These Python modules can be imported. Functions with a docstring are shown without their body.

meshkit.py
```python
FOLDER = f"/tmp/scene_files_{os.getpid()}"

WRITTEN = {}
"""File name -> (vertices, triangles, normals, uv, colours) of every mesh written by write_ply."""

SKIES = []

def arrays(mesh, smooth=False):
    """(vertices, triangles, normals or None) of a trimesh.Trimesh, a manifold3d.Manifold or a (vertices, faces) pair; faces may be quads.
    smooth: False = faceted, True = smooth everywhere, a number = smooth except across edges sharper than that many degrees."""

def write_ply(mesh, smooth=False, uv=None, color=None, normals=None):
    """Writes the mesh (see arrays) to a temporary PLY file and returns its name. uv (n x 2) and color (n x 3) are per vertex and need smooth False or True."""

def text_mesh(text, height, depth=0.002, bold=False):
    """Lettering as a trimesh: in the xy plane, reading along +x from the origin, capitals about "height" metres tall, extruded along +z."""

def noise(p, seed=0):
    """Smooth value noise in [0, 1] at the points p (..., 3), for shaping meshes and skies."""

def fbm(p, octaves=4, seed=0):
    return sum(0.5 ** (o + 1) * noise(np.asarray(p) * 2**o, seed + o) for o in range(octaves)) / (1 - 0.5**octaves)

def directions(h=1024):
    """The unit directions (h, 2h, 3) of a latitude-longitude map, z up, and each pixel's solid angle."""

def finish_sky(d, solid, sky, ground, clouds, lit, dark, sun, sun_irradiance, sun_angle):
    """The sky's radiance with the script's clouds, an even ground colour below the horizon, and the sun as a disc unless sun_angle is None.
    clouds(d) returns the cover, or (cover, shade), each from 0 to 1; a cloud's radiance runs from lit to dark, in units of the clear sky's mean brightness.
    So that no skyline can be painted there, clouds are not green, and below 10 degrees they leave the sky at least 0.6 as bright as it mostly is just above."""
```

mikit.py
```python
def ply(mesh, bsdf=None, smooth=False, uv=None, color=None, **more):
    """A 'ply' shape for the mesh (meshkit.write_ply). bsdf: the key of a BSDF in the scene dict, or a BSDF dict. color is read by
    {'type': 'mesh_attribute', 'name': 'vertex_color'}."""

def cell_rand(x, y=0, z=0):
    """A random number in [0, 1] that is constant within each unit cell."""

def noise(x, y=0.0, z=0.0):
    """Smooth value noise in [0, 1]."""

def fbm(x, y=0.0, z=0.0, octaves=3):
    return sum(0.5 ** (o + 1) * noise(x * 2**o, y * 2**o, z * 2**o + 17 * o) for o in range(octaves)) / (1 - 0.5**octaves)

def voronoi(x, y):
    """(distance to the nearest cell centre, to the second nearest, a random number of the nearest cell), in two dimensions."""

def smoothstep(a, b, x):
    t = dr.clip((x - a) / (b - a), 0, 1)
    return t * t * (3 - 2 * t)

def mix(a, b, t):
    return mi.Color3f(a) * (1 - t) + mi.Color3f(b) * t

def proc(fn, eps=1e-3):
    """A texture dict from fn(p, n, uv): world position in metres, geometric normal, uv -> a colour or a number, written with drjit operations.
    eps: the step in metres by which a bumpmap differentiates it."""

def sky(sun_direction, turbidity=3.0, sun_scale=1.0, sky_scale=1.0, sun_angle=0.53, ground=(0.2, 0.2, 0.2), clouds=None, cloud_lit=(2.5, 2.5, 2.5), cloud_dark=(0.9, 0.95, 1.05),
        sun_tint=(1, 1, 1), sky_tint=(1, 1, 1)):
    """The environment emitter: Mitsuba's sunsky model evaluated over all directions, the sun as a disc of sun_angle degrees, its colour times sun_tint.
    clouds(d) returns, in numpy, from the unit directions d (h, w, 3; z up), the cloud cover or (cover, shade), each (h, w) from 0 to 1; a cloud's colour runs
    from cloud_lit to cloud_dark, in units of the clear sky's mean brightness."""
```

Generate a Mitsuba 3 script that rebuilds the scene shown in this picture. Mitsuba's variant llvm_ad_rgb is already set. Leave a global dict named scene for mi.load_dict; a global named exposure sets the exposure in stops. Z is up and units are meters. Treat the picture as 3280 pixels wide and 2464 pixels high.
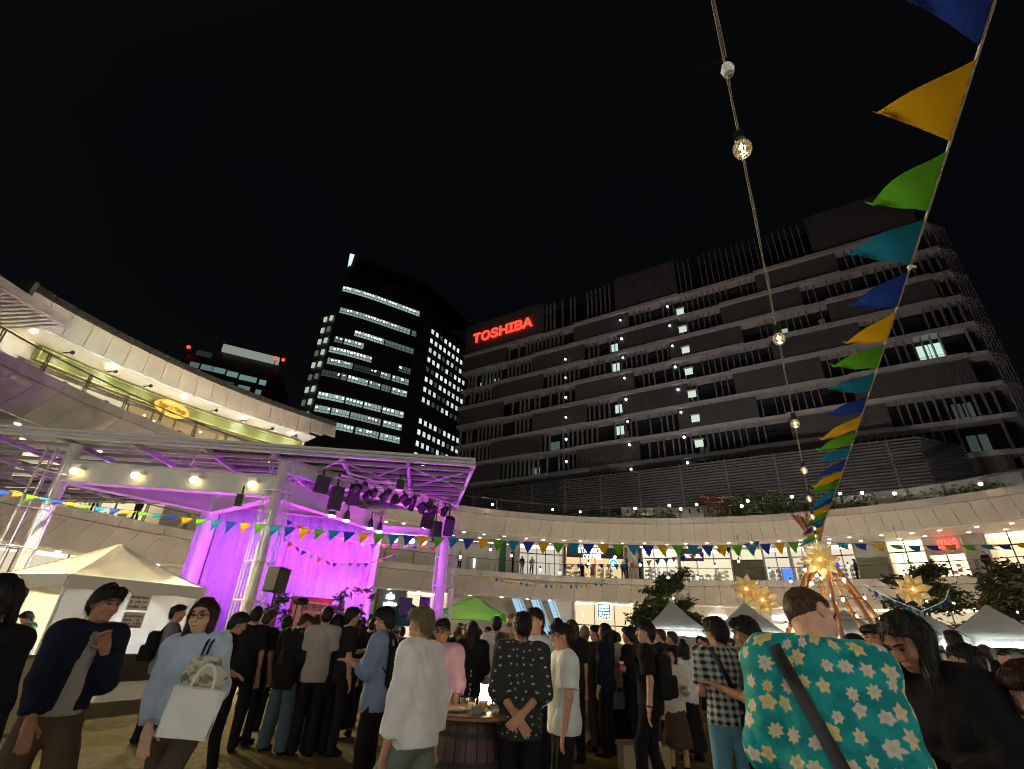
import math, numpy as np, trimesh, manifold3d, mitsuba as mi, mikit, meshkit
import drjit as dr
from mikit import noise, fbm, voronoi, cell_rand, smoothstep, mix

scene, labels = {}, {}
exposure = 0.0
GZ = 0.0                                     # the phone is held 1.6 m above the ground
scene['camera'] = {'type': 'perspective', 'fov': 93.24, 'fov_axis': 'x', 'near_clip': 0.05, 'far_clip': 4000.0,
    # looking up by 27 degrees and rolled by 2.7 degrees
    'to_world': mi.ScalarTransform4f().look_at([0, 0, 1.6], [0, 0.889682, 2.056581], [-0.046684, -0.456083, 0.888712])}

def night_clouds(d):
    c = meshkit.fbm(d * np.array([2.2, 2.2, 3.4]) + 3.1, 4)
    return np.clip((c - 0.38) * 1.8, 0, 0.75), np.clip((c - 0.5) * 2.0, 0, 0.6)
scene['sky_light'] = mikit.sky([-0.3, -0.2, 0.93], turbidity=6, sun_scale=0.0, sky_scale=0.027, sky_tint=(1.3, 1.0, 0.85), ground=(0.1, 0.1, 0.1), clouds=night_clouds,
                               cloud_lit=(0.8, 0.8, 0.8), cloud_dark=(0.62, 0.62, 0.64))
scene['sky_light']['sampling_weight'] = 0.6

# ---------------------------------------------------------------- helpers
V = lambda *a: np.array(a, float)
def unit(v): v = np.asarray(v, float); return v / np.linalg.norm(v)
class MB:
    """collects pieces into one mesh"""
    def __init__(s): s.v, s.f, s.n = [], [], 0
    def add(s, v, f):
        v = np.asarray(v, float).reshape(-1, 3); f = np.asarray(f, int)
        if f.shape[1] == 4: f = np.vstack([f[:, [0, 1, 2]], f[:, [0, 2, 3]]])
        s.v.append(v); s.f.append(f + s.n); s.n += len(v); return s
    def tm(s, m): return s.add(m.vertices, m.faces)
    def mesh(s): return trimesh.Trimesh(np.vstack(s.v), np.vstack(s.f), process=False)
    def hexa(s, b, t):
        """b, t: four bottom and four top corners, counter-clockwise from above"""
        return s.add(np.vstack([b, t]), [[3, 2, 1, 0], [4, 5, 6, 7], [0, 1, 5, 4], [1, 2, 6, 5], [2, 3, 7, 6], [3, 0, 4, 7]])
    def box(s, c, size, rz=0.0, R=None):
        x, y, z = np.asarray(size, float) / 2
        v = np.array([[-x, -y, -z], [x, -y, -z], [x, y, -z], [-x, y, -z], [-x, -y, z], [x, -y, z], [x, y, z], [-x, y, z]])
        if R is None: R = rotz(rz)
        v = v @ np.asarray(R).T + np.asarray(c, float)
        return s.hexa(v[:4], v[4:])
    def bar(s, p0, p1, w, h=None, up=(0, 0, 1)):
        p0, p1 = np.asarray(p0, float), np.asarray(p1, float); h = h or w
        d = unit(p1 - p0); up = np.asarray(up, float)
        if abs(d @ up) > 0.98: up = V(0, 1, 0)
        x = unit(np.cross(d, up)); z = np.cross(x, d)
        q = [(-x * w - z * h) / 2, (x * w - z * h) / 2, (x * w + z * h) / 2, (-x * w + z * h) / 2]
        return s.hexa([p0 + a for a in q][::-1], [p1 + a for a in q][::-1])
    def tube(s, pts, r, sides=8, caps=True):
        p = np.asarray(pts, float); n = len(p)
        r = np.broadcast_to(r, (n,)).astype(float)
        t = np.gradient(p, axis=0); t /= np.linalg.norm(t, axis=1, keepdims=True) + 1e-12
        a = np.cross(t, V(0, 0, 1)); bad = np.linalg.norm(a, axis=1) < 0.15
        a[bad] = np.cross(t[bad], V(0, 1, 0)); a /= np.linalg.norm(a, axis=1, keepdims=True)
        b = np.cross(t, a); g = np.arange(sides) * 2 * np.pi / sides
        v = (p[:, None] + r[:, None, None] * (np.cos(g)[None, :, None] * a[:, None] + np.sin(g)[None, :, None] * b[:, None])).reshape(-1, 3)
        f = [[i * sides + j, i * sides + (j + 1) % sides, (i + 1) * sides + (j + 1) % sides, (i + 1) * sides + j] for i in range(n - 1) for j in range(sides)]
        f = np.array(f); f = np.vstack([f[:, [0, 1, 2]], f[:, [0, 2, 3]]])[:, ::-1]
        if caps:
            k = len(v); v = np.vstack([v, p[0], p[-1]])
            f = np.vstack([f, [[k, (j + 1) % sides, j] for j in range(sides)], [[k + 1, (n - 1) * sides + j, (n - 1) * sides + (j + 1) % sides] for j in range(sides)]][:3])
        return s.add(v, f)
    def sheet(s, grid):
        """grid (n, m, 3) of points as a quad sheet"""
        g = np.asarray(grid, float); n, m = g.shape[:2]
        i, j = np.meshgrid(np.arange(n - 1), np.arange(m - 1), indexing='ij'); k = i * m + j
        return s.add(g.reshape(-1, 3), np.stack([k, k + m, k + m + 1, k + 1], -1).reshape(-1, 4))
    def slab(s, poly, z0, z1):
        """convex polygon (counter-clockwise) as a prism"""
        p = np.asarray(poly, float); n = len(p)
        v = np.vstack([np.c_[p, np.full(n, z0)], np.c_[p, np.full(n, z1)]])
        f = [[0, i + 1, i] for i in range(1, n - 1)] + [[n, n + i, n + i + 1] for i in range(1, n - 1)]
        for i in range(n):
            j = (i + 1) % n; f += [[i, j, n + j], [i, n + j, n + i]]
        return s.add(v, f)
    def ball(s, c, r, sub=1):
        m = trimesh.creation.icosphere(subdivisions=sub); return s.add(m.vertices * np.asarray(r) + np.asarray(c, float), m.faces)
    def lathe(s, prof, c=(0, 0, 0), sides=16):
        prof = np.asarray(prof, float); g = np.arange(sides) * 2 * np.pi / sides
        v = np.stack([prof[:, None, 0] * np.cos(g), prof[:, None, 0] * np.sin(g), np.broadcast_to(prof[:, None, 1], (len(prof), sides))], -1) + np.asarray(c, float)
        n = len(prof)
        return s.add(v.reshape(-1, 3), [[i * sides + j, i * sides + (j + 1) % sides, (i + 1) * sides + (j + 1) % sides, (i + 1) * sides + j] for i in range(n - 1) for j in range(sides)])
def rotz(a): c, s = math.cos(a), math.sin(a); return np.array([[c, -s, 0], [s, c, 0], [0, 0, 1.0]])
def rotx(a): c, s = math.cos(a), math.sin(a); return np.array([[1.0, 0, 0], [0, c, -s], [0, s, c]])
def roty(a): c, s = math.cos(a), math.sin(a); return np.array([[c, 0, s], [0, 1.0, 0], [-s, 0, c]])
def mat4(R=np.eye(3), t=(0, 0, 0), s=1.0):
    m = np.eye(4); m[:3, :3] = np.asarray(R) * s; m[:3, 3] = t; return m

used = {}
def numbered(k):
    used[k] = used.get(k, -1) + 1
    return k if used[k] == 0 else '%s_%03d' % (k, used[k])
def put(key, mesh, mat, smooth=False, emit=None, sw=0.0, to=None, **kw):
    if isinstance(mesh, MB): mesh = mesh.mesh()
    d = dict(mesh) if isinstance(mesh, dict) else mikit.ply(mesh, mat, smooth, **kw)
    if isinstance(mesh, dict) and mat: d['bsdf'] = {'type': 'ref', 'id': mat}
    if emit is not None: d['emitter'] = {'type': 'area', 'radiance': {'type': 'rgb', 'value': list(map(float, emit))}, 'sampling_weight': float(sw)}
    if to is not None: d['to_world'] = mi.ScalarTransform4f(np.asarray(to, float))
    scene[key] = d; return key
def thing(name, label=None, cat=None, group=None, kind=None):
    key = numbered(name); L = {}
    for k, v in (('label', label), ('category', cat), ('group', group), ('kind', kind)):
        if v: L[k] = v
    labels[key] = L; return key
def part(parent, name, mesh, mat, smooth=False, label=None, kind=None, **kw):
    key = put(numbered(parent + '__' + name), mesh, mat, smooth, **kw)
    if label or kind: labels[key] = {k: v for k, v in (('label', label), ('kind', kind)) if v}
    return key
def solo(name, mesh, mat, label, cat, group=None, kind=None, **kw):
    k = thing(name, label, cat, group, kind); put(k, mesh, mat, **kw); return k
nlamp = [0]
def spot(pos, to, rgb, cutoff=45, beam=None, w=1.0):
    nlamp[0] += 1
    scene['lamp_beam_%03d' % nlamp[0]] = {'type': 'spot', 'to_world': mi.ScalarTransform4f().look_at(list(map(float, pos)), list(map(float, to)), [0.03, 0.02, 1.0] if abs(unit(np.subtract(to, pos))[2]) < 0.95 else [0, 1, 0]),
        'intensity': {'type': 'rgb', 'value': list(map(float, rgb))}, 'cutoff_angle': float(cutoff), 'beam_width': float(beam or cutoff * 0.6), 'sampling_weight': float(w)}

# ---------------------------------------------------------------- materials
def lin(r, g=None, b=None):
    """8-bit sRGB to linear reflectance"""
    c = np.array([r, g, b], float) / 255
    return np.where(c < 0.04045, c / 12.92, ((c + 0.055) / 1.055) ** 2.4).tolist()
def mat(name, rgb, rough=0.6, metallic=0.0, spec=0.4, bump=None, fn=None, two=True, **kw):
    base = mikit.proc(fn) if fn else {'type': 'rgb', 'value': list(map(float, rgb))}
    b = {'type': 'principled', 'base_color': base, 'roughness': float(rough), 'metallic': float(metallic), 'specular': float(spec), **kw}
    if bump: b = {'type': 'bumpmap', 'nested': b, 'arbitrary': mikit.proc(bump[0], bump[2] if len(bump) > 2 else 1e-3), 'scale': float(bump[1])}
    scene[name] = {'type': 'twosided', 'bsdf': b} if two else b
    return name
def flatmat(name, rgb):
    scene[name] = {'type': 'twosided', 'bsdf': {'type': 'diffuse', 'reflectance': {'type': 'rgb', 'value': list(map(float, rgb))}}}; return name
mat('m_panel', None, 0.45, fn=lambda p, n, uv: mi.Color3f(0.72, 0.67, 0.60) * (0.88 + 0.16 * fbm(p.x * 0.5, p.y * 0.5, p.z * 1.5)) * (0.96 + 0.06 * noise(p.x * 9, p.y * 9, p.z * 1.2)))
mat('m_joint', (0.03, 0.03, 0.03), 0.8)
mat('m_soffit', (0.78, 0.74, 0.66), 0.5)
mat('m_wall', None, 0.6, fn=lambda p, n, uv: mi.Color3f(0.66, 0.62, 0.53) * (0.9 + 0.14 * fbm(p.x * 0.7, p.y * 0.7, p.z * 0.7)))
mat('m_steel', None, 0.32, spec=0.5, fn=lambda p, n, uv: mi.Color3f(0.56, 0.56, 0.55) * (0.88 + 0.16 * fbm(p.x * 3, p.y * 3, p.z * 1.5)))
mat('m_dark', (0.02, 0.02, 0.022), 0.5)
mat('m_black', (0.008, 0.008, 0.009), 0.35)
scene['m_tentwall'] = {'type': 'principledthin', 'base_color': {'type': 'rgb', 'value': [.80, .80, .78]}, 'roughness': .7, 'diff_trans': .8, 'spec_trans': 0.0}
mat('m_rail', (0.16, 0.16, 0.16), 0.35, metallic=0.8)
mat('m_chrome', (0.6, 0.6, 0.6), 0.2, metallic=1.0)
mat('m_white', (0.78, 0.78, 0.76), 0.45)
mat('m_glassdark', (0.012, 0.014, 0.016), 0.08, spec=0.6)
scene['m_pane'] = {'type': 'thindielectric', 'int_ior': 1.25}
flatmat('m_emit', (0.05, 0.05, 0.05))
# levels of the lamps (W/sr or radiance factors)
REAR, UPL, FLOOD, VIOL, VUP, TSTRIP, WASH = 0.62, 115.0, 230.0, 42.0, 6.0, 20.0, 58.0
# ================================================================ ground
def ground_fn(p, n, uv):
    g = fbm(p.x * 0.35, p.y * 0.35, 0.0, 4)
    fine = fbm(p.x * 9, p.y * 9, 0.0, 3)
    worn = smoothstep(0.42, 0.66, fbm(p.x * 0.8 + 7, p.y * 0.8, 1.0, 3))
    c = mix((0.085, 0.070, 0.026), (0.155, 0.125, 0.055), g)
    c = mix(c, (0.12, 0.105, 0.065), worn * 0.55)
    return c * (0.6 + 0.75 * fine)
mat('m_ground', None, 0.95, spec=0.1, fn=ground_fn, bump=(lambda p, n, uv: fbm(p.x * 14, p.y * 14, 0.0, 3), 0.03))
gm = MB(); gm.sheet(np.array([[[x, y, GZ] for y in (-900, -60, 120, 1500)] for x in (-1200, -80, 80, 1200)])[:, :, :])
put('plaza_ground', gm, 'm_ground'); labels['plaza_ground'] = {'kind': 'structure', 'label': 'worn tan and olive turf ground of the plaza', 'category': 'ground'}

# ================================================================ large office block behind the plaza
mat('m_screen', None, 0.55, fn=lambda p, n, uv: mi.Color3f(0.125, 0.120, 0.118) * (0.85 + 0.25 * fbm(p.x * 0.4, p.y * 0.4, p.z * 0.4)))
mat('m_band', None, 0.5, fn=lambda p, n, uv: mi.Color3f(0.60, 0.57, 0.54) * (0.8 + 0.3 * fbm(p.x * 0.6, p.y * 0.6, p.z * 2)))
mat('m_fin', (0.30, 0.285, 0.275), 0.45)
mat('m_facadeglass', None, 0.12, spec=0.5, fn=lambda p, n, uv: mi.Color3f(0.016, 0.017, 0.019) * (0.7 + 0.8 * noise(p.x * 0.35, p.y * 0.35, dr.floor(p.z / 4.25))))
aU = math.radians(122.5)
FU = V(math.sin(aU), math.cos(aU), 0); FN = V(FU[1], -FU[0], 0) ; FO = V(-10.57, 94.41, 0)
if FN[1] > 0: FN = -FN
def fp(u, z, out=0.0): return FO + FU * u + V(0, 0, z) + FN * out
def frect(mb, u0, u1, z0, z1, o0, o1):
    mb.hexa([fp(u0, z0, o1), fp(u1, z0, o1), fp(u1, z0, o0), fp(u0, z0, o0)], [fp(u0, z1, o1), fp(u1, z1, o1), fp(u1, z1, o0), fp(u0, z1, o0)]); return mb
OB = thing('office_building', 'huge dark office block with ribbed screens, pale floor bands and a red lit sign', 'building')
FZ = [64.2, 56.0, 51.6, 47.3, 43.2, 39.0, 34.7, 30.5, 26.4, 22.1, 17.8]
UR = 82.0
wm = MB(); frect(wm, 0, UR, GZ, 62.3, -40, -1.0); part(OB, 'wall', wm, 'm_facadeglass')
LAY = {0: [(0, 19.9), (35.4, 47.0), (68.0, 81.2)], 1: [(0, 11.0), (26.7, 37.8), (59.3, 70.5)], 2: [(17.8, 28.8), (35.4, 46.4), (53.3, 64.9)], 3: [(8.9, 19.9), (44.4, 55.8), (67.6, 80.0)]}
for r in range(4, 10): LAY[r] = LAY[{4: 1, 5: 2, 6: 3, 7: 1, 8: 2, 9: 3}[r]]
RIB = {(0, 1), (2, 1), (2, 2), (3, 1), (4, 2), (5, 1), (5, 2), (6, 1), (6, 2), (7, 2), (8, 1), (8, 2), (9, 2), (7, 1)}
for r in range(10):
    z0, z1 = FZ[r + 1] + 0.34, FZ[r] - (0.0 if r == 0 else 0.34)
    for i, (u0, u1) in enumerate(LAY[r]):
        m = MB(); frect(m, u0, u1, z0, z1, 0.15, 0.62)
        if (r, i) in RIB:
            n = int((u1 - u0) / 0.42)
            for k in range(n):
                u = u0 + (k + 0.5) * (u1 - u0) / n; frect(m, u - 0.09, u + 0.09, z0 + 0.05, z1 - 0.05, 0.62, 0.78)
        part(OB, 'screen_panel', m, 'm_screen')
    # the floor band below each storey: pieces step out where a screen stands on or hangs from them
    cuts = sorted({0.0, UR} | {u for q in (LAY[r], LAY.get(r + 1, [])) for s in q for u in s if u < UR})
    over = lambda u: any(a - 0.1 < u < b + 0.1 for a, b in LAY[r]) or any(a - 0.1 < u < b + 0.1 for a, b in LAY.get(r + 1, []))
    runs = []
    for a, b in zip(cuts, cuts[1:]):
        o = over((a + b) / 2)
        if runs and runs[-1][2] == o: runs[-1][1] = b
        else: runs.append([a, b, o])
    for a, b, o in runs:
        m = MB(); frect(m, a, b, FZ[r + 1] - 0.3, FZ[r + 1] + 0.3, -1.0, 1.15 if o else 0.8); part(OB, 'floor_band', m, 'm_band')
rng = np.random.default_rng(5)
fins, extra = [], MB()
for r in range(10):
    z0, z1 = FZ[r + 1] + 0.3, (63.6 if r == 0 else FZ[r] - 0.3)
    u = 0.6
    while u < UR - 0.3:
        if not any(a - 0.35 < u < b + 0.35 for a, b in LAY[r]):
            if rng.random() > 0.13: fins.append((u, z0, z1))
        u += 0.92 if u > 18 or r > 0 else 1.5
        if rng.random() < 0.07: u += 0.5
fins.sort(key=lambda t: -t[0])
for k, (u, z0, z1) in enumerate(fins):
    if k < 296: part(OB, 'fin', frect(MB(), u - 0.055, u + 0.055, z0, z1, -0.2, 0.45), 'm_fin')
    else: frect(extra, u - 0.055, u + 0.055, z0, z1, -0.2, 0.45)
part(OB, 'far_fins', extra, 'm_fin', kind='stuff')
# lit windows, round lamps, dim windows
COOL = V(0.78, 1.0, 0.93)
for z in (49.0, 44.9, 40.7, 36.7, 32.7, 28.5, 24.4):
    part(OB, 'lit_window', frect(MB(), 34.05, 35.3, z - 0.75, z + 0.75, 0.1, 0.2), 'm_emit', emit=COOL * 0.75)
for z in (52.6, 48.9, 44.8, 40.7, 36.6, 32.4, 28.3, 24.2):
    k = part(OB, 'lit_window', frect(MB(), 46.4, 47.6, z - 0.6, z + 0.45, 0.7, 0.85), 'm_emit', emit=V(0.85, 1, 0.8) * 0.75)
    part(k, 'shade', frect(MB(), 46.2, 47.8, z + 0.5, z + 0.62, 0.5, 1.2), 'm_fin')
for u0, u1, z0, z1, e in ((3.8, 4.4, 47.5, 49.4, .35), (7.0, 7.7, 47.6, 49.5, .6), (7.9, 8.5, 47.6, 49.5, .5), (1.5, 1.9, 34.9, 36.6, .5), (17.2, 17.9, 26.5, 28.6, .22), (18.1, 18.8, 26.5, 28.6, .22), (21.0, 21.9, 31.0, 33.0, .1), (22.0, 22.8, 31.0, 33.0, .1), (60.2, 61.0, 43.6, 45.4, .3), (61.2, 62.0, 43.6, 45.4, .45),
                          (75.9, 77.1, 36.3, 38.0, .8), (77.2, 78.4, 36.3, 38.0, .85), (75.9, 77.1, 34.9, 36.2, .7), (77.2, 78.4, 34.9, 36.2, .8), (66.2, 67.0, 43.6, 45.6, .04), (68.3, 69.1, 43.6, 45.6, .04), (77.0, 77.9, 26.7, 29.2, .05), (78.1, 78.9, 26.7, 29.2, .06), (77.2, 78.1, 22.5, 25.0, .05), (78.3, 79.1, 22.5, 25.0, .06), (21.0, 22.0, 48.0, 50.0, .03), (22.1, 23.1, 48.0, 50.0, .03)):
    part(OB, 'lit_window', frect(MB(), u0, u1, z0, z1, -0.98, -0.9), 'm_emit', emit=V(.7, 1, .85) * e)
for us, zs in ((25.0, (48.7, 44.7, 40.6, 36.6, 32.4, 28.3, 24.2)), (36.3, (54.1, 50.0, 46.0, 41.9, 37.8, 33.7, 29.6, 25.5)), (45.0, (54.2, 50.1, 46.0, 41.9, 37.7, 33.7, 29.5, 25.4))):
    for z in zs:
        c = fp(us, z, 1.0); m = MB(); m.ball(c, 0.19 + .05 * rng.random(), 1); k = part(OB, 'round_lamp', m, 'm_emit', emit=V(0.9, 0.97, 1.0) * (1.2 + 3.5 * rng.random()))
        part(k, 'mount', frect(MB(), us - 0.35, us + 0.35, z - 0.5, z + 0.5, 0.62, 0.72), 'm_dark')
SG = meshkit.text_mesh('TOSHIBA', 2.25, 0.25, True)
w = SG.bounds[1][0]; SG.vertices[:, 0] *= 15.4 / w
R = np.c_[FU, V(0, 0, 1), FN]; SG.vertices = SG.vertices @ R.T + fp(1.95, 59.05, 0.72)
part(OB, 'sign_lettering', SG, 'm_emit', emit=(3.2, 0.12, 0.06))
# short return face on the right with fins and stepped ledges
side = MB()
for r in range(1, 10): 
    side.hexa([fp(UR - .1, FZ[r] - .25, 1.0), fp(UR + 2.2, FZ[r] - .25, -1.5), fp(UR + 2.2, FZ[r] - .25, -14), fp(UR - .1, FZ[r] - .25, -14)], [fp(UR - .1, FZ[r] + .25, 1.0), fp(UR + 2.2, FZ[r] + .25, -1.5), fp(UR + 2.2, FZ[r] + .25, -14), fp(UR - .1, FZ[r] + .25, -14)])
part(OB, 'side_ledges', side, 'm_band', kind='stuff')
sf = MB()
for k in range(5):
    for r in range(1, 9):
        a = fp(UR + 0.3 + k * 0.45, FZ[r + 1] + .25, 0.4 - k * 0.5); sf.bar(a, a + V(0, 0, FZ[r] - FZ[r + 1] - .5), 0.12)
part(OB, 'side_fins', sf, 'm_fin', kind='stuff')

# louvre screen building in front of the block
LV = thing('louvre_enclosure', 'grey plant enclosure clad with long horizontal slats below the dark office block', 'building')
part(LV, 'wall', frect(MB(), 10, 70.8, GZ, 22.3, 4, 9.6), 'm_dark')
for k in range(22):
    z = 14.5 + k * 0.36; m = frect(MB(), 9.5, 70.9, z, z + 0.16, 9.75, 10.0)
    m.hexa([fp(70.9, z, 10.0), fp(75.5, z, 4.5), fp(75.2, z, 4.3), fp(70.7, z, 9.75)], [fp(70.9, z + .16, 10.0), fp(75.5, z + .16, 4.5), fp(75.2, z + .16, 4.3), fp(70.7, z + .16, 9.75)])
    part(LV, 'slat', m, 'm_screen')
for u in np.arange(12, 70, 5.6): part(LV, 'post', frect(MB(), u, u + 0.16, 14.2, 22.4, 9.6, 9.74), 'm_fin')

# ================================================================ office towers
mat('m_tower', None, 0.4, fn=lambda p, n, uv: mi.Color3f(0.085, 0.082, 0.078) * (0.75 + 0.5 * fbm(p.x * 0.2, p.y * 0.2, p.z * 0.3)))
mat('m_tower2', (0.19, 0.17, 0.16), 0.6)
mat('m_mull', (0.02, 0.022, 0.022), 0.5)
TW = thing('office_tower', 'tall dark tower with a curved front of glowing window bands and a roof prow', 'building')
def az(a, D, z=0.0): a = math.radians(a); return V(D * math.sin(a), D * math.cos(a), z)
arc_p = [az(-24.0, 145.6), az(-22.0, 145.4), az(-20.0, 145.9), az(-18.0, 146.9), az(-16.0, 148.2), az(-13.4, 150.2)]
from scipy.interpolate import CubicSpline
_cs = CubicSpline(np.linspace(0, 1, 6), np.array(arc_p)); arcf = lambda t: _cs(t)
def arc_band(mb, t0, t1, z0, z1, o0, o1, n=14):
    ts = np.linspace(t0, t1, n)
    for a, b in zip(ts, ts[1:]):
        p, q = arcf(a), arcf(b)
        def off(pt, t, o):
            d = unit(_cs(t, 1)[:2]); nrm = V(d[1], -d[0], 0); return pt + nrm * o
        P0, P1, P2, P3 = off(p, a, o1), off(q, b, o1), off(q, b, o0), off(p, a, o0)
        mb.hexa([P0 + V(0, 0, z0), P1 + V(0, 0, z0), P2 + V(0, 0, z0), P3 + V(0, 0, z0)], [P0 + V(0, 0, z1), P1 + V(0, 0, z1), P2 + V(0, 0, z1), P3 + V(0, 0, z1)])
    return mb
wp = [az(-12.5, 152.5), az(-12.0, 153.0), az(-6.1, 171.5)]
body = MB(); poly = [az(-13.4, 150.2), az(-12.9, 151), wp[2], az(-8, 200), az(-24, 190), az(-26.5, 168)] 
arcb = arc_band(MB(), 0, 1, GZ, 112, -8, 0, 24)
part(TW, 'front_wall', arcb, 'm_tower')
core = MB(); core.hexa([az(-13.35, 149.3), az(-11.9, 152.6), az(-11.9, 175), az(-13.35, 175)], [p + V(0, 0, 110.5) for p in (az(-13.35, 149.3), az(-11.9, 152.6), az(-11.9, 175), az(-13.35, 175))]); part(TW, 'core', core, 'm_tower2')
wing = MB(); W0, W1 = az(-11.9, 153.4), az(-6.0, 171.8); wd = unit(W1 - W0); wn = V(wd[1], -wd[0], 0)
wing.hexa([W0, W1, W1 - wn * 25, W0 - wn * 25], [p + V(0, 0, 106) for p in (W0, W1, W1 - wn * 25, W0 - wn * 25)]); part(TW, 'wing_wall', wing, 'm_tower2')
rf = MB(); ts = np.linspace(0, 1, 12); top = [arcf(t) - V(0, 0, 0) for t in ts] + [az(-9.5, 161), az(-5.8, 175)]
for p, q in zip(top, top[1:]):
    c = az(-15, 190)
    rf.hexa([p + V(0, 0, 117), q + V(0, 0, 117), q + (c - q) * .5 + V(0, 0, 117), p + (c - p) * .5 + V(0, 0, 117)], [p + V(0, 0, 118.4), q + V(0, 0, 118.4), q + (c - q) * .5 + V(0, 0, 118.4), p + (c - p) * .5 + V(0, 0, 118.4)])
part(TW, 'roof', rf, 'm_tower')
part(TW, 'upper_wall', arc_band(MB(), 0.0, 1, 112, 117, -8, -0.6, 16), 'm_mull')
m = MB(); m.hexa([az(-24.05, 145.5), az(-23.7, 145.4), az(-23.7, 147), az(-24.05, 147)], [az(-24.15, 145.3, 118.8), az(-23.55, 145.2, 118.8), az(-23.55, 147, 118.8), az(-24.15, 147, 118.8)]); m.v[0][:4, 2] = 114.2
part(TW, 'roof_prow', m, 'm_emit', emit=(.75, .95, .9))
left = MB(); left.hexa([az(-25.25, 149), az(-24.0, 145.7), az(-23.6, 152), az(-25.0, 156)], [p + V(0, 0, 93.0) for p in (az(-25.25, 149), az(-24.0, 145.7), az(-23.6, 152), az(-25.0, 156))]); part(TW, 'side_wall', left, 'm_tower2')
FLR = [(103.6, [(0, 1, 1.0)]), (94.8, [(0.03, .94, .75), (.95, 1, .3)]), (87.6, [(.27, .66, 1.0), (.67, 1, .3)]), (83.6, [(.05, .16, .3), (.17, .42, .8)]), (79.6, [(.02, .55, .9), (.88, 1, .18)]), (75.4, [(.03, .34, .65), (.35, .68, .07), (.69, .82, .55), (.83, 1, .6)]),
       (71.0, [(0, .22, .12), (.23, .3, .4), (.31, .56, .85), (.57, .72, .5), (.73, .84, .35), (.85, 1, .8)]), (63.4, [(.02, .33, 1.0), (.34, .55, .75), (.56, .78, .85), (.79, 1, .9)]), (59.0, [(.02, .2, .8), (.21, .42, .9), (.43, .8, .6), (.82, 1, .9)]), (54.6, [(.05, .5, .95), (.52, .8, .7), (.81, 1, .95)])]
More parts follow.
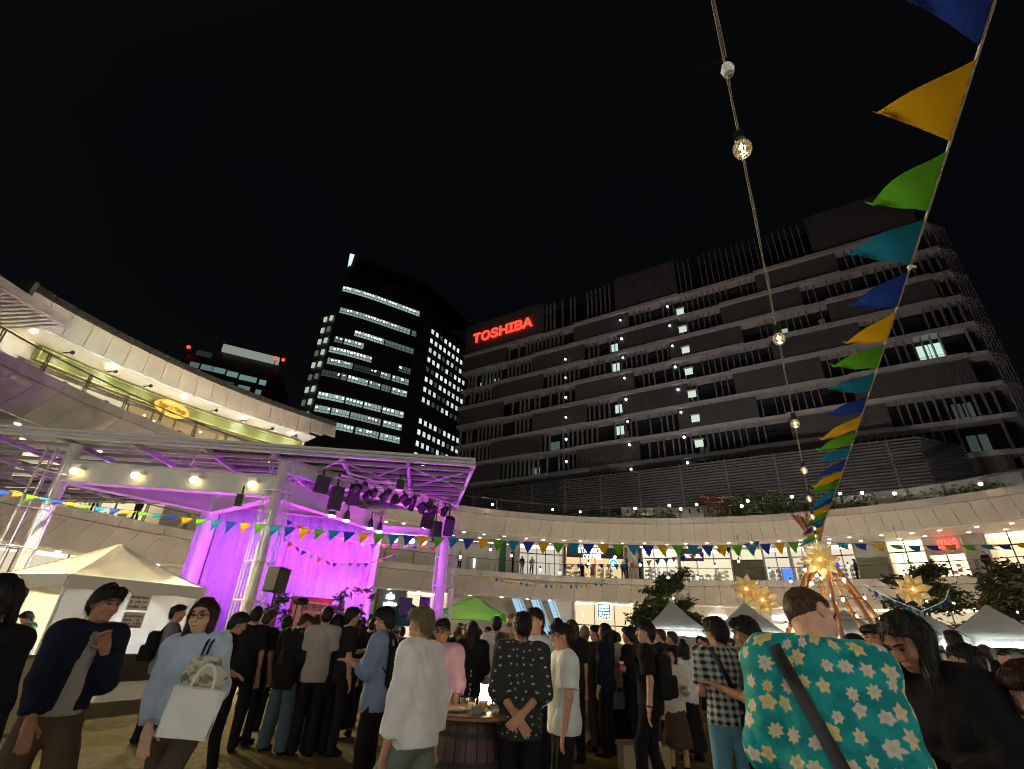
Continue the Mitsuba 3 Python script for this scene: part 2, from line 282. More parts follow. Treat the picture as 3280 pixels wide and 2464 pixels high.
for z, segs in FLR:
    for t0, t1, e in segs:
        k = part(TW, 'window_band', arc_band(MB(), t0 + .004, t1 - .004, z - 1.05, z + 1.05, 0.02, 0.12, max(3, int((t1 - t0) * 16))), 'm_emit', emit=V(.72, 1.0, .88) * e * 0.42)
        lm = MB(); n = max(1, int((t1 - t0) * 26))
        for i in range(n):
            t = t0 + (i + .5) * (t1 - t0) / n
            if rng.random() < e * 0.8: arc_band(lm, t - .008, t + .008 + rng.random() * .008, z + 0.05 + rng.random() * .4, z + .5 + rng.random() * .35, 0.13, 0.2, 2)
        if lm.n: part(k, 'ceiling_lamp', lm, 'm_emit', emit=V(.85, 1, .95) * 3.2)
        mu = MB()
        for t in np.arange(t0, t1, 1 / 24.): arc_band(mu, t - .0016, t + .0016, z - 1.1, z + 1.1, 0.1, 0.3, 2)
        arc_band(mu, t0, t1, z - .45, z - .33, 0.1, 0.24, max(3, int((t1 - t0) * 16)))
        part(k, 'mullion', mu, 'm_mull')
for r in range(13):
    z = 99.2 - r * 4.0
    if r == 8: continue
    for c in range(9):
        s = 1.6 + c * 2.55; off = (rng.random() < .16) if r not in (4,) else (c < 2)
        if r == 0 and c == 7: continue
        e = .05 if off else (.55 + .5 * rng.random())
        q = W0 + wd * s
        b = MB(); b.hexa([q + wn * .1, q + wd * 1.25 + wn * .1, q + wd * 1.25, q], [p + V(0, 0, 1.7) for p in (q + wn * .1, q + wd * 1.25 + wn * .1, q + wd * 1.25, q)])
        b.v[0][:, 2] += z; part(TW, 'lit_window', b, 'm_emit', emit=V(.82, 1, .92) * e)
for c in range(4):
    q = W0 + wd * (2 + c * 5.4); b = MB(); b.hexa([q + wn * .1, q + wd * 4.4 + wn * .1, q + wd * 4.4, q], [p + V(0, 0, 1.9) for p in (q + wn * .1, q + wd * 4.4 + wn * .1, q + wd * 4.4, q)]); b.v[0][:, 2] += 103.2
    part(TW, 'dark_window', b, 'm_facadeglass')
for r in range(10):
    for c in (0, 1):
        z = 90.5 - r * 4.35; a = az(-25.2 + c * .65, 148.6 - c * 1.9) ; d = unit(az(-24.0, 145.7) - az(-25.25, 149)); nn = V(d[1], -d[0], 0)
        b = MB(); b.hexa([a + nn * .3, a + d * 1.1 + nn * .3, a + d * 1.1, a], [p + V(0, 0, 1.8) for p in (a + nn * .3, a + d * 1.1 + nn * .3, a + d * 1.1, a)]); b.v[0][:, 2] += z
        part(TW, 'lit_window', b, 'm_emit', emit=V(.8, 1, .8) * (.55 if rng.random() < .6 else .12))
    
FT = thing('distant_tower', 'distant dark tower with red roof beacons and a glowing roof cornice', 'building')
fd = 250.0
q = [az(-37.8, fd), az(-28.1, fd * .98), az(-26.2, fd * 1.14), az(-36, fd * 1.2)]
b = MB(); b.hexa(q, [p + V(0, 0, 111) for p in q]); part(FT, 'wall', b, 'm_tower')
d0, d1 = q[0], q[1]; dn = V((d1 - d0)[1], -(d1 - d0)[0], 0); dn = unit(dn)
def frow(mb, s0, s1, z0, z1, o=0.3):
    a, c = d0 + (d1 - d0) * s0, d0 + (d1 - d0) * s1
    return mb.hexa([a + dn * o + V(0, 0, z0), c + dn * o + V(0, 0, z0), c + V(0, 0, z0), a + V(0, 0, z0)], [a + dn * o + V(0, 0, z1), c + dn * o + V(0, 0, z1), c + V(0, 0, z1), a + V(0, 0, z1)])
part(FT, 'parapet', frow(MB(), .33, .93, 116.5, 119.5, 3.0), 'm_emit', emit=(.24, .27, .23))
part(FT, 'roof_block', frow(MB(), .3, .96, 111, 116.5, -8), 'm_tower')
for s0, s1, z, e in ((.08, .17, 106.6, .25), (.19, .3, 106.6, .35), (.31, .43, 106.6, .4), (.45, .56, 106.2, .45), (.58, .76, 105.8, .45), (.79, .86, 105.5, .5), (.45, .55, 100.8, .1), (.6, .72, 100.4, .35), (.78, .84, 100.0, .35), (.1, .25, 113.2, .05), (.2, .4, 95, .03)):
    part(FT, 'lit_window', frow(MB(), s0, s1, z - 1.3, z + 1.3), 'm_emit', emit=V(.6, 1, .9) * e * .5)
for s, z in ((.03, 113.0), (.89, 118.2), (.97, 118.2)):
    c = d0 + (d1 - d0) * s + dn * 4; k = part(FT, 'roof_beacon', MB().ball(c + V(0, 0, z), 0.85, 1), 'm_emit', emit=(5, .12, .1)); part(k, 'mast', MB().bar(c + V(0, 0, 108), c + V(0, 0, z - .5), .25), 'm_dark')
ORD = ['first', 'second', 'third', 'fourth', 'fifth', 'sixth', 'seventh', 'eighth', 'ninth', 'tenth'] + ['%dth' % i for i in range(11, 200)]
# ================================================================ the round mall
C0 = V(8.0, 17.5, 0)
def cy(phi, R, z): a = math.radians(phi); return V(C0[0] + R * math.sin(a), C0[1] + R * math.cos(a), z)
def cblock(mb, f0, f1, Ra, Rb, z0, z1, Rc=None, Rd=None, n=1):
    """block between two angles; radii Ra (near) Rb (far) at the bottom, Rc Rd at the top"""
    Rc = Ra if Rc is None else Rc; Rd = Rb if Rd is None else Rd
    fs = np.linspace(f0, f1, n + 1)
    for a, b in zip(fs, fs[1:]):
        mb.hexa([cy(a, Ra, z0), cy(b, Ra, z0), cy(b, Rb, z0), cy(a, Rb, z0)], [cy(a, Rc, z1), cy(b, Rc, z1), cy(b, Rd, z1), cy(a, Rd, z1)])
    return mb
MALL = thing('shopping_mall', 'round two storey mall with pale panelled balconies and bright shops around the plaza', 'building')
F0, F1 = -98.0, 66.0
WARM, NEUT = V(1.0, 0.74, 0.40), V(1.0, 0.90, 0.74)
for lv, (Rt, zt, zs, zb, Rb) in enumerate(((33.4, 6.8, 6.25, 4.8, 35.1), (32.2, 12.4, 11.85, 10.5, 33.9))):
    stp = (2.3, 2.05)[lv]
    core = MB(); cblock(core, F0, F1, Rt + .14, 45, zs, zt - .05, n=60); cblock(core, F0, F1, Rb + .14, 45, zb + .02, zs, Rt + .14, 45, n=60)
    part(MALL, 'slab', core, 'm_joint')
    sf = cblock(MB(), F0, F1, Rb + .1, 46, zb - .06, zb + .015, n=60); part(MALL, 'soffit', sf, 'm_soffit')
    for k in range(int((F1 - F0) / stp)):
        a = F0 + k * stp; g = 0.022
        part(MALL, 'parapet_panel', cblock(MB(), a + g, a + stp - g, Rt, Rt + .12, zs + .02, zt + .02), 'm_panel')
        part(MALL, 'fascia_panel', cblock(MB(), a + g, a + stp - g, Rb, Rb + .12, zb, zs - .02, Rt, Rt + .12), 'm_panel')
    # rail with glass
    rr = Rt + .25; hz = 1.12
    rm = MB(); rm.tube([cy(f, rr, zt + hz) for f in np.arange(F0, F1, 1.5)], 0.035, 6); part(MALL, 'hand_rail', rm, 'm_rail')
    for f in np.arange(F0, F1 - 4, 4.1 if lv else 4.6):
        pm = MB(); pm.bar(cy(f - .1, rr, zt), cy(f - .1, rr, zt + hz), .05); pm.bar(cy(f + .12, rr, zt), cy(f + .12, rr, zt + hz), .05)
        part(MALL, 'rail_post', pm, 'm_rail')
        gp = MB(); fs = np.linspace(f + .2, f + (4.1 if lv else 4.6) - .2, 4)
        gp.sheet([[cy(x, rr, zt + .06), cy(x, rr, zt + hz - .06)] for x in fs]); part(MALL, 'rail_pane', gp, 'm_pane')
# rest of the ring, behind the camera: one plain stretch with its own shop fronts
rm = MB()
for Rt, zt, zs, zb, Rb in ((33.4, 6.8, 6.25, 4.8, 35.1), (32.2, 12.4, 11.85, 10.5, 33.9)):
    cblock(rm, F1, F0 + 360, Rt, 45, zs, zt, n=70); cblock(rm, F1, F0 + 360, Rb, 45, zb, zs, Rt, 45, n=70)
cblock(rm, F1, F0 + 360, 44, 45, GZ, 12, n=70)
part(MALL, 'rear_balconies', rm, 'm_panel')
for a, b, z0, z1, e in ((95, 135, GZ, 4.6, 3.0), (140, 176, GZ, 4.6, 3.4), (181, 215, GZ, 4.6, 3.4), (220, 250, GZ, 4.6, 2.6), (110, 160, 7.0, 10.3, 3.4), (166, 196, 7.0, 10.3, 3.6), (202, 240, 7.0, 10.3, 3.0)):
    part(MALL, 'rear_shop_front', cblock(MB(), a, b, 38.6, 38.9, z0 + .2, z1, n=12), 'm_emit', emit=V(1.0, .97, .9) * e * REAR, sw=.65)

mat('m_shopfloor', (0.35, 0.31, 0.25), 0.3)
mat('m_frame', (0.05, 0.042, 0.036), 0.4)
mat('m_goods_a', None, 0.6, fn=lambda p, n, uv: mi.Color3f(0.1 + 0.6 * cell_rand(p.x * 3, p.y * 3, p.z * 3), 0.1 + 0.5 * cell_rand(p.x * 3 + 9, p.y * 3, p.z * 3), 0.1 + 0.45 * cell_rand(p.x * 3, p.y * 3 + 7, p.z * 3)))
mat('m_greyglass', None, 0.15, fn=lambda p, n, uv: mi.Color3f(0.30, 0.30, 0.20) * (0.8 + 0.3 * fbm(p.x, p.y, p.z)))
mat('m_signdark', (0.05, 0.042, 0.036), 0.5)
LVZ = {1: (GZ, 4.72, 37.0), 2: (6.8, 10.42, 38.5)}
srng = np.random.default_rng(11)
def tangent(phi): a = math.radians(phi); return V(math.cos(a), -math.sin(a), 0)
def shop(lv, f0, f1, label, e=1.0, col=WARM, bays=3, goods=1.0, sign=0.0, pane=False, transom=2.6):
    z0, z1, R = LVZ[lv]
    k = thing('shop', label, 'shop', 'shops around the mall')
    n = max(2, int((f1 - f0) / 2))
    part(k, 'back_wall', cblock(MB(), f0 + .1, f1 - .1, R + 2.6, R + 2.75, z0 + .02, z1 - .02, n=n), 'm_emit', emit=col * e * .62, sw=0.08)
    if e > .3: part(k, 'ceiling_light', cblock(MB(), f0 + .2, f1 - .2, R + .35, R + 2.4, z1 - .05, z1 - .03, n=n), 'm_emit', emit=col * e * 1.5, sw=.12)
    part(k, 'floor', cblock(MB(), f0, f1, R, R + 2.6, z0 - .02, z0 + .03, n=n), 'm_shopfloor')
    for a in (f0, f1): part(k, 'side_wall', cblock(MB(), a - .12, a + .12, R - .02, R + 2.7, z0, z1), 'm_wall')
    lm = MB()
    for f in np.arange(f0 + .6, f1 - .3, 1.15):
        for dr_ in (.5, 1.5): lm.ball(cy(f + srng.normal() * .12, R + dr_, z1 - .07), (.09, .09, .05), 1)
    part(k, 'ceiling_lamps', lm, 'm_emit', emit=NEUT * 9, kind='stuff')
    fs = np.linspace(f0, f1, bays + 1)
    for f in fs[1:-1]: part(k, 'mullion', cblock(MB(), f - .055, f + .055, R - .05, R + .05, z0, z1), 'm_frame')
    if transom: part(k, 'transom', cblock(MB(), f0 + .13, f1 - .13, R - .04, R + .04, z0 + transom, z0 + transom + .1, n=n), 'm_frame')
    if pane: 
        for a, b in zip(fs, fs[1:]): part(k, 'pane', MB().sheet([[cy(a + .08, R, z0 + .05), cy(a + .08, R, z1 - .05)], [cy(b - .08, R, z0 + .05), cy(b - .08, R, z1 - .05)]]), 'm_pane')
    if goods:
        sh, gd = MB(), MB()
        for rad in (R + .9, R + 2.2):
            f = f0 + .35
            while f < f1 - .8:
                w = srng.uniform(.5, 1.3); h = srng.uniform(.9, 2.1) * goods
                if srng.random() < .7:
                    for zz in np.arange(z0 + .1, z0 + h, .42):
                        cblock(sh, f, f + w, rad, rad + .35, zz, zz + .04)
                        g = f + .04
                        while g < f + w - .1:
                            ww = srng.uniform(.08, .22); cblock(gd, g, g + ww * .8, rad + .05, rad + .3, zz + .04, zz + srng.uniform(.14, .36)); g += ww
                f += w + srng.uniform(.15, .6)
        if sh.n: part(k, 'shelving', sh, 'm_white')
        if gd.n: part(k, 'goods', gd, 'm_goods_a', kind='stuff')
    return k
def letters(parent, text, phi, R, z, h, emit, width=None, bold=True, name='lettering', mat_='m_emit'):
    """raised lettering facing the plaza, its left edge at the angle phi"""
    t = meshkit.text_mesh(text, h, 0.05, bold)
    if width: t.vertices[:, 0] *= width / t.bounds[1][0]
    w = t.bounds[1][0]; fm = phi + math.degrees(w / R) / 2
    tx = tangent(fm); nn = -unit(cy(fm, 1, 0) - C0); 
    M_ = np.c_[tx, V(0, 0, 1), np.cross(tx, V(0, 0, 1))]
    v = t.vertices.copy(); v[:, 0] -= w / 2
    t = trimesh.Trimesh(v @ M_.T + cy(fm, R, z), t.faces, process=False)
    return part(parent, name, t, mat_, emit=emit)
# ---- upper floor, from left to right
z2, z2t, R2 = LVZ[2]
s = shop(2, -97, -74.3, 'dark restaurant front at the far left behind the canopy', .04, bays=9, goods=0)
s = shop(2, -74, -60, 'warm lit cafe with tables seen under the canopy beam', 1.5, V(1, .86, .5), 6, .6)
k = thing('corridor_wall', 'cream corridor wall with a green column on the upper floor', 'wall')
part(k, 'plaster', cblock(MB(), -59.5, -10, R2 + 2.2, R2 + 2.5, z2, z2t, n=26), 'm_wall')
part(k, 'door', cblock(MB(), -13.5, -12.4, R2 + 2.1, R2 + 2.19, z2, z2 + 2.3), 'm_soffit')
part(k, 'lit_notice', cblock(MB(), -16.2, -15.9, R2 + 2.1, R2 + 2.19, z2 + 1.0, z2 + 2.0), 'm_emit', emit=(1.2, 1.6, 1.5))
mat('m_greencol', (0.05, 0.16, 0.07), 0.5)
part(k, 'column', cblock(MB(), -12.6, -11.8, R2 - .4, R2 + .5, z2, z2t), 'm_greencol')
part(k, 'ceiling_strip', cblock(MB(), -58, -9.5, R2 + 1.0, R2 + 1.3, z2t - .02, z2t + .01, n=26), 'm_emit', emit=NEUT * 2.2, sw=.12)
esc = shop(2, -9.5, -2.2, 'bright stair hall with glass walls on the upper floor', 1.0, NEUT, 5, 0)
cafe = shop(2, -1.8, 7.8, 'coffee shop with a warm interior, white lettering and a round blue sign', 1.5, V(1, .72, .36), 4, .75)
part(cafe, 'sign_board', cblock(MB(), -1.6, 7.6, R2 - .22, R2 - .08, 9.3, 10.4, n=5), 'm_signdark')
letters(cafe, 'STARBUCKS', .2, R2 - .3, 9.80, .50, (4, 4, 4), 2.9)
letters(cafe, 'COFFEE', .95, R2 - .3, 9.18, .46, (4, 4, 4), 2.0)
def disc(parent, phi, R, z, r, m, emit=None, name='disc', ri=0.0, off=0.0, depth=.05):
    t = trimesh.creation.annulus(ri, r, depth, sections=28) if ri else trimesh.creation.cylinder(r, depth, sections=28)
    tx = tangent(phi); v = t.vertices @ np.c_[tx, V(0, 0, 1), np.cross(tx, V(0, 0, 1))].T + cy(phi, R - off, z)
    return part(parent, name, trimesh.Trimesh(v, t.faces, process=False), m, emit=emit)
disc(cafe, 5.9, R2 - .5, 8.75, .56, 'm_emit', (.05, .55, .75), 'round_sign')
disc(cafe, 5.9, R2 - .5, 8.75, .50, 'm_emit', (1.2, 2.2, 2.4), 'round_sign_ring', .40, .06)
mm = MB(); tx = tangent(5.9)
for a in np.linspace(-.26, .26, 5): mm.bar(cy(5.9, R2 - .58, 8.75) + tx * a + V(0, 0, -.3 + abs(a) * .5), cy(5.9, R2 - .58, 8.75) + tx * a * .8 + V(0, 0, .12), .05)
mm.ball(cy(5.9, R2 - .58, 8.9), .12); part(cafe, 'round_sign_figure', mm, 'm_emit', emit=(1.6, 2.4, 2.5))
k = thing('round_column', 'cream round column lit from above beside the coffee shop', 'column'); part(k, 'shaft', MB().lathe([(.55, z2), (.55, z2t)], cy(9.0, R2 - .6, 0), 20), 'm_wall', smooth=40)
spot(cy(9.0, R2 - 1.35, 10.38), cy(9.0, R2 - .9, 7), V(1, .75, .4) * 14, 40, w=.4)
s = shop(2, 10.6, 16.2, 'white lit clothing shop left of the dark shop sign', 1.7, NEUT, 3, .9)
s2 = shop(2, 16.4, 24.0, 'interior shop with green plants and a dark sign panel', 1.5, V(1, .9, .62), 3, .9)
part(s2, 'sign_board', cblock(MB(), 16.5, 20.0, R2 - .25, R2 - .1, 9.2, 10.42, n=3), 'm_signdark')
letters(s2, 'FACTORY', 17.2, R2 - .32, 9.5, .36, (4, 4.2, 4.4), 1.75); 
mm = MB(); 
for a, b, c, d in ((-.28, .05, .05, .32), (.05, .32, .2, .1), (.2, .1, -.05, -.05), (-.1, .1, .1, .2)): mm.bar(cy(18.6, R2 - .33, 10.15) + tangent(18.6) * a + V(0, 0, b), cy(18.6, R2 - .33, 10.15) + tangent(18.6) * c + V(0, 0, d), .07)
part(s2, 'sign_emblem', mm, 'm_emit', emit=(4, 4.2, 4.4))
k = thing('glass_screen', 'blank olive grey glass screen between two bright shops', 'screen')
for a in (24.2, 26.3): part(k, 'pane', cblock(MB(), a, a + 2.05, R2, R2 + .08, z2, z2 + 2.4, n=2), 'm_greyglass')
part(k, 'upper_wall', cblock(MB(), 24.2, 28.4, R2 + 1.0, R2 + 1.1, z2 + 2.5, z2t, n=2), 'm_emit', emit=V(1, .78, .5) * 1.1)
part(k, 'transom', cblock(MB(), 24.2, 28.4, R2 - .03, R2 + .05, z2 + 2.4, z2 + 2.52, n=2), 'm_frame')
s3 = shop(2, 28.5, 32.0, 'plant shop with white flowers beside a blue panel', 1.3, V(1, .92, .7), 2, .8)
part(s3, 'blue_panel', cblock(MB(), 30.7, 32.0, R2 - .3, R2 - .2, 6.9, 8.4), 'm_emit', emit=(.12, .3, .95))
s4 = shop(2, 32.2, 40.2, 'shop of dark shelves and coloured goods behind the tall poles', 1.35, V(1, .84, .62), 5, 1.2)
disc(s4, 37.6, R2 - .4, 8.55, .33, 'm_emit', (.03, .06, 1.6), 'blue_sign'); letters(s4, 'e', 37.35, R2 - .5, 8.43, .3, (2, 2.4, 4))
k = thing('curved_wall', 'smooth olive curved wall panel between two shops', 'wall')
part(k, 'panel', cblock(MB(), 40.3, 43.8, R2 - .3, R2 - .2, z2, z2 + 2.35, n=3), 'm_greyglass'); part(k, 'fascia', cblock(MB(), 40.3, 43.8, R2 - .1, R2, z2 + 2.35, z2t, n=3), 'm_wall')
spot(cy(41.8, R2 - 1.2, 10.38), cy(42, R2 - .3, 9.3), V(1, .75, .4) * 10, 60, w=.3)
s5 = shop(2, 43.9, 48.0, 'dazzling open shop to the left of the red lettering', 3.0, V(1, .84, .5), 2, .9)
s6 = shop(2, 48.1, 51.8, 'bright glasses shop under red lettering', 3.0, V(1, .84, .5), 2, .8, transom=0)
part(s6, 'sign_board', cblock(MB(), 48.1, 51.8, R2 - .5, R2 - .3, 9.0, 10.42, n=3), 'm_wall')
letters(s6, 'JINS', 49.2, R2 - .6, 9.5, .62, (5, .25, .2), 1.55)
k = thing('wall_pier', 'pale wall pier right of the red lettering', 'wall'); part(k, 'panel', cblock(MB(), 52.0, 53.9, R2 - .3, R2 + .2, z2, z2t, n=2), 'm_wall')
s7 = shop(2, 54.0, 65, 'warm shop with pale timber panels at the right edge', 2.2, V(1, .72, .45), 5, .7)
# ---- ground floor
z1_, z1t, R1 = LVZ[1]
s = shop(1, -96, -64, 'ground floor shop glowing at the left behind the white tent', 1.2, V(1, .86, .6), 8, .5)
k = thing('ground_wall', 'pale ground floor wall behind the stage', 'wall'); part(k, 'plaster', cblock(MB(), -63.5, -32, R1, R1 + .3, GZ, z1t, n=18), 'm_wall')
ad = thing('sports_shop', 'dark grey shop front with a white lit three leaf emblem', 'shop')
mat('m_greyboard', (0.10, 0.098, 0.09), 0.5)
part(ad, 'facade', cblock(MB(), -31.9, -27.7, R1 - .3, R1, GZ, z1t, n=3), 'm_greyboard')
fm = -30.1; tx = tangent(fm); o = cy(fm, R1 - .4, 3.95)
def leaf_at(mb, ang, L, W):
    p = []
    for t in np.linspace(0, 1, 9): p.append((t * L, W * math.sin(math.pi * t ** .8)))
    pts = p + [(a, -b) for a, b in p[::-1][1:-1]]
    c_, s_ = math.cos(ang), math.sin(ang)
    ring_ = [o + tx * (a * c_ - b * s_) + V(0, 0, a * s_ + b * c_) for a, b in pts]
    for q0, q1 in zip(ring_, ring_[1:] + ring_[:1]): mb.bar(q0, q1, .05)
for i, (a, L, W) in enumerate(((math.pi / 2, .56, .17), (math.pi / 2 + .8, .5, .15), (math.pi / 2 - .8, .5, .15))):
    m = MB(); leaf_at(m, a, L, W); part(ad, 'emblem_leaf', m, 'm_emit', emit=(2.6, 4, 4))
m = MB()
for zz in (.02, .1, .18): m.bar(o - tx * .42 + V(0, 0, zz), o + tx * .42 + V(0, 0, zz), .035)
part(ad, 'emblem_stripes', m, 'm_emit', emit=(2.2, 3.4, 3.5))
letters(ad, 'adidas', -31.0, R1 - .4, 3.38, .34, (2.6, 4, 4), 1.25)
s = shop(1, -27.5, -21, 'narrow bright shop window right of the grey shop front', 1.5, V(1, .86, .6), 3, 1.0)
k = thing('ground_wall', 'pale tiled ground floor wall beside the escalators', 'wall'); part(k, 'plaster', cblock(MB(), -20.5, -.9, R1 + 6, R1 + 6.3, GZ, z1t + 1, n=8), 'm_wall'); part(k, 'panel', cblock(MB(), -4.2, -1, R1 + .5, R1 + .7, GZ, z1t, n=2), 'm_wall')
for i, (a, b) in enumerate(((-10.6, -7.4), (-7.6, -4.4), (-4.9, -1.9))):
    k = thing('escalator', ('left', 'middle', 'right')[i] + ' one of three escalators with blue lit balustrades', 'escalator', 'escalators under the balcony')
    m = MB(); p, q = cy(a, R1 + 1.2, 5.6), cy(b, R1 - .5, GZ + .3); m.bar(p, q, .9, .3); part(k, 'steps', m, 'm_dark')
    for j, off in enumerate((-.55, .55)):
        m = MB(); oo = V(.35, .8, 0) * off; m.bar(p + oo + V(0, 0, .5), q + oo + V(0, 0, .5), .05, .75); part(k, 'balustrade', m, 'm_emit', emit=V(.45, .75, 1) * (.8 if j == 0 else .5))
        part(k, 'hand_rail', MB().bar(p + oo + V(0, 0, .93), q + oo + V(0, 0, .93), .09), 'm_white')
sc = shop(1, -.8, 8.6, 'cafe with pale timber interior and a square blue sign', 1.5, V(1, .82, .48), 3, .5)
sg = part(sc, 'square_sign', cblock(MB(), 2.75, 4.75, R1 - .55, R1 - .45, 3.25, 4.6), 'm_emit', emit=(.03, .10, .15))
bd = MB(); 
for (fa, fb, za, zb_) in ((2.72, 4.78, 4.6, 4.65), (2.72, 4.78, 3.2, 3.25), (2.70, 2.76, 3.2, 4.65), (4.74, 4.8, 3.2, 4.65)): cblock(bd, fa, fb, R1 - .6, R1 - .44, za, zb_)
part(sg, 'border', bd, 'm_emit', emit=(2, 3, 3.2))
for tx_, zz, hh in (('SHISEIDO', 4.28, .2), ('PARLOUR', 4.0, .18), ('SALON DE', 3.72, .17), ('CAF\u00c9', 3.33, .28)): letters(sg, tx_, 2.9, R1 - .6, zz, hh, (2.4, 3.2, 3.4), 1.05)
letters(sc, 'E', .2, R1 - .5, 3.4, .3, (1, 1.8, 2.4))
k = thing('ground_wall', 'blank pale wall behind the leafy tree', 'wall'); part(k, 'plaster', cblock(MB(), 8.9, 17.2, R1, R1 + .3, GZ, z1t, n=4), 'm_wall')
sA = shop(1, 17.4, 27.6, 'shop with white lettering seen between two white tents', 1.9, V(1, .84, .55), 5, .5)
part(sA, 'sign_board', cblock(MB(), 17.5, 27.5, R1 - .3, R1 - .15, 3.4, 4.7, n=5), 'm_wall')
letters(sA, 'EXIBURA', 19.6, R1 - .4, 3.62, .36, (4.5, 4.8, 5), 1.65)
sB = shop(1, 27.8, 40.0, 'shop with white lettering behind the tall pole frame', 1.9, V(1, .84, .55), 6, .5)
part(sB, 'sign_board', cblock(MB(), 27.9, 39.9, R1 - .3, R1 - .15, 3.4, 4.7, n=5), 'm_wall')
letters(sB, 'SAMSONI', 28.3, R1 - .4, 3.75, .34, (4.5, 4.8, 5), 1.6)
sC = shop(1, 40.2, 66, 'ground floor shops at the right behind the trees', 1.1, V(1, .8, .5), 9, .6)
# downlights in the soffits
for zz, Ra, stp in ((4.8, 36.0, 4.3), (10.5, 35.0, 3.4), (10.5, 37.2, 3.9)):
    m = MB()
    for f in np.arange(-95, 64, stp):
        m.lathe([(0.001, 0), (.13, 0), (.13, .03)], cy(f + srng.normal() * .25, Ra + srng.normal() * .2, zz - .1), 10)
    part(MALL, 'downlights', m, 'm_emit', emit=NEUT * 14, kind='stuff')

# ---- left upper storey with the long sign
UP = thing('upper_storey', 'upper restaurant storey with a sweeping pale roof and a long green lit sign board', 'building')
Rw = lambda f: np.interp(f, [-77, -47.5], [39, 36.8])
Rrt = lambda f: np.interp(f, [-81, -43], [36.8, 35.2])
Rrb = lambda f: np.interp(f, [-81, -47.5], [37.0, 34.8])
def upblock(mb, f0, f1, fa, fb, z0, z1, n=1, fc=None, fd=None):
    fs = np.linspace(f0, f1, n + 1); fc = fc or fa; fd = fd or fb
    for a, b in zip(fs, fs[1:]):
        mb.hexa([cy(a, fa(a), z0), cy(b, fa(b), z0), cy(b, fb(b), z0), cy(a, fb(a), z0)], [cy(a, fc(a), z1), cy(b, fc(b), z1), cy(b, fd(b), z1), cy(a, fd(a), z1)])
    return mb
plus = lambda f, d: (lambda a: f(a) + d)
fs = np.arange(-81, -45.5, 1.95)
for a in fs:
    b = a + 1.91; 
    tb = lambda x: Rrb(x); 
    part(UP, 'roof_panel', upblock(MB(), a + .02, b, tb, plus(tb, .15), 16.62 + (0 if a < -50 else (a + 50) * .11), 18.3, 1, Rrt, plus(Rrt, .15)), 'm_panel')
    part(UP, 'roof_edge', upblock(MB(), a + .02, b, plus(Rrt, -.12), plus(Rrt, .3), 18.32, 18.72), 'm_joint')
part(UP, 'roof', upblock(MB(), -81, -44.5, plus(Rrt, .2), lambda a: 50, 18.25, 18.6, 20), 'm_joint')
part(UP, 'soffit', upblock(MB(), -81, -46.8, plus(Rrb, .1), lambda a: 46, 16.55, 16.63, 20), 'm_soffit')
tip = MB(); tip.add([cy(-47.3, Rrb(-47.3), 16.7), cy(-43.3, Rrt(-43.3), 18.6), cy(-46, 42, 18.3), cy(-47.3, 42, 16.7)], [[0, 1, 2, 3]]); part(UP, 'roof_end_pane', tip, 'm_steel')
en = MB(); en.hexa([cy(-81.4, 36.6, 16.5), cy(-81, 36.6, 16.5), cy(-81, 45, 16.5), cy(-81.4, 45, 16.5)], [cy(-81.4, 36.4, 18.7), cy(-81, 36.4, 18.7), cy(-81, 45, 18.7), cy(-81.4, 45, 18.7)]); part(UP, 'roof_end', en, 'm_greyboard')
part(UP, 'wall', upblock(MB(), -99, -46.9, plus(Rw, .05), lambda a: 46, 12.3, 16.6, 24), 'm_wall')
for i, a in enumerate(np.arange(-99, -79.5, .55)): part(UP, 'canopy_rib', upblock(MB(), a, a + .28, lambda x: 34.5, lambda x: 40, 16.2, 16.42), 'm_soffit')
part(UP, 'canopy_edge', upblock(MB(), -99, -79.2, lambda x: 34.2, lambda x: 34.5, 16.15, 16.6, 6), 'm_panel')
mat('m_signgreen', None, 0.5, fn=lambda p, n, uv: mi.Color3f(0.10, 0.125, 0.045) * (0.9 + 0.2 * noise(p.x * 8, p.y * 8, p.z * 8)))
mat('m_gold', (0.55, 0.48, 0.2), 0.4)
sgn = part(UP, 'sign_board', upblock(MB(), -76.6, -47.6, plus(Rw, -.35), plus(Rw, -.05), 15.42, 16.36, 24), 'm_signgreen')
tr = MB(); 
for z0, z1 in ((15.48, 15.53), (16.25, 16.30)): upblock(tr, -76.4, -47.8, plus(Rw, -.39), plus(Rw, -.34), z0, z1, 24)
for a in (-76.4, -47.9): upblock(tr, a, a + .1, plus(Rw, -.39), plus(Rw, -.34), 15.48, 16.3)
part(sgn, 'gold_trim', tr, 'm_gold')
def at_up(f, d, z): return cy(f, Rw(f) + d, z)
f0_ = -63.85; tx = tangent(f0_)
ov = trimesh.creation.cylinder(1.0, .12, sections=36); ov.vertices[:, 0] *= 1.28; ov.vertices[:, 1] *= .6
R_ = np.c_[tx, V(0, 0, 1), np.cross(tx, V(0, 0, 1))]
ov = trimesh.Trimesh(ov.vertices @ R_.T + at_up(f0_, -.5, 15.62), ov.faces, process=False); osg = part(UP, 'oval_sign', ov, 'm_emit', emit=(1.15, .62, .03))
for txt, x, z, h in (("Eggs 'n Things", -1.02, -.08, .3), ('HAWAII', -.32, -.36, .13)):
    t = meshkit.text_mesh(txt, h, .03, True); t.vertices[:, 0] *= (2.04 if x < -1 else .64) / t.bounds[1][0]
    part(osg, 'lettering', trimesh.Trimesh((t.vertices + V(x, z, .08)) @ R_.T + at_up(f0_, -.5, 15.62), t.faces, process=False), 'm_black')
